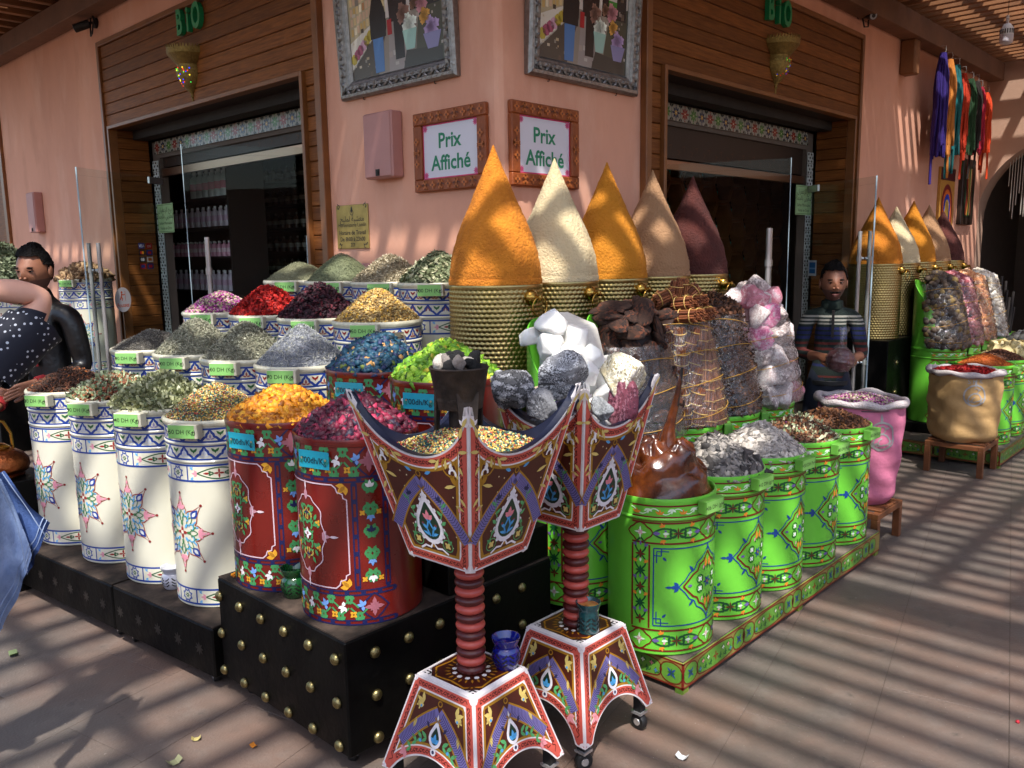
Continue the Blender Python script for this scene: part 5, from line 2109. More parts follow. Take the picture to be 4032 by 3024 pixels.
def arch_band(o, apex, foot_s, foot_t, bulge, wd):
    for sg in (-1, 1):
        pts = []
        for i in range(15):
            q = i / 14
            s = foot_s * q + bulge * math.sin(PI * q) * .7
            t = apex + (foot_t - apex) * q + bulge * math.sin(PI * q)
            pts.append((sg * s, t))
        o.stroke(pts, wd, PUR, 5)
        p = np.array(pts)
        d = np.gradient(p, axis=0)
        d /= np.linalg.norm(d, axis=1)[:, None]
        nn = np.stack([-d[:, 1], d[:, 0]], 1) * sg
        o.stroke(p + nn * (wd / 2 + .003), .006, OCH, 6)
        o.stroke(p - nn * (wd / 2 + .003), .006, OCH, 6)
        for i in range(1, 14):
            for h_ in (0, .5):
                c = p[i] + d[i] * h_ * np.linalg.norm(p[1] - p[0])
                o.stroke([c + nn[i] * wd * .45, c + d[i] * .006 - nn[i] * wd * .1, c - nn[i] * wd * .45], .0022, '#2c2350', 6)


def bowl_face(b0, b1, T, tv):
    """painted face of the bowl: straight foot, flaring sides, deep scooped top"""
    o = Orn()
    w = b1 - 0.010
    dT = T - tv
    rho = (dT * dT + w * w) / (2 * dT)
    tc = tv + rho
    k = T / (b1 - b0)
    kk = math.sqrt(1 + k * k)

    def lo(d):
        return lambda s: max(d, k * (abs(s) - b0) + d * kk)

    def up(d):
        def f(s):
            r = rho + d
            return tc - math.sqrt(max(0, r * r - s * s)) if abs(s) < r else T
        return f
    for d, c, l in ((.0065, SAL, 1), (.0335, '#d9d2d0', 2), (.0385, OCH, 3), (.0485, MAR, 4)):
        strip_fill(o, lo(d), up(d), -b1, b1, c, l)
    m = .020
    ed = lambda s, t0: (s, t0)
    arc = [(s, up(m)(s)) for s in np.linspace(-b1 * .80, b1 * .80, 40)]
    wavy(o, arc, .003, '#5a1a14', 3)
    for sg in (-1, 1):
        f0, f1 = (sg * (b0 - m * .9), m), (sg * (b1 - .040), T * .93)
        wavy(o, [f0, f1], .003, '#5a1a14', 3)
        o.lily(sg * (b1 - .024), T - .035, PI / 2 - sg * .25, .028, '#e4dcdc', 4)
        o.lily(sg * (b0 - .012), .012, PI * (.75 if sg < 0 else .25) + PI, .016, '#e4dcdc', 4)
    wavy(o, [(-b0 + .02, m), (b0 - .02, m)], .003, '#5a1a14', 3)
    o.ring(0, tv - .058, .009, .004, OCH, 7)
    arch_band(o, tv - .082, b0 * 1.13, T * .20, .012, .038)
    # corner sprays
    for sg in (-1, 1):
        cx_, cy_ = sg * b1 * .55, tv * .95
        o.ring(cx_, cy_, .028, .006, OCH, 6)
        o.leaf(cx_, cy_ - .02, -PI / 2 + sg * .3, .04, .022, OCH, 6)
        o.curl(cx_ - sg * .004, cy_ - .02, PI / 2 + sg * .2, .017, .007, '#e2dede', 7, -sg)
        o.leaf(cx_, cy_ - .005, PI / 2 - sg * .5, .026, .012, '#e2dede', 7)
        o.leaf(sg * .028, tv - .055, .4 if sg > 0 else PI - .4, .03, .012, '#4a94c8', 6)
        for (x, y, a, ln) in ((.30, .90, 1.0, .05), (.40, .76, .3, .05), (.80, 1.22, 1.1, .045), (.74, 1.10, .2, .04), (.62, .70, -1.0, .035), (.22, .97, .2, .04), (.48, .93, 1.3, .035), (.88, 1.32, .9, .04), (.66, .86, 2.0, .035), (.52, .62, -.4, .035), (.70, .98, -1.2, .03)):
            o.leaf(sg * b1 * x, tv * y, a if sg > 0 else PI - a, ln, .013, '#cdb566', 6)
        o.leaf(sg * b1 * .58, tv * .55, PI / 2 + sg * .2, .026, .012, '#d98c92', 6)
    # medallion
    rd_ = random.Random(5)
    for _ in range(60):
        x_, y_ = rd_.uniform(-b1 * .8, b1 * .8), rd_.uniform(.05, T * .9)
        if lo(.05)(x_) < y_ < up(.05)(x_):
            o.disc(x_, y_, .0032, '#c9b88c', 5, 4)
    ct = T * .27
    pts = tear(o, 0, ct, .118, .17, '#dcd8dc', 6)
    for x, y in pts[2:-1:1]:
        o.disc(x, y, .0075, '#dcd8dc', 6, 6)
    tear(o, 0, ct - .002, .090, .128, '#12301f', 7)
    o.lily(0, ct + .012, PI / 2, .034, '#d9808a', 9)
    for sg in (-1, 1):
        o.stroke([(sg * .004, ct - .045), (sg * .014, ct - .02), (sg * .002, ct + .005), (sg * .016, ct + .022)], .007, '#3f8cc4', 8)
        o.leaf(sg * .010, ct - .022, PI / 2 - sg * .9, .028, .012, '#4a9ad0', 8)
        o.leaf(sg * .004, ct - .042, PI / 2 - sg * 1.2, .03, .011, '#4a9ad0', 8)
        o.disc(sg * .027, ct - .005, .0055, '#7a2a24', 8, 6)
        # vines
        for j in range(5):
            x, y = sg * (.064 + .010 * math.sin(j * 2.1)), ct - .06 + j * .032
            o.leaf(x, y, PI / 2 + sg * (.9 if j % 2 else -.9), .026, .013, '#4f9a5e', 6)
        o.stroke([(sg * (.062 + .010 * math.sin(j * .9)), ct - .075 + j * .016) for j in range(11)], .0035, '#4f9a5e', 6)
        o.lily(sg * .06, ct + .085, PI / 2 - sg * .4, .022, '#20244a', 7)
        o.flower(sg * .062, ct - .065, .014, '#cdb566', 7, 4, PI / 4, .8)
        o.ring(sg * .062, ct - .065, .02, .003, '#4f9a5e', 6)
        o.stroke([(0, ct - .068), (sg * .014, ct - .085), (sg * .035, ct - .082), (sg * .058, ct - .096)], .007, '#dcd8dc', 7)
    o.disc(0, ct - .078, .006, OCH, 8, 6)
    o.leaf(0, ct + .085, PI / 2, .03, .010, '#dcd8dc', 7)
    return o, lo, up


def base_face(b0, b1, T):
    """painted face of the foot: narrow above, flaring, arched below"""
    o = Orn()
    ta, w = T * .30, b0 - .042
    rho = (ta * ta + w * w) / (2 * ta)
    k = T / (b0 - b1)
    kk = math.sqrt(1 + k * k)

    def lo(d):
        def f(s):
            r = rho + d
            a = (math.sqrt(r * r - s * s) if abs(s) < r else 0) - (rho - ta)
            return max(a, d)
        return f

    def up(d):
        return lambda s: min(T - d, k * (b0 - abs(s)) - d * kk)
    for d, c, l in ((.0065, SAL, 1), (.0305, '#d9d2d0', 2), (.0355, OCH, 3), (.0440, MAR, 4)):
        strip_fill(o, lo(d), up(d), -b0, b0, c, l)
    m = .0185
    wavy(o, [(s, lo(m)(s)) for s in np.linspace(-b0 * .72, b0 * .72, 30)], .003, '#5a1a14', 3)
    wavy(o, [(-b1 + .02, T - m), (b1 - .02, T - m)], .003, '#5a1a14', 3)
    for sg in (-1, 1):
        wavy(o, [(sg * (b1 - m * .7), T - .03), (sg * (b0 - .035), .03)], .003, '#5a1a14', 3)
        o.lily(sg * (b1 - .010), T - .014, PI / 2 - sg * .8, .018, '#e4dcdc', 4)
        o.lily(sg * (b0 - .018), .016, -PI / 2 + sg * .6, .018, '#e4dcdc', 4)
    o.ring(0, T - .055, .008, .004, OCH, 7)
    arch_band(o, T - .084, b0 * .68, T * .33, .008, .034)
    for sg in (-1, 1):
        cx_, cy_ = sg * b1 * .56, T * .78
        for a in (-.5, .4, 1.4):
            o.leaf(cx_, cy_, (a if sg > 0 else PI - a), .034, .016, '#cdb566', 6)
        o.curl(cx_, cy_ - .005, -PI / 2, .014, .006, '#cdb566', 6, sg)
        o.disc(cx_ + sg * .008, cy_ - .012, .005, '#4a94c8', 7, 6)
        o.leaf(sg * b1 * .72, T * .62, -PI / 2 + sg * .2, .036, .014, '#cdb566', 6)
        for j in range(4):
            x, y = sg * (.035 + .02 * j), T * (.47 - .028 * j * j * .6)
            o.leaf(x, y, .6 if sg > 0 else PI - .6, .03, .014, '#4f9a5e', 6)
            o.leaf(x, y, -.7 if sg > 0 else PI + .7, .026, .012, '#4f9a5e', 6)
        o.lily(sg * .115, T * .27, -.6 if sg > 0 else PI + .6, .034, '#d98c92', 6)
        o.leaf(sg * .03, T * .58, .9 if sg > 0 else PI - .9, .022, .011, '#20244a', 7)
        o.disc(sg * .06, T * .43, .006, '#4a94c8', 7, 6)
    ct = T * .52
    tear(o, 0, ct, .056, .085, '#dcd8dc', 6)
    tear(o, 0, ct - .002, .036, .055, '#12301f', 7)
    o.lily(0, ct - .02, PI / 2, .03, '#4a9ad0', 8)
    o.disc(0, ct - .047, .012, '#dcd8dc', 6, 8)
    o.disc(0, ct - .047, .006, '#20244a', 7, 6)
    o.leaf(0, ct + .04, PI / 2, .03, .009, '#dcd8dc', 6)
    return o, lo, up


def face_slab(o, lo, up, s1, fn_out, th, mbw, n=46):
    """the board behind a painted face, with its thickness"""
    ss = [-s1 + 2 * s1 * i / n for i in range(n + 1)]
    vs, fs = [], []
    for s in ss:
        a, b = lo(0)(s), up(0)(s)
        b = max(b, a)
        for t in (a, b):
            p = Vector(fn_out(s, t, -1))
            q = Vector(fn_out(s, t, -2))
            vs += [p, p + (q - p).normalized() * th]
    for i in range(n):
        k, j = 4 * i, 4 * i + 4
        fs += [(k, j, j + 2, k + 2), (k + 1, k + 3, j + 3, j + 1), (k + 2, j + 2, j + 3, k + 3), (k, k + 1, j + 1, j)]
    mbw.add(vs, fs)


def incense_stand(x, y, label, b_foot, b_top, s_bot, s_horn, group):
    st = thing('incense_stand', label, 'incense stand', (x, y, 0), rad(3) if 'front' in label else 0, group)
    zc, zt_, zb, zh = .10, .415, .818, 1.325
    T1 = math.hypot(zt_ - zc, b_foot - b_top)
    T2 = math.hypot(zh - zb, s_horn - s_bot)
    fo, flo, fup = base_face(b_foot, b_top, T1)
    bo, blo, bup = bowl_face(s_bot, s_horn, T2, T2 * .70)
    for part, (o, lo, up, B0, B1, z0, z1, T) in (('foot', (fo, flo, fup, b_foot, b_top, zc, zt_, T1)), ('bowl', (bo, blo, bup, s_bot, s_horn, zb, zh, T2))):
        wood, paint = MB(), MB()
        for k in range(4):
            Rm = Matrix.Rotation(PI / 2 * k, 4, 'Z')
            n_ = Vector((-(z1 - z0), 0, (B1 - B0) * -1)).normalized()
            n_ = Vector((-(z1 - z0) / T, 0, (B1 - B0) / T))

            def fn(s, t, l, Rm=Rm, n_=n_):
                off = .0012 + .00035 * l if l >= 0 else (0.0 if l == -1 else -.01)
                p = Vector((-(B0 + (B1 - B0) * t / T), -s, z0 + (z1 - z0) * t / T)) + n_ * off
                return Rm @ p
            o.onto(paint, fn)
            face_slab(o, lo, up, max(B0, B1), fn, .016 if part == 'foot' else .022, wood)
        b = wood.build(part, M_STAND, st)
        paint.build('painted_ornament', M_PAINT, b)
    # bowl lining: floor and dark inner faces
    bl = MB()
    zi = .30
    for k in range(4):
        Rm = Matrix.Rotation(PI / 2 * k, 4, 'Z')
        n = 40
        vs, fs = [], []
        for i in range(n + 1):
            s = -s_horn * .97 + 2 * s_horn * .97 * i / n
            a, b = blo(0)(s), max(bup(0)(s), blo(0)(s))
            for t in (a, b):
                vs.append(Rm @ Vector((-(s_bot + (s_horn - s_bot) * t / T2) + .0235, -s * .955, zb + (zh - zb) * t / T2 + .0006)))
        for i in range(n):
            fs.append((2 * i, 2 * i + 2, 2 * i + 3, 2 * i + 1))
        bl.add(vs, fs)
        # top edge of the scoop, painted navy
        vs, fs = [], []
        for i in range(n + 1):
            s = -s_horn * .985 + 2 * s_horn * .985 * i / n
            t = bup(0)(s)
            px_ = -(s_bot + (s_horn - s_bot) * t / T2)
            z = zb + (zh - zb) * t / T2 + .0016
            vs += [Rm @ Vector((px_ + .002, -s, z)), Rm @ Vector((px_ + .024, -s * .96, z))]
        for i in range(n):
            fs.append((2 * i, 2 * i + 1, 2 * i + 3, 2 * i + 2))
        bl.add(vs, fs)
    bl.box((-s_bot + .01, -s_bot + .01, zb), (s_bot - .01, s_bot - .01, zb + .012))
    bl.build('bowl_lining', M_NAVY, st)
    # foot top with its painted square
    tp_ = MB()
    tp_.box((-b_top + .002, -b_top + .002, zt_ - .014), (b_top - .002, b_top - .002, zt_ + .001))
    ft = tp_.build('foot_top', M_STAND, st)
    o = Orn()
    q = b_top - .014
    o.poly([(q * x, q * y) for x, y in ((-.62, -1), (.62, -1), (1, -.62), (1, .62), (.62, 1), (-.62, 1), (-1, .62), (-1, -.62))], '#401409', 1)
    o.stroke([(q * .9 * x, q * .9 * y) for x, y in ((-.6, -1), (0, -.92), (.6, -1), (1, -.6), (.92, 0), (1, .6), (.6, 1), (0, .92), (-.6, 1), (-1, .6), (-.92, 0), (-1, -.6))], .007, '#a87418', 2, True)
    for i in range(24):
        a = 2 * PI * i / 24
        o.leaf(.066 * math.cos(a), .066 * math.sin(a), a, .022, .008, '#a87418', 2)
        if i % 2 == 0:
            o.disc(.056 * math.cos(a), .056 * math.sin(a), .009, '#e0dcd8', 2, 6)
    for sx in (-1, 1):
        for sy in (-1, 1):
            for k in range(3):
                o.line(sx * q * .98, sy * q * (.66 + .14 * k), sx * q * (.66 + .13 * k), sy * q * (.66 + .14 * k), .005, '#1c1718', 2)
                o.line(sx * q * (.7 + .13 * k), sy * q * .98, sx * q * (.7 + .13 * k), sy * q * (.7 + .1 * k), .005, '#1c1718', 2)
    om = MB()
    o.onto(om, plane((0, 0, zt_ + .001), (1, 0, 0), (0, 1, 0)))
    om.build('painted_ornament', M_PAINT, ft)
    # turned column of rings
    col = MB()
    n = 14
    hh = (zb + .004 - zt_ - .001) / n
    for k in range(n):
        c = '#b0483c' if k % 2 else '#4d1512'
        z0 = zt_ + .001 + k * hh
        pr = [(.036, z0)] + [(.036 + .012 * math.sin(PI * i / 6) ** .7, z0 + hh * i / 6) for i in range(1, 6)] + [(.036, z0 + hh)]
        col.lathe(pr, 28, c)
    col.build('turned_column', mat('turned_paint', attr=True, rough=.38, var=.12, vs=40), st, 50)
    for sx in (-1, 1):
        for sy in (-1, 1):
            castor(st, sx * (b_foot - .035), sy * (b_foot - .035), .031, .5 + sx)
            MB().box((sx * (b_foot - .035) - .016, sy * (b_foot - .035) - .016, .066), (sx * (b_foot - .035) + .016, sy * (b_foot - .035) + .016, .128)).build('castor_block', M_CASTOR, st)
    return st


incense_stand(1.735, 1.845, 'front painted incense stand holding coloured grains and a brazier', .213, .126, .132, .252, 'painted incense stands')
incense_stand(2.222, 1.805, 'second painted incense stand, behind, holding large rocks', .20, .125, .112, .208, 'painted incense stands')

hm = heap('grain_heap', 'coloured incense grain heap filling the front painted stand', 'incense grains', (1.735, 1.845, 1.150), 0.190, 0.070, '#8a7440', [('grain', 5200, .0115, MIX, .8)], 1.6, 0.006, sq=True)
hm.rotation_euler = (0, 0, rad(3))


# brazier on the front stand
M_IRON = mat('sooty_iron', '#1c1815', .6, .3, var=.4, vs=14, col2='#3a2e26', bump=.4, bs=40)
bz = thing('brazier', 'sooty black metal brazier standing in the front incense stand', 'brazier', (1.735, 1.868, .965))
MB().lathe([(.0, .315), (.070, .315), (.090, .435), (.094, .44), (.090, .444), (.084, .436), (.075, .34), (0, .34)], 36).build('pan', M_IRON, bz, 40)
for k in range(3):
    a = 2.2 + 2 * PI / 3 * k
    Rm = Matrix.Rotation(a, 4, 'Z')
    pts = [(.066, -.036, .37), (.066, .036, .37), (.074, .020, .19), (.072, .0, .165), (.074, -.020, .19)]
    vs = [Rm @ Vector((r, y, z)) for r, y, z in pts] + [Rm @ Vector((r + .007, y, z)) for r, y, z in pts]
    MB().add(vs, [(0, 1, 2, 3, 4), (9, 8, 7, 6, 5)] + [(i, (i + 1) % 5, 5 + (i + 1) % 5, 5 + i) for i in range(5)]).build('leg', M_IRON, bz)
MB().lathe([(0, .16), (.034, .16), (.036, .315), (0, .3149)], 20).build('stem', M_IRON, bz, 40)
M_COAL = mat('charcoal', attr=True, rough=.85, var=.3, vs=40, bump=.6, bs=60)
COAL = [rock_mesh('coal', 140 + k, 1, c, M_COAL, 10, 2, .04, .2, (1, .7, .7)) for k, c in enumerate(('#141312', '#2a2826', '#8f857c', '#c9bfb2'))]
rc = random.Random(4)
for k in range(20):
    a, r = rc.uniform(0, 6.28), .062 * math.sqrt(rc.uniform(0, 1))
    o = link('coal', COAL[(0, 0, 1, 2, 0, 3, 1)[k % 7]], None, (1.735 + r * math.cos(a), 1.868 + r * math.sin(a), 1.402 + rc.uniform(0, .022) + .03 * (1 - r / .062)))
    o.rotation_euler = (rc.uniform(0, 6), rc.uniform(0, 6), rc.uniform(0, 6))
    s = rc.uniform(.022, .034)
    o.scale = (s, s, s)
    kk = (0, 0, 1, 2, 0, 3, 1)[k % 7]
    tag(o, ('black charcoal lump in the brazier pan', 'dark grey charcoal lump in the brazier pan', 'ash-grey burnt lump in the brazier pan', 'pale whitish ash lump in the brazier pan')[kk], 'charcoal', ('black coals', 'dark grey coals', 'ash-grey coals', 'pale ash lumps')[kk] + ' in the brazier')

# rocks on the second stand
RK = [((2.03, 1.93, 1.285), .078, [('#4a4a4c', 3), ('#2c2c2e', 3), ('#77777a', 2), ('#a8a8aa', .8)], 'dark grey sparkling rock at the left of the second incense stand', (1, .9, .95)),
      ((2.215, 1.86, 1.325), .088, [('#8a8a8c', 3), ('#6a6a6c', 2), ('#b4b4b6', 2), ('#4a4a4c', 1)], 'grey speckled rock on top of the second incense stand', (1, .9, .85)),
      ((2.355, 1.70, 1.315), .088, [('#bdb08e', 3), ('#d8cfb6', 3), ('#8f8464', 1), ('#e6e0d0', 1)], 'cream and ochre quartz rock at the right of the second stand', (1, .95, .85)),
      ((2.075, 1.83, 1.235), .06, [('#7c7c7e', 3), ('#5a5a5c', 2), ('#a4a4a6', 1)], 'small grey rock in the left scoop of the second stand', (1, .8, .8)),
      ((2.305, 1.665, 1.235), .07, [('#7a3a48', 3), ('#5c2a38', 2), ('#98606c', 2)], 'purple-red crystal rock in the right scoop of the second stand', (1.2, .8, .7)),
      ((2.20, 1.675, 1.225), .045, [('#8c8e8e', 2), ('#6a6c6c', 1)], 'small pale grey rock between the purple rock and stand corner', (1, .8, .9)),
      ((2.17, 1.94, 1.245), .05, [('#b8a88c', 2), ('#98886c', 1)], 'small tan rock tucked behind the grey rocks', (1, .8, .8))]
for k, (p, s, pal, lb, fl) in enumerate(RK):
    o = link('rock', rock_mesh('rock', 160 + k, s, '#888', M_ROCKA, 12, 4, .03, .35, fl, pal), None, p)
    o.rotation_euler = (k * .9, k * .4, k * 1.7)
    tag(o, lb, 'rock', 'rocks on the second incense stand')
fl = MB().box((-.14, -.14, 0), (.14, .14, .03)).build('rubble_bed', M_ROCKA, None, None, (2.222, 1.805, 1.10))
tag(fl, 'bed of grey rubble under the rocks in the second stand', 'rubble')
V, F_, C_ = pieces(np.random.default_rng(5), np.column_stack([np.random.default_rng(6).uniform(-.115, .115, (160, 2)), np.full(160, .04)]), np.tile([0, 0, 1.], (160, 1)), 'chunk', .05, [('#6a6a6c', 2), ('#8a8684', 1), ('#4a484a', 1)], .8)
link('stones', np_mesh('stones', V, F_, C_, M_ROCKA), fl, kind='stuff')

# ------------------------------------------------------------------ small ceramic burners
def glaze(n, c, c2=None, r=.12):
    return mat(n, c, r, var=.25, vs=25, col2=c2, coat=.6)


def burner(x, y, z, m, label, h=.105, r=.052, wax=None, straight=False):
    b = thing('ceramic_burner', label, 'ceramic burner', (x, y, z), .4, 'small ceramic burners')
    if straight:
        pr = [(0, .003), (r * .86, .003), (r * .92, .01), (r * .80, h * .70), (r * .84, h * .78), (r * .98, h * .93), (r * 1.0, h), (r * .92, h), (r * .78, h * .84), (0, h * .80)]
    else:
        pr = [(0, .0), (r * .70, .0), (r * .78, .006), (r * .98, h * .30), (r * 1.0, h * .45), (r * .9, h * .62), (r * .74, h * .70), (r * .80, h * .78), (r * .98, h * .94), (r * 1.0, h), (r * .93, h), (r * .72, h * .8), (0, h * .74)]
    MB().lathe(pr, 40).build('body', m, b, 50)
    sl = Orn()
    R = r * .985
    for k in range(6):
        s = k * 2 * PI * R / 6
        for j in range(3):
            for sg in (-1, 1):
                t0 = h * (.14 + .14 * j)
                sl.stroke([(s + sg * .004, t0 + .004), (s + sg * .012, t0 + .008), (s + sg * .02, t0 + .016)], .005, '#090807', 1)
    om = MB()
    sl.onto(om, lambda s, t, l: tuple(np.array([math.cos(s / R), math.sin(s / R), 0]) * (np.interp(t, [q[1] for q in pr[1:8]], [q[0] for q in pr[1:8]]) + .0007) + np.array([0, 0, t])))
    om.build('cut_slots', M_PRINT, b, kind='stuff')
    if wax:
        MB().lathe([(0, h * .885), (r * .84, h * .885)], 30).build('wax', mat('melted_wax', wax, .2, coat=.5), b)
    return b


burner(1.585, 2.635, .497, glaze('green_glaze', '#0c3d1c', '#124a22'), 'dark green glazed ceramic burner between the red drums', .112, .052)
burner(1.545, 3.595, .279, glaze('white_glaze', '#c9cad4', None), 'white glazed ceramic burner between front cream drums', .10, .05)
burner(1.825, 1.775, .417, glaze('cobalt_glaze', '#0b1166', '#0d1a7a'), 'cobalt blue glazed ceramic burner on the front stand foot', .105, .047)
burner(2.205, 1.735, .417, glaze('teal_glaze', '#123a40', '#1b4a4c'), 'teal ceramic burner with orange wax on the second stand foot', .112, .045, '#b5763c', True)

# ------------------------------------------------------------------ sacks on little stools
M_STOOL = mat('stool_wood', '#6b3f22', .5, var=.25, vs=12, world_tex=True)
M_FELT = mat('white_fleece', '#b9aeac', .95, var=.12, vs=30, bump=.8, bs=120)


def stool(x0, x1, y0, y1, z, label):
    s = thing('wooden_stool', label, 'stool', (0, 0, 0), 0, 'low stools under the sacks')
    t = .042
    for lx in (x0, x1 - t):
        for ly in (y0, y1 - t):
            MB().box((lx, ly, 0), (lx + t, ly + t, z - .038), None, .003).build('leg', M_STOOL, s)
    fr = MB()
    fr.box((x0, y0, z - .038), (x1, y0 + t, z), None, .003).box((x0, y1 - t, z - .038), (x1, y1, z), None, .003)
    fr.box((x0, y0 + t + .001, z - .037), (x0 + t, y1 - t - .001, z - .001), None, .003).box((x1 - t, y0 + t + .001, z - .037), (x1, y1 - t - .001, z - .001), None, .003)
    fr.build('frame', M_STOOL, s)
    n = 4
    for k in range(n):
        a = x0 + t + .01 + (x1 - x0 - 2 * t - .02) * k / n
        MB().box((a, y0 + .005, z + .0005), (a + .06, y1 - .005, z + .012), None, .003).build('slat', M_STOOL, s)
    return s


def sack(x, y, z, h, rb, rt, col, label, seed, face):
    m = mat('sack_cloth_%d' % seed, col, .8, var=.16, vs=5, bump=.4, bs=25)
    sk = thing('cloth_sack', label, 'sack', (x, y, z), 0)
    n, k = 64, 30
    vs, fs = [], []
    for j in range(k + 1):
        q = j / k
        for i in range(n):
            a = 2 * PI * i / n
            sq = 1 + .05 * math.cos(4 * a)
            r = (rb + (rt - rb) * min(1, q * 1.6)) * (1 - .16 * (1 - min(1, q * 9)) ** 2) * sq
            r += .006 * math.sin(5 * a + 17 * q + seed) * math.sin(PI * q) + .005 * math.sin(11 * a - 9 * q) * (q - .1) + .004 * math.sin(34 * q + 2 * math.sin(3 * a + seed)) * math.cos(a * 2 + seed)
            vs.append((r * math.cos(a), r * math.sin(a), h * q - .004 * math.sin(3 * a) * q))
    for j in range(k):
        for i in range(n):
            i2 = (i + 1) % n
            fs.append((j * n + i, j * n + i2, (j + 1) * n + i2, (j + 1) * n + i))
    fs.append(tuple(range(n - 1, -1, -1)))
    MB().add(vs, fs).build('cloth', m, sk, True)
    pts, rr = [], []
    for i in range(60):
        a = 2 * PI * i / 60
        r = (rt + .004) * (1 + .05 * math.cos(4 * a))
        pts.append((r * math.cos(a), r * math.sin(a), h + .010 + .007 * math.sin(4 * a + seed) + .005 * math.sin(9 * a)))
        rr.append(.021 + .004 * math.sin(7 * a + seed))
    MB().tube(pts, rr, 12, closed=True).build('rolled_collar', M_FELT, sk, True)
    # silver scribbled emblem on the cloth
    o = Orn()
    c = '#9a9794'
    R = rt + .008
    o.ring(0, h * .72, .08, .012, c, 1, 18)
    o.ring(0, h * .66, .05, .010, c, 1, 14)
    o.curl(0, h * .74, 0, .03, .007, c, 1)
    o.curl(0, h * .70, PI, .028, .007, c, 1)
    o.stroke([(-.06, h * .66), (-.02, h * .62), (.03, h * .64), (.065, h * .68)], .008, c, 1)
    o.leaf(0, h * .84, PI / 2, .06, .02, c, 1)
    o.text('S H K', -.14 if seed == 1 else .0, h * .88 if seed == 1 else h * .93, .035, c, 1)
    om = MB()

    def fn(s, t, l):
        a = face + s / R
        q = t / h
        sq = 1 + .05 * math.cos(4 * a)
        r = (rb + (rt - rb) * min(1, q * 1.6)) * sq
        r += .006 * math.sin(5 * a + 17 * q + seed) * math.sin(PI * q) + .005 * math.sin(11 * a - 9 * q) * (q - .1) + .004 * math.sin(34 * q + 2 * math.sin(3 * a + seed)) * math.cos(a * 2 + seed)
        return ((r + .003) * math.cos(a), (r + .003) * math.sin(a), t)
    o.onto(om, fn)
    om.build('silver_emblem', M_PRINT, sk)
    return sk


stool(4.80, 5.20, 1.66, 2.08, .225, 'low wooden stool under the pink sack')
sack(5.02, 1.875, .2385, .60, .20, .238, '#c26c88', 'pink velvet sack with white fleece rim on a low stool', 1, rad(232))
heap('rosebud_heap', 'pink rosebuds filling the pink velvet sack', 'rosebuds', (5.02, 1.875, .825), .235, .055, '#6a4a54', [('bud', 1500, .020, [('#a85a90', 2), ('#8c3a70', 2), ('#b9a78c', 3), ('#8f8a6a', 2), ('#c49ab8', 1)], .8)], 1.6)
stool(6.88, 7.30, 1.64, 2.06, .245, 'low wooden stool under the tan sack')
sack(7.09, 1.855, .2585, .52, .235, .248, '#b5905c', 'tan cloth sack with white fleece rim on a low stool', 2, rad(212))
heap('petal_heap', 'red petals filling the tan cloth sack', 'petals', (7.09, 1.855, .772), .245, .045, '#6c1010', [('petal', 1100, .028, [('#a81414', 3), ('#8a1010', 2), ('#c42a22', 1)], .8)], 1.6)

# ------------------------------------------------------------------ the far display on the right
FG = 'green drums on the far platform'
FARB = [(7.87, 'far green drum with raised back holding brown soap nuts'), (8.30, 'far green drum with raised back holding dark pink cubes'), (8.72, 'far green drum with raised back holding orange cubes'), (9.14, 'far green drum with raised back holding white cubes'), (9.56, 'far green drum with raised back holding dark sticks')]
rsr2 = thing('riser_board', 'plain dark board raising the far rear green drums', 'board', (0, 0, 0))
MB().box((7.62, 2.09, 0.1405), (9.80, 2.505, 0.2295), None, 0.003).build('board', M_BLACK, rsr2)
for i, (x, lb) in enumerate(FARB):
    d = drum('green', lb, x, 2.29, ZBG, rad(270), '60 DH (Kg)', rad(30), None, None, FG)
    if i < 4:
        shield(d, lim=(-.1, PI + .1))
FARF = [(7.66, 'far green drum heaped with orange spice', '40 DH (Kg)'), (8.09, 'far green drum heaped with brown beans', '30 DH (Kg)'), (8.52, 'far green drum heaped with cream slabs', '30 DH (Kg)'), (8.95, 'far green drum heaped with grey pumice', '30 DH (Kg)')]
for i, (x, lb, tx) in enumerate(FARF):
    drum('green', lb, x, 1.865, .141, rad(270), tx, rad(-4), None, None, FG)
heap('spice_heap', 'orange-red spice heap on the far platform', 'spice heap', (7.66, 1.865, ZG), .212, .10, '#a04a10', [('grain', 1500, .010, [('#c8661c', 3), ('#a84c12', 2), ('#d98430', 1)], .8)], 1.3)
heap('bean_heap', 'brown bean heap on the far platform', 'beans', (8.09, 1.865, ZG), .212, .09, '#4a2c1c', [('bud', 1100, .018, [('#6a4028', 3), ('#54301e', 2), ('#8a5a3c', 1)], .8)], 1.4)
heap('slab_heap', 'cream coloured slabs heaped on the far platform', 'slabs', (8.52, 1.865, ZG), .212, .09, '#9a8a60', [('chip', 160, .11, [('#cdbb86', 3), ('#b8a670', 2), ('#dccfa4', 1)], .4)], 1.4)
heap('pumice_heap', 'dark grey pumice stones heaped on the far platform', 'pumice', (8.95, 1.865, ZG), .212, .15, '#3a3836', [('lump', 150, .075, [('#4a4846', 3), ('#35332f', 2), ('#6a6866', 1)], .6)], 1.4)


def cubes(i, label, cat, pal, base, seed, shape='cube', size=.036, n=900):
    x = FARB[i][0]
    o = slope_body('%s_heap' % cat.replace(' ', '_'), label, cat, x, 2.29, ZC, base)
    rng = np.random.default_rng(seed)
    ab = rng.uniform(-1, 1, (n * 2, 2))
    ab = ab[:n]
    PP = np.array([slope(a, b) for a, b in ab])
    NN = np.array([slope_n(a, b) for a, b in ab])
    V, F_, C_ = pieces(rng, PP, NN, shape, size, pal, .35, .06, .35, .12)
    link('pieces', np_mesh('pieces', V, F_, C_, M_PIECE), o, kind='stuff')
    film(o, .45, seed, .04)


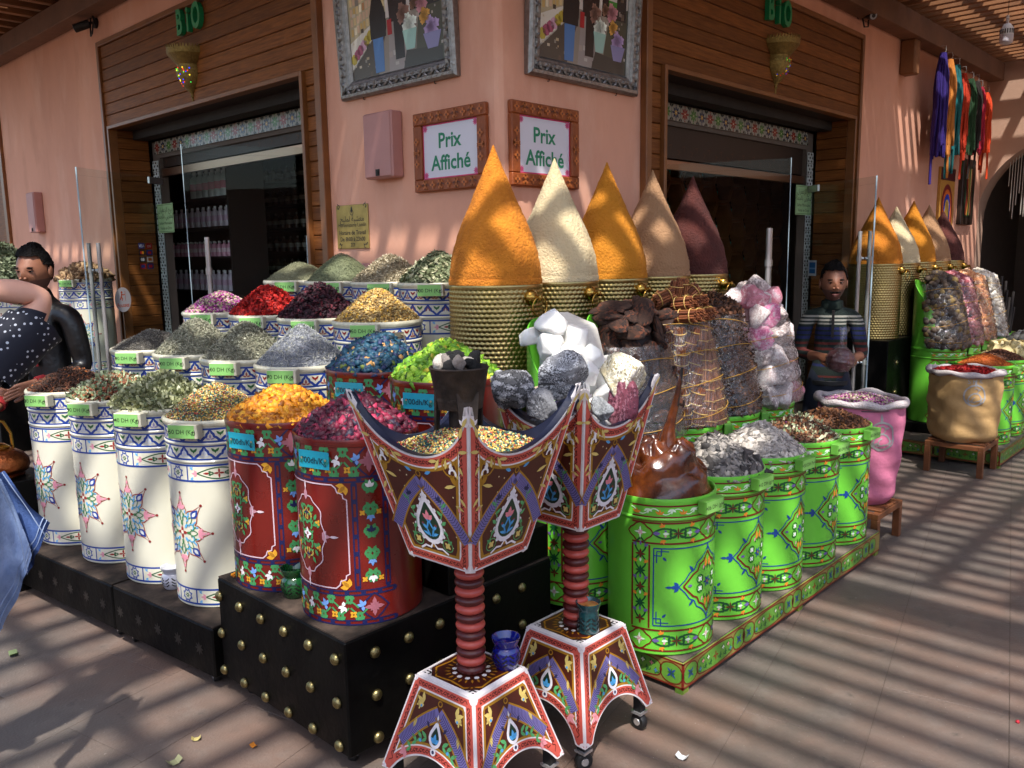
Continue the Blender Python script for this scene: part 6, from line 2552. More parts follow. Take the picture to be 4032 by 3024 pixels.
cubes(0, 'brown soap nuts tied under film, first on the far platform', 'soap nuts', [('#5a4a3c', 3), ('#3f342c', 2), ('#7a6438', 1)], '#2c241c', 1, 'lump', .062, 420)
cubes(1, 'dark pink scented cubes stacked under film on the far platform', 'cubes', [('#9a4a52', 3), ('#b06a6c', 2), ('#d8a0a0', 1)], '#6a2c34', 2)
cubes(2, 'orange scented cubes stacked under film on the far platform', 'cubes', [('#e0a070', 3), ('#d08858', 2), ('#ecc49c', 1)], '#8a5030', 3)
cubes(3, 'cream white scented cubes stacked under film on the far platform', 'cubes', [('#e0d6c4', 3), ('#cbbfa8', 2), ('#efe8dc', 1)], '#9a8c78', 4)
ds = thing('stick_bunch', 'bunch of dark charcoal-like sticks standing in the last far drum', 'sticks', (FARB[4][0], 2.29, ZC - .06))
rs_ = random.Random(6)
for k in range(22):
    a, r = rs_.uniform(0, 6.28), .16 * math.sqrt(rs_.uniform(0, 1))
    x, y = r * math.cos(a), r * math.sin(a)
    MB().tube([(x, y, 0), (x * 1.15, y * 1.15, .3 + rs_.uniform(0, .34))], .013, 7).build('stick', mat('charred_stick', '#2a2422', .8, var=.3, vs=20), ds)
# ------------------------------------------------------------------ things on the walls
M_SILVER = mat('aged_silver_frame', '#8c8986', .34, .8, var=.35, vs=30, bump=.4, bs=60)
M_CARVED = mat('carved_cedar', '#8a4418', .5, var=.25, vs=14, bump=.3, bs=50, world_tex=True)
M_BOXPINK = mat('painted_meter_box', '#b58078', .5, var=.08, vs=6)
M_PLATE = mat('brass_plate', '#a38a4c', .35, .7, var=.3, vs=12)
M_FIX = mat('dark_metal', '#2c2825', .5, .6)


def wobj(side, a, z, d=0.0):
    """loc and rz so that local x runs to the viewer's right, y into the wall, z up"""
    return P(side, a, d, z), (-PI / 2 if side == 'L' else 0.0)


def shop_photo(o, w, h, flip):
    """a generic shop interior: shelves, three figures seen from behind, bowls of crystals"""
    A = lambda x, y: ((x - .5) * w, (y - .5) * h)
    R_ = lambda x0, y0, x1, y1, c, l: o.rect(*A(x0, y0), *A(x1, y1), c, l, 9)
    Q = lambda pts, c, l: o.poly([A(*p) for p in pts], c, l)
    R_(0, 0, 1, 1, '#8f8478', 0)
    Q([(0, .35), (.42, .55), (.42, 1), (0, 1)], '#b5a888', 1)
    rr = random.Random(8)
    for j in range(6):
        for i in range(11):
            x = .02 + i * .036
            y0 = .42 + .095 * j + .012 * i * (1 - j / 5)
            R_(x, y0, x + .028, y0 + .07, rr.choice(['#d8c08c', '#c8a868', '#e0d4b8', '#cfae90', '#b8885c']), 2)
    Q([(0, .08), (.42, .50), (.42, .57), (0, .36)], '#d8d2c4', 2)
    for k in range(9):
        x, y = .03 + k * .04, .2 + k * .037
        o.disc(*A(x, y), .032, rr.choice(['#c4788c', '#d8b84c', '#a8506c', '#c89ab0', '#b8a43c']), 3, 7)
    Q([(0, 0), (.30, 0), (.42, .42), (.42, .5), (0, .1)], '#4c4236', 2)
    Q([(.42, .5), (1, .5), (1, 1), (.42, 1)], '#cfc6be', 1)
    R_(.46, .82, .72, 1, '#c8583c', 2)
    Q([(.42, .0), (.72, 0), (.62, .5), (.45, .5)], '#9a918c', 1)
    Q([(.7, .0), (1, 0), (1, .62), (.78, .58)], '#4a4a3c', 2)
    R_(.74, .54, .86, .66, '#3c8a34', 3)
    R_(.86, .5, .98, .84, '#2a2a2c', 3)
    for k in range(130):
        x, y = rr.uniform(0, .98), rr.uniform(0, .98)
        d_ = rr.uniform(.012, .04)
        base = ['#6a5a44', '#b5a07c', '#4a4238', '#8c8478', '#c9bca4', '#5c4a3c'] if x < .42 else ['#8f8680', '#5a544e', '#b8b0a8', '#3c3a38', '#7a6a5c', '#a89a90']
        if x < .42 and y < .3 or rr.random() < .75:
            R_(x, y, min(1, x + d_), min(1, y + d_ * rr.uniform(.5, 1.6)), rr.choice(base), 3)
    # figure in dark jacket and jeans
    Q([(.27, .02), (.37, .02), (.38, .36), (.26, .36)], '#4a78b0', 4)
    Q([(.24, .34), (.41, .34), (.42, .55), (.37, .72), (.28, .72), (.24, .56)], '#15161a', 5)
    o.disc(*A(.32, .80), .032, '#9a6a50', 6, 10)
    Q([(.285, .80), (.36, .80), (.355, .87), (.29, .87)], '#1c1512', 7)
    # figure in a suit
    Q([(.50, .1), (.60, .1), (.60, .5), (.50, .5)], '#1a1416', 4)
    Q([(.46, .45), (.64, .45), (.66, .82), (.58, .93), (.50, .9), (.45, .78)], '#201619', 5)
    Q([(.535, .66), (.575, .66), (.57, .9), (.54, .9)], '#e4e0e0', 6)
    Q([(.548, .68), (.562, .68), (.56, .86)], '#3a3a44', 7)
    o.disc(*A(.555, .97), .034, '#a87a5c', 6, 10)
    Q([(.68, .5), (.76, .5), (.76, .88), (.69, .9)], '#241c1e', 4)
    o.disc(*A(.72, .94), .022, '#8a5a44', 5, 8)
    R_(.43, .34, .48, .48, '#a81c24', 6)
    # bowls of crystals
    for (x, y, r, c) in ((.60, .50, .075, '#8f6a5c'), (.80, .55, .075, '#c98a92'), (.82, .42, .06, '#d8a04c'), (.88, .30, .085, '#b49ac8'), (.66, .38, .085, '#e2eade'), (.72, .56, .05, '#7a5a48')):
        for k in range(9):
            a = 2.4 * k
            q = r * w * .11 * math.sqrt(k)
            o.flower((x - .5) * w + q * math.cos(a) * 2.2, (y - .5) * h + q * math.sin(a) * 2.2, r * w * .42, tuple(min(1, v * (.8 + .05 * k)) for v in S(c)), 6, 5, k, .9)
    Q([(.59, .34), (.74, .34), (.71, .16), (.62, .16)], '#9cc4b8', 7)
    Q([(.80, .26), (.98, .26), (.94, .12), (.84, .12)], '#8a86b0', 7)
    Q([(.58, 0), (.98, 0), (.98, .12), (.62, .16)], '#3c3a34', 4)


def photo_frame(side, a0, a1, z0, z1, label):
    w, h = a1 - a0, z1 - z0
    loc, rz = wobj(side, (a0 + a1) / 2, (z0 + z1) / 2, 0.012)
    fr = thing('picture_frame', label, 'picture frame', loc, rz, 'silver framed pictures')
    fr.rotation_euler = (rad(3), 0, rz)
    m = .105
    prof = [(0, .0), (0, .035), (.012, .05), (.028, .052), (.034, .04), (.046, .038), (.052, .048), (.072, .046), (.078, .034), (.092, .030), (m, .018), (m, .0)]
    mb = MB()
    W, Hh = w / 2, h / 2
    n = len(prof)
    vs, fs = [], []
    for (sx, sz) in ((-1, -1), (1, -1), (1, 1), (-1, 1)):
        for i, d in prof:
            vs.append((sx * (W - i), -d, sz * (Hh - i)))
    for k in range(4):
        for i in range(n - 1):
            a, b = k * n + i, ((k + 1) % 4) * n + i
            fs.append((a, b, b + 1, a + 1))
    mb.add(vs, fs)
    mb.build('moulding', M_SILVER, fr)
    bd = MB()
    for i_, step, r in ((.04, .048, .014), (.062, .034, .010), (.019, .04, .009)):
        for (ax, sg) in (('x', -1), ('x', 1), ('z', -1), ('z', 1)):
            L_ = (W if ax == 'x' else Hh) - i_
            k = int(2 * L_ / step)
            for j in range(k + 1):
                q = -L_ + 2 * L_ * j / k
                c = (q, -.046, sg * (Hh - i_)) if ax == 'x' else (sg * (W - i_), -.046, q)
                Rm = Matrix.Translation(c) @ Matrix.Rotation(.7 * (1 if j % 2 else -1), 4, 'Y') @ Matrix.Diagonal((1.5, .8, .75, 1))
                v, f = _ico()
                bd.add([Rm @ Vector(p * r) for p in v], [tuple(t) for t in f])
    bd.build('carved_relief', M_SILVER, fr, True, kind='stuff')
    o = Orn()
    shop_photo(o, w - 2 * m, h - 2 * m, False)
    pm = MB().box((-W + m - .004, -.012, -Hh + m - .004), (W - m + .004, -.001, Hh - m + .004), '#8f8478')
    o.onto(pm, plane((0, -.012, 0), (1, 0, 0), (0, 0, 1), .0008, .0003))
    pm.build('photograph', mat('glossy_print', attr=True, rough=.25), fr)
    hk = MB()
    for sx in (-1, 1):
        hk.tube([(sx * W * .62, -.02, -Hh + .02), (sx * W * .62, -.02, -Hh - .012), (sx * W * .62, .01, -Hh - .012)], .003, 6)
    hk.build('hooks', M_FIX, fr, kind='stuff')


photo_frame('L', 3.354, 4.381, 2.678, 3.47, 'silver framed shop photograph on the left wall of the corner')
photo_frame('R', 3.373, 4.355, 2.672, 3.47, 'silver framed shop photograph on the right wall of the corner')


def price_sign(side, a0, a1, z0, z1, label):
    w, h = a1 - a0, z1 - z0
    loc, rz = wobj(side, (a0 + a1) / 2, (z0 + z1) / 2, 0.0)
    sg_ = thing('framed_sign', label, 'sign', loc, rz, 'framed price signs')
    W, Hh, m = w / 2, h / 2, .066
    for (x0, x1, y0, y1) in ((-W, W, Hh - m, Hh), (-W, W, -Hh, -Hh + m), (-W, -W + m, -Hh + m + .0005, Hh - m - .0005), (W - m, W, -Hh + m + .0005, Hh - m - .0005)):
        MB().box((x0, -.032, y0), (x1, -.001, y1), None, .005).build('frame_board', M_CARVED, sg_)
    o = Orn()
    c1, c2 = '#b5642c', '#5c2a10'
    for (ax, s2) in (('h', 1), ('h', -1), ('v', 1), ('v', -1)):
        L_ = (W if ax == 'h' else Hh) - m / 2
        k = 4 if ax == 'h' else 3
        for j in range(k + 1):
            q = -L_ + 2 * L_ * j / k
            if ax == 'v' and j in (0, k):
                continue
            x, y = (q, s2 * (Hh - m / 2)) if ax == 'h' else (s2 * (W - m / 2), q)
            o.flower(x, y, .024, c1, 2, 4, 0, .7, c2)
            if j < k - (ax == 'v'):
                e = q + L_ / k
                x2, y2 = (e, s2 * (Hh - m / 2)) if ax == 'h' else (s2 * (W - m / 2), e)
                an = 0 if ax == 'h' else PI / 2
                for sgn in (-1, 1):
                    o.curl(x2, y2, an + sgn * .6, .014, .008, c1, 2, sgn)
                    o.curl(x2, y2, an + PI + sgn * .6, .014, .008, c1, 2, sgn)
                o.stroke([(x2 - .03 * math.cos(an), y2 - .03 * math.sin(an)), (x2 - .01 * math.sin(an), y2 + .01 * math.cos(an)), (x2 + .03 * math.cos(an), y2 + .03 * math.sin(an))], .008, c2, 1)
    om = MB()
    o.onto(om, plane((0, -.032, 0), (1, 0, 0), (0, 0, 1), .0015, .0018))
    om.build('carved_relief', mat('carved_cedar_relief', attr=True, rough=.5, var=.2, vs=20), sg_, kind='stuff')
    sh = MB().box((-W + m - .003, -.014, -Hh + m - .003), (W - m + .003, -.001, Hh - m + .003), '#d8d6de')
    o = Orn()
    iw, ih = W - m, Hh - m
    o.frame(-iw + .004, -ih + .004, iw - .004, ih - .004, .007, '#d0346c', 1)
    for sx in (-1, 1):
        for sy in (-1, 1):
            o.flower(sx * (iw - .022), sy * (ih - .022), .022, '#dc5a8a', 2, 10, 0, .35)
    o.text('Prix', .0, ih * .38, .078, '#178058', 2, .022)
    o.text('Affiché', .0, -ih * .42, .078, '#178058', 2, .022)
    o.onto(sh, plane((0, -.014, 0), (1, 0, 0), (0, 0, 1), .0006, .0003))
    sh.build('printed_sheet', M_PRINT, sg_)


price_sign('L', 3.148, 3.722, 2.094, 2.520, 'carved wood frame reading Prix Affiché, left of the corner')
price_sign('R', 3.239, 3.792, 2.098, 2.528, 'carved wood frame reading Prix Affiché, right of the corner')


def meter_box(side, a, z, w, h, d, label):
    loc, rz = wobj(side, a, z)
    b = thing('meter_box', label, 'meter box', loc, rz)
    MB().box((-w / 2, -d, -h / 2), (w / 2, -.001, h / 2), None, .008).build('case', M_BOXPINK, b)
    MB().box((-w / 2 + .008, -d - .006, -h / 2 + .008), (w / 2 - .008, -d - .0005, h / 2 - .008), None, .003).build('lid', M_BOXPINK, b)
    lk = MB().box((-.018, -d - .009, -h / 2 + .012), (.018, -d - .0065, -h / 2 + .05))
    lk.tube([(0, -d - .0095, -h / 2 + .03), (0, -d - .014, -h / 2 + .03)], .011, 12)
    lk.build('lock', M_FIX, b)


meter_box('L', 3.975, 2.375, .26, .37, .085, 'pinkish painted meter box left of the framed sign')
meter_box('L', 9.95, 2.25, .22, .42, .09, 'small pinkish meter box on the far left wall')
meter_box('L', 4.22, 1.60, .14, .20, .04, 'small pinkish socket box behind the back row of heaps')

# brass plaque with the opening hours
loc, rz = wobj('L', 4.36, 1.925)
pq = thing('brass_plaque', 'engraved brass plaque with opening hours left of the sign', 'plaque', loc, rz)
MB().box((-.165, -.008, -.135), (.165, -.001, .135), None, .002).build('plate', M_PLATE, pq)
o = Orn()
K = '#2a2216'
o.leaf(0, .083, PI / 2, .045, .02, K, 1)
o.ring(0, .088, .016, .004, K, 1)
o.text(arabic('معشبة لمليح'), 0, .05, .034, K, 1)
o.text('Herboristerie Lamlih', 0, .012, .024, K, 1)
o.text('Horaire de Travail', 0, -.035, .026, K, 1, .01)
o.text('De 8h00 à 23h00', 0, -.075, .026, K, 1, .01)
o.text('7/7', 0, -.112, .024, K, 1, .01)
for sx in (-1, 1):
    for sy in (-1, 1):
        o.curl(sx * .145, sy * .112, PI / 2 - sx * sy * .7, .018, .005, K, 1, sx)
        o.leaf(sx * .14, sy * .11, PI / 4, .02, .01, K, 1)
om = MB()
o.onto(om, plane((0, -.008, 0), (1, 0, 0), (0, 0, 1), .0006, .0003))
om.build('engraving', M_PRINT, pq, kind='stuff')

# raised green letters over both doors
M_GLET = mat('green_letter_plastic', '#0f8a56', .35, coat=.3)


def bio(side, a, z, label):
    loc, rz = wobj(side, a, z, .028)
    b = thing('letter_sign', label, 'sign', loc, rz, 'raised green letter signs')
    for ch, x in (('B', -.13), ('i', 0.0), ('O', .13)):
        v, f = text2d(ch, .03)
        q = v * np.array([.115, .175])
        nv = len(q)
        m = MB()
        vs = [(p[0] + x, -.035, p[1]) for p in q] + [(p[0] + x, 0.0, p[1]) for p in q]
        ed = {}
        for t in f:
            for i in range(len(t)):
                e = (t[i], t[(i + 1) % len(t)])
                ed[e] = ed.get(e, 0) + 1
        bnd = [e for e in ed if (e[1], e[0]) not in ed]
        m.add(vs, [tuple(t) for t in f] + [tuple(i + nv for i in reversed(t)) for t in f] + [(e[1], e[0], e[0] + nv, e[1] + nv) for e in bnd])
        m.build('letter', M_GLET, b)


bio('L', 6.22, 3.505, 'raised green letters BiO above the left doorway')
bio('R', 6.12, 3.49, 'raised green letters BiO above the right doorway')

# pierced brass wall lamps
M_LAMPB = mat('pierced_brass', '#86703e', .40, .85, var=.35, vs=45, bump=.6, bs=110)


def emis(n, c, s):
    if n in MATS:
        return MATS[n]
    m = bpy.data.materials.new(n)
    m.use_nodes = True
    b = m.node_tree.nodes['Principled BSDF']
    b.inputs['Base Color'].default_value = (*S(c), 1)
    b.inputs['Emission Color'].default_value = (*S(c), 1)
    b.inputs['Emission Strength'].default_value = s
    b.inputs['Roughness'].default_value = .2
    MATS[n] = m
    return m


def sconce(side, a, z, label):
    loc, rz = wobj(side, a, z, .024)
    s = thing('wall_lamp', label, 'wall lamp', loc, rz, 'brass wall lamps')
    s.scale = (.82, .82, .9)
    m = MB()
    pr = [(.205, .15), (.20, .115), (.12, .035), (.118, .02), (.128, .0), (.125, -.05), (.10, -.10), (.06, -.15), (.022, -.185), (.016, -.2), (.02, -.212), (.010, -.225), (.007, -.262), (.0, -.27)]
    m.lathe(pr, 8, None, a0=PI, a1=2 * PI)
    m.lathe([(0.0, .15), (.20, .15)], 8, None, a0=PI, a1=2 * PI)
    s1 = m.build('body', M_LAMPB, s, 35)
    tt = MB()
    for k in range(24):
        a_ = PI + PI * (k + .5) / 24
        e = PI / 24 * .48
        r = .205 * math.cos(PI / 16) / max(.92, 1)
        p = [Vector((r * math.cos(a_ - e), r * math.sin(a_ - e), .149)), Vector((r * math.cos(a_ + e), r * math.sin(a_ + e), .149)), Vector((r * math.cos(a_) * 1.02, r * math.sin(a_) * 1.02, .185))]
        q = [v * .97 for v in p]
        for v, w_ in zip(q, p):
            v.z = w_.z
        tt.add(p + q, [(0, 1, 2), (5, 4, 3), (0, 3, 4, 1), (1, 4, 5, 2), (2, 5, 3, 0)])
    tt.build('crown_points', M_LAMPB, s1, kind='stuff')
    rr = random.Random(2)
    cols = [('glass_blue_', '#2233ff'), ('glass_yellow', '#ffd830'), ('glass_red', '#e83018'), ('glass_green', '#38c848')]
    for ci, (n, c) in enumerate(cols):
        d = MB()
        for k in range(7):
            a_ = rr.uniform(PI * 1.15, PI * 1.85)
            z_ = rr.uniform(-.13, .005)
            r = np.interp(z_, [-.15, -.10, -.05, 0], [.06, .10, .125, .128]) * .985
            v, f = _ico()
            d.add([Vector((r * math.cos(a_), r * math.sin(a_), z_)) + Vector(p * .006) for p in v], [tuple(t) for t in f])
        d.build('coloured_glass', emis(n + side, c, .8 if side == 'L' else .12), s, kind='stuff')


sconce('L', 6.29, 3.15, 'lit brass wall lamp with coloured glass over the left doorway')
sconce('R', 6.16, 3.14, 'dimmer brass wall lamp with coloured glass over the right doorway')


# security cameras
def cctv(side, a, z, label, sgn):
    loc, rz = wobj(side, a, z)
    c = thing('security_camera', label, 'security camera', loc, rz, 'security cameras')
    MB().tube([(0, -.002, 0), (0, -.02, 0)], .045, 18).build('mount', M_FIX, c, 40)
    MB().tube([(0, -.02, 0), (0, -.07, -.01), (sgn * .03, -.10, -.03)], .012, 8).build('arm', M_FIX, c, 40)
    d = Vector((sgn * .55, -.75, -.35)).normalized()
    p = Vector((sgn * .03, -.10, -.03))
    MB().tube([p - d * .05, p + d * .085], .036, 18).build('barrel', M_FIX, c, 40)
    MB().tube([p + d * .086, p + d * .088], .032, 18).build('lens_ring', mat('lens_ring_grey', '#9a9c9e', .3), c)
    MB().tube([p + d * .0885, p + d * .0895], .017, 14).build('lens', M_CASTOR, c)
    MB().tube([(0, -.02, .01), (-.05 * sgn, -.05, .06), (-.09 * sgn, -.06, 0), (-.06 * sgn, -.07, -.11), (0, -.06, -.12), (.02 * sgn, -.05, -.05), (-.02, -.03, .12), (0, -.01, .26)], .007, 6).build('cable', M_FIX, c, True)


cctv('L', 8.03, 3.82, 'dark security camera with looped cable on the left wall', -1)
cctv('R', 7.72, 3.77, 'dark security camera under the beam on the right wall', -1)

# hanging yarn skeins
YC = [('#2a1768', 'deep violet'), ('#b5702c', 'ochre yellow'), ('#0d5a5c', 'teal'), ('#b53212', 'orange-red'), ('#1a3a1c', 'dark green'), ('#241a16', 'black-brown'), ('#9c1430', 'crimson'), ('#c23c10', 'bright orange')]
YX = [9.38, 9.60, 9.84, 10.08, 10.36, 10.56, 10.72, 10.98]
YT = [3.66, 3.63, 3.61, 3.56, 3.54, 3.54, 3.50, 3.47]
YL = [.92, .86, .82, .74, .72, .68, .66, .60]
M_YARN = mat('wool_yarn', attr=True, rough=.95, var=.2, vs=40)
for k in range(8):
    c, nm = YC[k]
    sk = thing('yarn_skein', '%s wool yarn skein hanging from the pergola beam' % nm, 'yarn skein', (YX[k], 2.86, YT[k]), 0, 'wool skeins on hooks')
    m = MB()
    rr = random.Random(30 + k)
    for j in range(100):
        a, r = rr.uniform(0, 6.28), math.sqrt(rr.uniform(.05, 1))
        x, y = .090 * r * math.cos(a), .06 * r * math.sin(a)
        L_ = YL[k] * rr.uniform(.8, 1.12) + (.3 if rr.random() < .02 else 0)
        ph = rr.uniform(0, 6)
        pts = [(x * (.25 + .75 * min(1, q * 3.5)) + .006 * math.sin(9 * q + ph) + .02 * q * math.sin(ph), y * (.3 + .7 * min(1, q * 3.5)) + .006 * math.cos(8 * q + ph), -L_ * q) for q in [i / 12 for i in range(13)]]
        cc = np.array(S(c)) * rr.uniform(.7, 1.25)
        m.tube(pts, .014, 4, tuple(cc), caps=False)
    m.build('strands', M_YARN, sk, kind='stuff')
    hk = MB().tube([(0, .03, .07), (0, -.02, .07), (0, -.025, .02), (0, 0, -.01)], .004, 6)
    hk.build('hook', M_CHROME, sk)

# two narrow hangings on the right wall
loc, rz = wobj('R', 10.42, 2.28)
hg = thing('woven_hanging', 'narrow woven hanging with red, orange and blue loops', 'wall hanging', loc, rz)
m = MB().box((-.26, -.03, -.34), (.26, -.002, .34), '#c08a3c')
o = Orn()
o.rect(-.255, .2, .255, .335, '#4a1218', 1, 9)
for s_, c in ((1.0, '#7a1c20'), (.78, '#d86a2a'), (.58, '#2a38a0'), (.36, '#c8a04c')):
    pts = [(-.2 * s_, -.33)] + [(.2 * s_ * math.cos(PI - PI * i / 14), -.1 + .26 * s_ * math.sin(PI * i / 14)) for i in range(15)] + [(.2 * s_, -.33)]
    o.poly(pts, c, 2 + int((1 - s_) * 10))
o.onto(m, plane((0, -.03, 0), (1, 0, 0), (0, 0, 1), .001))
m.build('cloth', M_PRINT, hg)
loc, rz = wobj('R', 11.15, 2.38)
pt = thing('dark_framed_panel', 'tall dark framed painted panel near the arch', 'picture', loc, rz)
MB().box((-.24, -.05, -.38), (.24, -.001, .38), None, .006).build('frame', M_DKWOOD, pt)
m = MB().box((-.16, -.053, -.29), (.16, -.0505, .30), '#1c2a18')
o = Orn()
for k, c in enumerate(('#8a1c18', '#c8883c', '#2c6a38', '#d8b870', '#6a1418')):
    o.stroke([(-.1 + .05 * k, -.27), (-.06 + .04 * k + .03 * math.sin(k), -.05), (-.1 + .05 * k, .27)], .04, c, 1 + k)
o.onto(m, plane((0, -.053, 0), (1, 0, 0), (0, 0, 1), .001))
m.build('painting', M_PRINT, pt)

# pendant bulb
pl = thing('pendant_lamp', 'white LED bulb with finned collar hanging under the slats', 'lamp', (8.75, 2.15, 3.60))
pl.scale = (.56, .56, .56)
MB().tube([(0, 0, .30), (0, 0, .83)], .004, 6).build('cord', M_FIX, pl)
MB().lathe([(0, .17), (.045, .17), (.095, .10), (.10, .0), (0, 0)], 28).build('collar', mat('lamp_white', '#d8d4d0', .3), pl, 40)
fn_ = MB()
for k in range(18):
    a = 2 * PI * k / 18
    fn_.box((.093, -.008, .015), (.1012, .008, .085), None, 0, 0, Matrix.Rotation(a, 4, 'Z'))
fn_.build('vents', M_CASTOR, pl, kind='stuff')
MB().lathe([(0, -.145), (.06, -.142), (.092, -.12), (.098, -.08), (.098, -.001), (0, -.001)], 28).build('diffuser', mat('milky_diffuser', '#c9c4cc', .4, sub=.3), pl, 50)
MB().lathe([(0, .17), (.02, .171), (.024, .22), (.02, .30), (0, .30)], 16).build('socket', mat('lamp_white', '#d8d4d0'), pl, 40)

# notices and stickers on the glass
def notice(side, a, z, label):
    loc, rz = wobj(side, a, z, -.315)
    n = thing('printed_notice', label, 'notice', loc, rz, 'green notices by the doors')
    m = MB().box((-.16, -.004, -.13), (.16, -.0005, .13), '#a8c890')
    o = Orn()
    o.frame(-.15, -.12, .15, .12, .005, '#5a7a44', 1)
    o.text(arabic('بيع الزعفران'), 0, .078, .042, '#1f3a1c', 1)
    o.text(arabic('المغربي بالجملة'), 0, .02, .040, '#1f3a1c', 1)
    o.text('Safran Marocaine', 0, -.042, .027, '#1f3a1c', 1)
    o.text('Vente en Gros', 0, -.088, .027, '#1f3a1c', 1)
    o.onto(m, plane((0, -.004, 0), (1, 0, 0), (0, 0, 1), .0006, .0003))
    m.build('sheet', M_PRINT, n)


notice('L', 7.65, 2.11, 'pale green saffron notice beside the left doors')
notice('R', 7.46, 2.18, 'pale green saffron notice beside the right doors')


def sticker(door, name, x, z, fn, face=1):
    """flat print on a door leaf; face = side of the glass that carries it"""
    g, ang, w = door
    o = Orn()
    fn(o)
    m = MB()
    if face > 0:
        o.onto(m, plane((x, .0065, z), (-1, 0, 0), (0, 0, 1), .0004, .0002))
    else:
        o.onto(m, plane((x, -.0065, z), (1, 0, 0), (0, 0, 1), .0004, .0002))
    m.build(name, M_PRINT, g)


def s_push(o):
    o.disc(0, 0, .105, '#d4cfd4', 0, 28)
    c = '#cf5424'
    o.text('Poussez', 0, -.045, .034, c, 1, .015)
    o.disc(-.012, .062, .011, c, 1, 8)
    o.stroke([(-.012, .05), (-.02, .022), (-.035, .0)], .014, c, 1)
    o.stroke([(-.02, .022), (-.004, .008), (-.012, -.008)], .010, c, 1)
    o.stroke([(-.014, .045), (.016, .04), (.026, .046)], .008, c, 1)
    o.line(.032, -.01, .032, .072, .005, c, 1)


def s_cards(o):
    for k, (t, c, d) in enumerate((('VISA', '#1a2c78', '#e8e8ee'), ('cmi', '#b01c24', '#f0e0e0'), ('mc', '#20242c', '#e8a020'), ('M', '#1c3c8c', '#d03030'), ('', '#1a1c24', '#d8d8dc'), ('', '#d8d4d0', '#d07020'), ('', '#b02c34', '#2850a8'), ('', '#182c6c', '#c02828'))):
        x, y = -.052 + .104 * (k % 2), .09 - .06 * (k // 2)
        o.rect(x - .042, y - .024, x + .042, y + .024, c, 0, 9)
        if t in ('VISA', 'cmi'):
            o.text(t, x, y, .026, d, 1, .01)
        else:
            o.disc(x - .012, y, .015, '#c02828' if k == 2 else d, 1, 8)
            o.disc(x + .012, y, .015, d, 1, 8)


def s_amex(o):
    o.rect(-.07, -.07, .07, .07, '#cdd4d8', 0, 9)
    o.rect(-.052, -.048, .052, .052, '#1f6aa8', 1, 9)
    o.rect(-.05, -.01, .05, .004, '#7ab0d8', 2, 9)


sticker(d_L1, 'push_sticker', .688, 1.404, s_push, 1)
sticker(d_L1, 'card_stickers', .33, 1.77, s_cards, 1)
sticker(d_R2, 'card_sticker', .16, 1.57, s_amex, -1)

# ------------------------------------------------------------------ what shows inside the shop
M_SHELF = mat('dark_shelf_board', '#2a211b', .6)
M_PET = mat('clear_bottle', '#a8b4b4', .12, spec=.7, sub=.0)
M_LBL = mat('bottle_mix', attr=True, rough=.25)


def bottle_mesh(h, r, body, label, cap, name='bottle'):
    m = MB()
    m.lathe([(0, 0), (r, 0), (r, h * .66), (r * .85, h * .74), (r * .35, h * .84), (r * .35, h * .9)], 14, body)
    m.lathe([(r * 1.02, h * .28), (r * 1.02, h * .54)], 14, label)
    m.lathe([(r * .4, h * .88), (r * .4, h), (0, h)], 12, cap)
    return m.mesh(name, M_LBL, 40)


BT = [bottle_mesh(.27, .048, '#c4d0d0', '#d06a88', '#e8e8e6'), bottle_mesh(.20, .034, '#c8bac4', '#c8a8bc', '#e0dcdc'), bottle_mesh(.15, .03, '#d89aac', '#e8c8d0', '#e0e0dc'), bottle_mesh(.17, .036, '#4c3a2c', '#b4aea2', '#5a5a58')]
sh1 = thing('display_shelf', 'dark shelf of pink labelled bottles inside the left door', 'shelf', (0, 0, 0))
for z in (2.05, 1.76, 1.42, 2.335):
    MB().box((4.05, 7.55, z - .02), (4.40, 9.2, z)).build('shelf_board', M_SHELF, sh1)
MB().box((4.41, 7.55, .02), (4.44, 9.2, 2.7)).build('back_panel', M_SHELF, sh1)
MB().box((4.05, 9.205, .02), (4.44, 9.23, 2.7)).build('side_panel', M_SHELF, sh1)
MB().box((4.05, 7.52, .02), (4.44, 7.545, 2.7)).build('side_panel', M_SHELF, sh1)
ORD = ('topmost', 'second', 'third', 'fourth', 'fifth', 'sixth', 'seventh')
for r_, (z, bi, n, sp) in enumerate(((2.335, 0, 6, .125), (2.05, 1, 11, .12), (1.76, 2, 14, .10), (1.42, 1, 12, .12))):
    for k in range(n):
        for row in (0, 1):
            o = link('bottle', BT[bi], None, (4.12 + .13 * row, 7.68 + k * sp + .03 * row, z))
            tag(o, '%s on the %s shelf behind the left door' % (('large clear bottle with pink label', 'slim bottle with mauve label', 'small pink bottle')[bi], ORD[r_]), 'bottle', 'bottles on the %s shelf of the left door' % ORD[r_])
sh2 = thing('display_shelf', 'deep shelves of dark jars at the back of the left room', 'shelf', (0, 0, 0))
for k in range(6):
    MB().box((5.0, 7.3, 1.28 + .25 * k), (5.3, 10.3, 1.30 + .25 * k)).build('shelf_board', M_SHELF, sh2)
MB().box((5.31, 7.3, .02), (5.34, 10.3, 2.9)).build('back_panel', M_SHELF, sh2)
MB().box((5.0, 7.26, .02), (5.34, 7.295, 2.9)).build('side_panel', M_SHELF, sh2)
for k in range(6):
    for j in range(19):
        o = link('jar', BT[3], None, (5.10, 7.45 + j * .14, 1.30 + .25 * k))
        tag(o, 'dark jar with grey label on the %s back shelf of the left room' % ORD[5 - k], 'jar', 'jars on the %s back shelf' % ORD[5 - k])
wb = MB()
for k in range(3):
    for j in range(2):
        b_ = link('carton', MB().box((0, 0, 0), (.08, .09, .085), '#b9bcc0', .003).mesh('carton', M_LBL), None, (3.92, 5.85 + .095 * j, 1.66 + .0855 * k))
        tag(b_, 'small pale carton stacked just inside the left door', 'carton', 'cartons inside the left door')
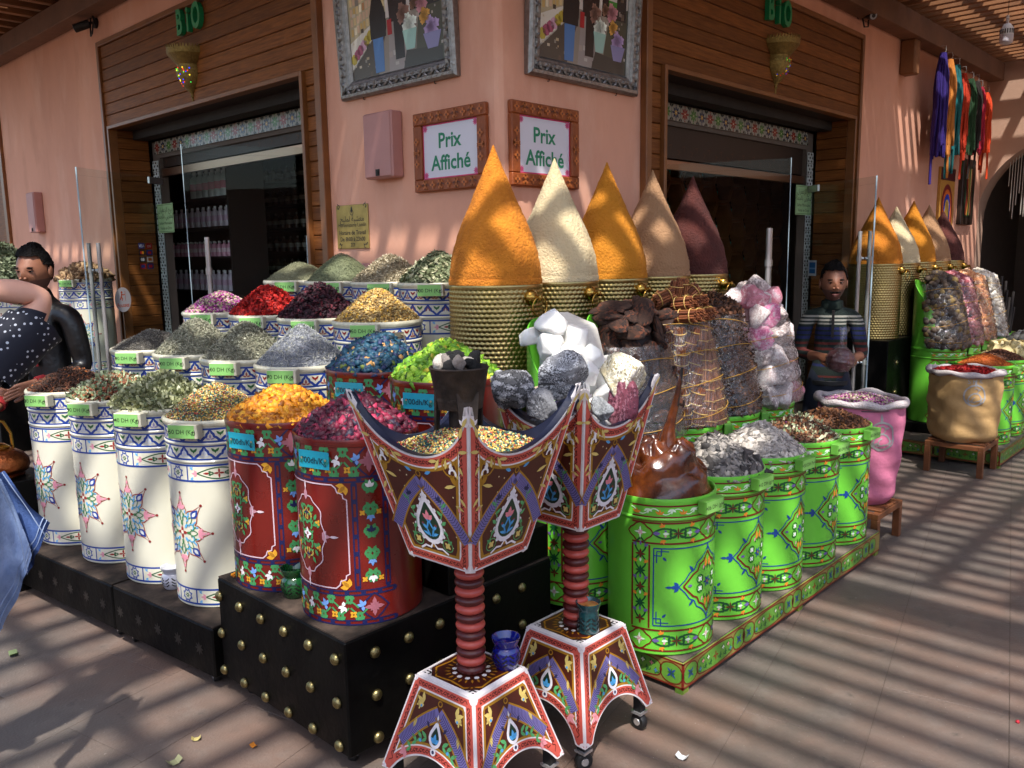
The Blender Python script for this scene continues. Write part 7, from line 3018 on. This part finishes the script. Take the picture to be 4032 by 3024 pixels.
MB().box((3.88, 5.78, .0125), (4.1, 6.1, 1.659)).build('carton_pedestal', M_SHELF, sh2)

hx = thing('honeycomb_shelf', 'wooden honeycomb shelf with jars inside the right door', 'shelf', (0, 4.55, 0))
MB().box((6.8, .16, .02), (9.5, .2, 2.9)).build('back_panel', mat('honeycomb_back', '#4a3a2e', .7), hx)
JAR = MB().lathe([(0, 0), (.055, 0), (.06, .01), (.06, .11), (.045, .13), (.045, .15)], 16, '#39413f').lathe([(.0615, .03), (.0615, .09)], 16, '#4fc4b8').lathe([(.048, .14), (.048, .165), (0, .165)], 14, '#20201e').mesh('jar', M_LBL, 40)
M_HEX = mat('honeycomb_wood', '#8a5a34', .5, var=.25, vs=12)
hexm = MB()
ro, ri = .195, .168
for k in range(6):
    a, b = PI / 3 * k, PI / 3 * (k + 1)
    q = [(ro, a), (ro, b), (ri, b), (ri, a)]
    hexm.add([(r * math.cos(t), y, r * math.sin(t)) for y in (-.1, .155) for r, t in q], [(0, 1, 2, 3), (7, 6, 5, 4), (2, 6, 7, 3), (0, 4, 5, 1)])
hexm = hexm.mesh('hexagon_cell', M_HEX)
for i in range(8):
    for j in range(7):
        x, z = 7.0 + i * .30, .85 + j * .345 + (.1725 if i % 2 else 0)
        if z > 2.7 or z < 1.15:
            continue
        link('hexagon_cell', hexm, hx, (x, 0, z))
        o = link('jar', JAR, None, (x, 4.58, z - .144))
        hw_ = ('lowest', 'second lowest', 'middle', 'second highest', 'highest')[max(0, min(4, j - 1))]
        tag(o, 'glass jar with teal label in the %s row of honeycomb cells' % hw_, 'jar', 'jars in the %s honeycomb row' % hw_)

# ------------------------------------------------------------------ drums against the left wall, kettle
for (x, y, lb, hl, lay) in ((2.82, 7.86, 'cream drum of split wood against the left wall', 'split wood pieces heaped in a cream drum by the left wall', [('stick', 900, .075, [('#8a6a48', 3), ('#6a4c30', 2), ('#a88a64', 2), ('#4c3422', 1)], .5)]),
                            (2.45, 8.75, 'cream drum of dried leaves at the far left', 'grey-green dried leaf heap at the far left edge', [('leaf', 1300, .075, [('#6f7a5c', 3), ('#8a9474', 2), ('#545f44', 2), ('#a8ac8c', 1)], .8), ('flake', 500, .06, [('#7c8668', 1), ('#5c664a', 1)], .9)])):
    drum('cream', lb, x, y, .772, rad(235), '50 DH (Kg)', rad(-20), 'cream2', None, GW)
    heap('wood_heap' if 'wood' in hl else 'leaf_heap', hl, 'dried goods', (x, y, 1.575), .208, .11 if 'wood' in hl else .30, '#5a4630' if 'wood' in hl else '#4a5238', lay, 2.2, .01)
    rb_ = thing('black_plinth', ('black plinth under the drum of split wood' if 'wood' in hl else 'black plinth under the drum of dried leaves'), 'plinth', (x, y, 0))
    MB().box((-.25, -.25, 0), (.25, .25, .771), None, .006).build('body', M_BLACK, rb_)
M_COPPER = mat('beaten_copper', '#a05a34', .3, 1.0, var=.35, vs=16, bump=.5, bs=50)
kt = thing('copper_kettle', 'round beaten copper kettle with brass handle by the left man', 'kettle', (1.27, 5.02, .60))
MB().lathe([(0, 0), (.12, 0), (.125, .012), (.118, .02), (.14, .03), (.15, .055), (.148, .085), (.125, .12), (.085, .145), (.06, .152), (0, .153)], 40).build('body', M_COPPER, kt, 60)
MB().lathe([(.062, .1525), (.064, .16), (.04, .178), (.012, .185), (.014, .198), (0, .203)], 28).build('lid', M_BRASS, kt, 60)
MB().tube([(-.08, 0, .13), (-.075, 0, .23), (-.045, 0, .295), (0, 0, .31), (.045, 0, .295), (.075, 0, .23), (.08, 0, .13)], .009, 10).build('handle', M_BRASS, kt, True)
MB().tube([(-.10, -.10, .08), (-.15, -.15, .11), (-.165, -.165, .17)], [.022, .014, .010], 12).build('spout', M_BRASS, kt, True)
ks = thing('black_box_stand', 'low black box under the copper kettle', 'box', (1.27, 5.02, 0))
MB().box((-.19, -.19, 0), (.19, .19, .599), None, .006).build('body', M_BLACK, ks)
# ------------------------------------------------------------------ people
def skin_mesh(J, E, root, lev=2):
    """grow a body surface on a jointed skeleton"""
    names = list(J)
    me = bpy.data.meshes.new('body')
    me.from_pydata([J[n][0] for n in names], [(names.index(a), names.index(b)) for a, b in E], [])
    o = bpy.data.objects.new('body', me)
    COL.objects.link(o)
    md = o.modifiers.new('skin', 'SKIN')
    md.branch_smoothing = .6
    ss = o.modifiers.new('sub', 'SUBSURF')
    ss.levels = lev
    ss.render_levels = lev
    for i, n in enumerate(names):
        r = J[n][1]
        me.skin_vertices[0].data[i].radius = r if isinstance(r, tuple) else (r, r)
        me.skin_vertices[0].data[i].use_root = n == root
    dg = bpy.context.evaluated_depsgraph_get()
    m2 = bpy.data.meshes.new_from_object(o.evaluated_get(dg))
    V = np.array([v.co for v in m2.vertices])
    F_ = [tuple(p.vertices) for p in m2.polygons]
    bpy.data.objects.remove(o)
    bpy.data.meshes.remove(m2)
    return V, F_


def seg_region(V, F_, J, E, reg):
    """material index of each face from the nearest bone"""
    C = np.array([V[list(f)].mean(0) for f in F_])
    best = np.full(len(C), 9e9)
    out = np.zeros(len(C), int)
    for a, b in E:
        p, q = np.array(J[a][0], float), np.array(J[b][0], float)
        d = q - p
        t = np.clip(((C - p) @ d) / (d @ d + 1e-9), 0, 1)
        ra = J[a][1] if not isinstance(J[a][1], tuple) else max(J[a][1])
        dist = np.linalg.norm(C - (p + t[:, None] * d), axis=1) / (ra + .03)
        m = dist < best
        best[m] = dist[m]
        out[m] = reg(a, b)
    return out


def head_parts(mb, c, R, skin_i, dark_i, sc=1.0, mous=True, hair_only=False):
    """a modelled head (face towards local -y) added to a body mesh; returns hair points"""
    nu, nv = 40, 30
    vs, hs = [], []
    g = lambda x, m, s: math.exp(-((x - m) / s) ** 2)
    for j in range(nv + 1):
        th = PI * j / nv
        for i in range(nu):
            ph = 2 * PI * i / nu
            x, y, z = math.sin(th) * math.cos(ph), math.sin(th) * math.sin(ph), math.cos(th)
            X, Y, Z = x * .077, y * .098, z * .120
            if z < 0:
                X *= 1 - .30 * (-z) ** 1.4
                if y > 0:
                    Y *= 1 - .35 * (-z)
                else:
                    Y *= 1 - .05 * (-z)
            front = max(0, -y)
            Y -= front * (.022 * g(x, 0, .13) * g(z, -.12, .17) * (1 if z > -.35 else .6) + .008 * g(x, 0, .18) * g(z, -.12 + .22, .2))
            Y -= front * .006 * g(z, .22, .10) * g(abs(x), .35, .3)
            Y += front * .010 * g(abs(x), .40, .16) * g(z, .06, .10)
            Y -= front * .006 * g(x, 0, .25) * g(z, -.52, .10)
            Y -= front * .008 * g(x, 0, .25) * g(z, -.85, .14)
            vs.append(R @ (Vector((X, Y, Z)) * sc) + c)
            hs.append((x, y, z, Vector((X, Y, Z)) * sc))
    fs = [(j * nu + i, (j + 1) * nu + i, (j + 1) * nu + (i + 1) % nu, j * nu + (i + 1) % nu) for j in range(nv) for i in range(nu)]
    fa, fb = [], []
    for q in fs:
        m = np.mean([hs[i][:3] for i in q], axis=0)
        (fb if mous and m[2] < -.30 and m[1] < .25 and not (abs(m[0]) < .3 and -.44 < m[2] and m[1] < -.5) else fa).append(q)
    n0 = len(mb.f)
    mb.add(vs, fa + fb, None, skin_i)
    for q in range(n0 + len(fa), len(mb.f)):
        mb.m[q] = 6
    v, f = ico_sub(1)

    def blob(p, r, mi):
        mb.add([R @ (Vector((p[0] + q[0] * r[0], p[1] + q[1] * r[1], p[2] + q[2] * r[2])) * sc) + c for q in v], [tuple(t) for t in f], None, mi)
    for s in (-1, 1):
        blob((s * .079, .008, -.005), (.009, .020, .032), skin_i)
        blob((s * .031, -.0825, .009), (.0115, .007, .0048), 4)
        blob((s * .031, -.0885, .009), (.0062, .0035, .0050), dark_i)
        blob((s * .031, -.0865, .0155), (.0165, .0085, .0034), skin_i)
        blob((s * .032, -.0905, .0275), (.021, .008, .0042), dark_i)
        blob((s * .012, -.1075, -.024), (.008, .009, .007), skin_i)
    blob((0, -.0925, -.064), (.026, .009, .004), 5)
    blob((0, -.0900, -.073), (.020, .009, .004), 5)
    if mous:
        blob((-.015, -.0945, -.051), (.019, .009, .0058), dark_i)
        blob((.015, -.0945, -.051), (.019, .009, .0058), dark_i)
    # hair cap
    hb = MB()
    keep = {}
    hv, hf = [], []
    rr = np.random.default_rng(3)
    for k, (x, y, z, p) in enumerate(hs):
        hv.append(R @ (p * (1.06 + .09 * max(0, z) ** 1.5 + .02 * math.sin(7 * x + 3 * y)) + Vector((0, .002, .006)) * sc + Vector(tuple(rr.normal(0, .0032, 3)))) + c)
    for q in fs:
        m = np.mean([hs[i][:3] for i in q], axis=0)
        lim = (.60 if m[1] < -.45 else (.60 - (m[1] + .45) * 1.75 if m[1] < .1 else -.36 - .25 * (m[1] - .1))) + .02 * math.sin(23 * m[0]) * (m[1] < 0)
        if m[2] > lim:
            hf.append(q)
    hb.add(hv, hf)
    return hb


def hand(J, E, wrist, nm, palm, dirv, side, curl, spread=.018, ln=.075):
    """palm and five fingers hung on a wrist joint: dirv = way the fingers point, side = across the palm, curl = way they bend"""
    w, d, s, k = Vector(J[wrist][0]), Vector(dirv).normalized(), Vector(side).normalized(), Vector(curl).normalized()
    pc = w + d * .05
    J[nm + 'p'] = (tuple(pc), (.034, .024))
    E.append((wrist, nm + 'p'))
    for i, o in enumerate((-1.5, -.5, .5, 1.5)):
        L_ = ln * (.88, 1.0, .96, .78)[i]
        a = pc + d * .035 + s * o * spread
        b = a + d * L_ * .45 + k * L_ * .18
        e = b + d * L_ * .22 + k * L_ * .36
        for n, p, r in (('a', a, .0125), ('b', b, .0105), ('c', e, .0085)):
            J[nm + str(i) + n] = (tuple(p), r)
        E.extend([(nm + 'p', nm + str(i) + 'a'), (nm + str(i) + 'a', nm + str(i) + 'b'), (nm + str(i) + 'b', nm + str(i) + 'c')])
    a = w + d * .03 - s * .038
    b = a + d * .032 - s * .016 + k * .012
    e = b + d * .026 + k * .016
    for n, p, r in (('a', a, .015), ('b', b, .012), ('c', e, .0095)):
        J[nm + 't' + n] = (tuple(p), r)
    E.extend([(nm + 'p', nm + 'ta'), (nm + 'ta', nm + 'tb'), (nm + 'tb', nm + 'tc')])


M_SKIN = mat('skin_tan', '#8a5a42', .5, var=.1, vs=14, sub=.12)
M_SKINF = mat('skin_fair', '#cf9c84', .5, var=.08, vs=14, sub=.15)
M_HAIR = mat('black_hair', '#0a0706', .8, var=.3, vs=60, bump=1.0, bs=120, spec=.15)
M_EYEW = mat('eye_white', '#8f857c', .3)
M_STUB = mat('stubbled_skin', '#634236', .6, var=.2, vs=90)
M_LIP = mat('lip', '#6a342c', .5)
M_JEANS = mat('dark_denim', '#141c2e', .8, var=.2, vs=20, bump=.3, bs=150)
M_LEATHER = mat('black_leather', '#0d0c0d', .38, var=.3, vs=10, bump=1.0, bs=11)
M_REDK = mat('red_knit', '#8c1418', .85, bump=.4, bs=140)


def stripes():
    m = mat('striped_sweater', '#0d1f16', .9, bump=.5, bs=160)
    nt = m.node_tree
    N, L = nt.nodes, nt.links
    tc = N.new('ShaderNodeTexCoord')
    sx = N.new('ShaderNodeSeparateXYZ')
    L.new(tc.outputs['Object'], sx.inputs[0])
    mr = N.new('ShaderNodeMapRange')
    mr.inputs[1].default_value = .85
    mr.inputs[2].default_value = 1.42
    L.new(sx.outputs['Z'], mr.inputs[0])
    cr = N.new('ShaderNodeValToRGB')
    cr.color_ramp.interpolation = 'CONSTANT'
    G, Wt, B, Rd = '#0d1c17', '#8f8c82', '#141d4e', '#561c15'
    seq = [(0, G), (.10, Rd), (.125, G), (.17, Rd), (.195, G), (.30, B), (.33, G), (.42, Rd), (.45, G), (.49, Rd), (.52, G), (.555, Rd), (.585, G), (.62, B), (.655, G), (.675, B), (.71, G), (.73, B), (.76, G), (.79, Wt), (.812, G), (.832, Wt), (.854, G), (.875, Wt), (.895, G)]
    el = cr.color_ramp.elements
    while len(el) > 1:
        el.remove(el[-1])
    el[0].position, el[0].color = 0, (*S(G), 1)
    for p, c in seq[1:]:
        e = el.new(p)
        e.color = (*S(c), 1)
    L.new(mr.outputs[0], cr.inputs[0])
    L.new(cr.outputs[0], N['Principled BSDF'].inputs['Base Color'])
    return m


def dots():
    m = mat('navy_polka_cotton', '#0b1020', .8)
    nt = m.node_tree
    N, L = nt.nodes, nt.links
    tc = N.new('ShaderNodeTexCoord')
    vo = N.new('ShaderNodeTexVoronoi')
    vo.inputs['Scale'].default_value = 58
    vo.inputs['Randomness'].default_value = .35
    L.new(tc.outputs['Object'], vo.inputs['Vector'])
    lt = N.new('ShaderNodeMath')
    lt.operation = 'LESS_THAN'
    lt.inputs[1].default_value = .24
    L.new(vo.outputs['Distance'], lt.inputs[0])
    mx = N.new('ShaderNodeMix')
    mx.data_type = 'RGBA'
    mx.inputs['A'].default_value = (*S('#0b1020'), 1)
    mx.inputs['B'].default_value = (*S('#b8bcc4'), 1)
    L.new(lt.outputs[0], mx.inputs['Factor'])
    L.new(mx.outputs['Result'], N['Principled BSDF'].inputs['Base Color'])
    return m


def legs(J, E, h=1.68, dx=.09, y=0.0):
    k = h / 1.68
    for s, n in ((-1, 'R'), (1, 'L')):
        J['hip' + n] = ((s * dx, y, .86 * k), (.088, .09))
        J['knee' + n] = ((s * (dx + .012), y - .01, .47 * k), (.06, .062))
        J['ank' + n] = ((s * (dx + .015), y + .02, .09), (.042, .045))
        J['toe' + n] = ((s * (dx + .02), y - .13, .045), (.04, .032))
        E += [('pel', 'hip' + n), ('hip' + n, 'knee' + n), ('knee' + n, 'ank' + n), ('ank' + n, 'toe' + n)]


# --- man in the striped sweater, holding a clear bag
J = {'pel': ((0, 0, .93), (.135, .105)), 'wai': ((0, -.005, 1.06), (.13, .10)), 'che': ((0, 0, 1.24), (.142, .100)), 'col': ((0, .005, 1.37), (.085, .072)), 'nek': ((0, 0, 1.44), .054), 'nk2': ((0, -.012, 1.50), .050)}
E = [('pel', 'wai'), ('wai', 'che'), ('che', 'col'), ('col', 'nek'), ('nek', 'nk2')]
for s, n in ((-1, 'R'), (1, 'L')):
    J['sho' + n] = ((s * .150, .005, 1.345), (.058, .060))
    J['elb' + n] = ((s * .198, -.02, 1.11), (.044, .044))
    J['for' + n] = ((s * .150 + .015, -.14, 1.10), (.038, .038))
    J['wri' + n] = ((s * .118 + .03, -.225, 1.115), (.027, .027))
    E += [('col', 'sho' + n), ('sho' + n, 'elb' + n), ('elb' + n, 'for' + n), ('for' + n, 'wri' + n)]
    hand(J, E, 'wri' + n, 'h' + n, None, (-s * .55, -.75, -.15), (0, .15, 1), (-s * .8, .1, .25), .017, .078)
legs(J, E)
V, F_ = skin_mesh(J, E, 'pel')


def reg(a, b):
    if b.startswith('h') and not b.startswith('hip') or b.startswith('wri') or a.startswith('h') and not a.startswith('hip') or b == 'nk2':
        return 1
    if b.startswith('toe'):
        return 3
    if b.startswith(('hip', 'knee', 'ank')):
        return 2
    return 0


mi = seg_region(V, F_, J, E, reg)
mi = np.where((mi == 0) & (np.array([V[list(f)].mean(0)[2] for f in F_]) < .90), 2, mi)
mb = MB()
mb.v = [tuple(p) for p in V]
mb.f = list(F_)
mb.c = [(.5, .5, .5)] * len(F_)
mb.m = [int(q) for q in mi]
hair = head_parts(mb, Vector((0, -.03, 1.575)), Matrix.Rotation(.05, 3, 'Z') @ Matrix.Rotation(.06, 3, 'X'), 1, 3, 1.04)
PR = (5.36, 2.215, 0)
man = mb.build('person', [stripes(), M_SKIN, M_JEANS, M_HAIR, M_EYEW, M_LIP, M_STUB], None, 60, PR, rad(202 - 270 + 6))
man.scale = (.97, .97, .97)
tag(man, 'person in a striped zip sweater and jeans holding a clear bag with both hands', 'person')
hair.build('hair', M_HAIR, man, True)
MB().lathe([(.067, 0), (.071, .02), (.068, .05), (.060, .055), (.058, .0)], 24).build('collar', mat('dark_green_rib', '#0b1c14', .9), man, 40, (0, -.006, 1.405))
MB().box((-.008, -.112, 1.22), (.008, -.098, 1.40)).build('zip', M_FIX, man)
bl_ = MB().lathe([(.132, 0), (.137, .004), (.137, .03), (.132, .034)], 30).xf(Matrix.Diagonal((1, .8, 1, 1)))
bl_.build('belt', M_CASTOR, man, 40, (0, -.003, .895))
Mm = man.matrix_basis.copy()
bag_p = Matrix.Translation(PR) @ Matrix.Rotation(rad(202 - 270 + 6), 4, 'Z') @ Vector((0.03, -.327, 1.067))
bg = thing('clear_bag', 'knotted clear plastic bag of dark red goods in the hands', 'bag', tuple(bag_p), 0)
v, f = ico_sub(3)
vb = [tuple(p * np.array([.098, .085, .080]) * (1 + .05 * math.sin(9 * p[0] + 3) * math.sin(8 * p[1]) + .04 * math.sin(14 * p[2] + 5 * p[0]))) for p in v]
MB().add([tuple(np.array(p) * .93) for p in vb], [tuple(t) for t in f]).build('contents', mat('dark_red_goods', '#4a1418', .6, var=.4, vs=60, bump=.6, bs=80), bg, True)
fm = MB().add(vb, [tuple(t) for t in f])
fm.tube([(0, 0, .07), (.004, 0, .10), (.01, 0, .115), (.03, 0, .16), (.045, 0, .20)], [.05, .018, .010, .022, .034], 12, caps=False)
fm.build('film', glass('bag_film', (.96, .95, .95), .06, 1.5, .6, 30, 1.4, .02), bg, True)

# --- man in the black leather jacket beside the kettle
J = {'pel': ((0, 0, 1.0), (.145, .115)), 'wai': ((0, -.01, 1.14), (.145, .115)), 'che': ((0, -.01, 1.34), (.165, .12)), 'col': ((0, 0, 1.47), (.10, .085)), 'nek': ((0, -.01, 1.54), .057), 'nk2': ((0, -.025, 1.61), .052)}
E = [('pel', 'wai'), ('wai', 'che'), ('che', 'col'), ('col', 'nek'), ('nek', 'nk2')]
AR = {'L': [(.17, .0, 1.435), (.205, .03, 1.14), (.20, -.13, 1.10), (.15, -.27, 1.09)], 'R': [(-.18, .0, 1.435), (-.24, -.02, 1.16), (-.17, -.17, 1.04), (-.08, -.31, .955)]}
for n, s in (('L', 1), ('R', -1)):
    for nm, p, r in zip(('sho', 'elb', 'for', 'wri'), AR[n], (.068, .056, .048, .029)):
        J[nm + n] = (p, (r, r))
    E += [('col', 'sho' + n), ('sho' + n, 'elb' + n), ('elb' + n, 'for' + n), ('for' + n, 'wri' + n)]
    hand(J, E, 'wri' + n, 'h' + n, None, (-s * .3, -.85, -.25), (.2, 0, 1) if n == 'L' else (1, 0, .2), (-s * .7, 0, -.4), .018, .08)
legs(J, E, 1.8)
V, F_ = skin_mesh(J, E, 'pel')
mi = seg_region(V, F_, J, E, reg)
mb = MB()
mb.v = [tuple(p) for p in V]
mb.f = list(F_)
mb.c = [(.5, .5, .5)] * len(F_)
mb.m = [int(q) for q in mi]
hair = head_parts(mb, Vector((0, -.05, 1.69)), Matrix.Rotation(.25, 3, 'Z') @ Matrix.Rotation(.12, 3, 'X'), 1, 3, 1.08, True)
man2 = mb.build('person', [M_LEATHER, M_SKIN, M_JEANS, M_HAIR, M_EYEW, M_LIP, M_STUB], None, 60, (1.64, 5.20, 0), rad(206 - 270))
tag(man2, 'dark haired person in a black leather jacket leaning over behind the cream drums', 'person')
hair.build('hair', M_HAIR, man2, True)
for s in (-1, 1):
    p = J['wri' + ('L' if s > 0 else 'R')][0]
    q = J['for' + ('L' if s > 0 else 'R')][0]
    d = (Vector(p) - Vector(q)).normalized()
    MB().tube([Vector(p) - d * .055, Vector(p) - d * .012], [.041, .036], 16).build('red_cuff', M_REDK, man2, 40)
sf = MB()
for k in range(9):
    t = k / 8
    sf.add([(.0 - .03, -.118 - .012 * math.sin(PI * t), 1.16 + .30 * t), (.03, -.118 - .012 * math.sin(PI * t), 1.16 + .30 * t)], [])
sf.f = [(2 * k, 2 * k + 1, 2 * k + 3, 2 * k + 2) for k in range(8)]
sf.c = [(.5, .5, .5)] * 8
sf.m = [0] * 8
sf.build('red_shirt_front', M_REDK, man2)

# --- person in the polka dot blouse at the left edge, arm raised
W0 = Vector((.66, 2.98, 0))
wp = lambda x, y, z: (x - W0.x, y - W0.y, z)
J = {'pel': (wp(.64, 3.0, .92), (.15, .12)), 'wai': (wp(.64, 3.0, 1.06), (.125, .10)), 'che': (wp(.65, 2.98, 1.25), (.14, .11)), 'col': (wp(.65, 2.98, 1.39), (.085, .075)), 'nek': (wp(.645, 2.985, 1.47), .048), 'nk2': (wp(.64, 2.99, 1.54), .046),
     'shoR': (wp(.735, 2.93, 1.40), (.062, .062)), 'armR': (wp(.83, 2.94, 1.50), (.062, .062)), 'elbR': (wp(.93, 2.95, 1.63), (.043, .043)), 'forR': (wp(.84, 2.965, 1.655), (.043, .043)), 'wriR': (wp(.70, 2.975, 1.67), (.028, .028)),
     'shoL': (wp(.56, 3.04, 1.37), (.06, .06)), 'elbL': (wp(.48, 3.02, 1.12), (.045, .045)), 'wriL': (wp(.46, 2.95, .92), (.027, .027))}
E = [('pel', 'wai'), ('wai', 'che'), ('che', 'col'), ('col', 'nek'), ('nek', 'nk2'), ('col', 'shoR'), ('shoR', 'armR'), ('armR', 'elbR'), ('elbR', 'forR'), ('forR', 'wriR'), ('col', 'shoL'), ('shoL', 'elbL'), ('elbL', 'wriL')]
hand(J, E, 'wriR', 'hR', None, (-.8, .1, .2), (0, 1, .2), (-.3, 0, .6), .016, .07)
hand(J, E, 'wriL', 'hL', None, (0, -.2, -1), (1, 0, 0), (.3, 0, -.5), .016, .07)
for s, n in ((-1, 'R'), (1, 'L')):
    J['hip' + n] = (wp(.57 + s * .09, 3.05, .84), (.10, .10))
    J['knee' + n] = (wp(.44 + s * .09, 3.14, .46), (.062, .065))
    J['ank' + n] = (wp(.34 + s * .09, 3.24, .09), (.042, .045))
    J['toe' + n] = (wp(.40 + s * .09, 3.12, .045), (.04, .03))
    E += [('pel', 'hip' + n), ('hip' + n, 'knee' + n), ('knee' + n, 'ank' + n), ('ank' + n, 'toe' + n)]
V, F_ = skin_mesh(J, E, 'pel')


def regw(a, b):
    if b in ('forR', 'wriR', 'nk2', 'wriL') or b[0] == 'h' and not b.startswith('hip') or a[0] == 'h' and not a.startswith('hip'):
        return 1
    return reg(a, b)


mi = seg_region(V, F_, J, E, regw)
cen = np.array([V[list(f)].mean(0) for f in F_])
mi = np.where((np.linalg.norm(cen - np.array(J['elbR'][0]), axis=1) < .075), 1, mi)
mb = MB()
mb.v = [tuple(p) for p in V]
mb.f = list(F_)
mb.c = [(.5, .5, .5)] * len(F_)
mb.m = [int(q) for q in mi]
hair = head_parts(mb, Vector(wp(.60, 2.99, 1.62)), Matrix.Rotation(rad(150), 3, 'Z'), 1, 3, .98, False)
wom = mb.build('person', [dots(), M_SKINF, M_JEANS, M_HAIR, M_EYEW, M_LIP, M_STUB], None, 60, tuple(W0))
tag(wom, 'person in a navy polka dot blouse with one bare forearm raised at the left edge', 'person')
hair.build('hair', M_HAIR, wom, True)
# loose sleeve
sl = MB()
A_, B_ = Vector(J['shoR'][0]), Vector(J['elbR'][0])
sl.tube([A_, A_.lerp(B_, .3), A_.lerp(B_, .62), A_.lerp(B_, .80)], [.075, .082, .088, .086], 20, caps=False)
for i, p in enumerate(sl.v):
    q = Vector(p)
    q.x += .006 * math.sin(40 * q.z + i)
    q.z -= .05 * max(0, (q - A_).dot((B_ - A_).normalized())) / .3 * (1 if i % 20 > 3 else .6)
    sl.v[i] = tuple(q)
sl.build('sleeve', MATS['navy_polka_cotton'], wom, True)
# denim jacket tied at the waist, hanging towards the camera
M_DENIM = mat('washed_denim', '#6a84b0', .85, var=.25, vs=6, col2='#9fb2d0', bump=.4, bs=160)
def denim(name, top, bot, m, ph, back, parent=None):
    dj = MB()
    nu, nv = 40, 30
    top, bot = [Vector(wp(*p)) for p in top], [Vector(wp(*p)) for p in bot]
    for layer in (0, 1):
        for j in range(nv + 1):
            t = j / nv
            for i in range(nu + 1):
                u = i / nu
                a = top[0].lerp(top[1], u * 2) if u < .5 else top[1].lerp(top[2], u * 2 - 1)
                b = bot[0].lerp(bot[1], u * 2) if u < .5 else bot[1].lerp(bot[2], u * 2 - 1)
                p = a.lerp(b, t)
                f = .030 * math.sin(8 * u + 2.5 * t + ph) * (.35 + t) + .016 * math.sin(17 * u - 4 * t + ph) * (.3 + t) + .006 * math.sin(31 * u + 9 * t) * t
                p.x += f * .5
                p.y += f + back - layer * .009
                p.z += -.02 * math.sin(PI * u) * t + .006 * math.sin(26 * u + ph) * t
                dj.v.append(tuple(p))
    n1 = (nu + 1) * (nv + 1)
    for j in range(nv):
        for i in range(nu):
            k = j * (nu + 1) + i
            dj.f.append((k, k + 1, k + nu + 2, k + nu + 1))
            dj.f.append((n1 + k, n1 + k + nu + 1, n1 + k + nu + 2, n1 + k + 1))
    for i in range(nu):
        k = nv * (nu + 1) + i
        dj.f.append((k, k + 1, n1 + k + 1, n1 + k))
    for j in range(nv):
        k = j * (nu + 1) + nu
        dj.f.append((k, k + nu + 1, n1 + k + nu + 1, n1 + k))
    dj.c = [(.5, .5, .5)] * len(dj.f)
    dj.m = [0] * len(dj.f)
    o = dj.build(name, m, parent, True, None if parent else tuple(W0))
    sm_ = MB()
    for row in (nv - 2, nv - 4):
        sm_.tube([(dj.v[n1 + row * (nu + 1) + i][0], dj.v[n1 + row * (nu + 1) + i][1] - .002, dj.v[n1 + row * (nu + 1) + i][2]) for i in range(nu + 1)], .002, 4)
    for col_ in (nu // 2, nu - 3):
        sm_.tube([(dj.v[n1 + r * (nu + 1) + col_][0], dj.v[n1 + r * (nu + 1) + col_][1] - .002, dj.v[n1 + r * (nu + 1) + col_][2]) for r in range(nv + 1)], .002, 4)
    sm_.build('seam_stitching', mat('denim_stitch', '#8fa0bc', .8), o, kind='stuff')
    return o


jk = denim('denim_jacket', [(.56, 2.78, 1.08), (.64, 2.82, 1.08), (.72, 2.85, 1.09)], [(.56, 2.76, .60), (.68, 2.84, .65), (.79, 2.86, .83)], M_DENIM, 0.0, 0.0)
tag(jk, 'light blue denim jacket hanging from the waist at the left edge', 'jacket')
denim('dark_flap', [(.62, 2.86, 1.08), (.69, 2.88, 1.08), (.75, 2.89, 1.10)], [(.66, 2.87, .72), (.77, 2.88, .76), (.86, 2.885, .90)], mat('denim_inside', '#3a5488', .85, var=.2, vs=9, bump=.4, bs=160), 1.5, 0.02, jk)

# ------------------------------------------------------------------ litter on the paving
rl = random.Random(17)
LIT = [('leaf_scrap', 'dry pale leaf lying on the paving left of the studded box', 'leaf', (1.12, 2.72), '#9a9a70', .06), ('petal_scrap', 'orange petal on the paving beside the studded box', 'petal', (1.36, 2.60), '#c87a1c', .035),
       ('petal_scrap', 'yellowish scrap on the paving left of the studded box', 'scrap', (1.24, 2.80), '#a89a60', .04), ('paper_scrap', 'white scrap of paper on the paving right of the stands', 'scrap', (2.33, 1.42), '#c9c9c9', .05),
       ('leaf_scrap', 'green twig scrap at the far left paving', 'scrap', (1.0, 4.05), '#5a6a44', .06), ('berry_scrap', 'tiny red berry on the paving at the right edge', 'berry', (3.35, .62), '#b82030', .016)]
for n, lb, c, (x, y), colr, s in LIT:
    v, f = SHAPES['petal'] if 'berry' not in n else SHAPES['lump']
    m = MB().add([tuple(p * s) for p in v], [tuple(t) for t in f], colr)
    o = m.build(n, M_PIECE, None, None, (x, y, .004))
    o.rotation_euler = (0, 0, rl.uniform(0, 6))
    tag(o, lb, c)
fm_ = heap('flower_scrap', 'small orange flower clump on the studded box top edge', 'scrap', (1.535, 2.98, .497), .018, .014, '#b06a14', [('lump', 14, .012, [('#d88a16', 1), ('#b9701a', 1)], .6)], 1.4)
bpy.context.view_layer.update()
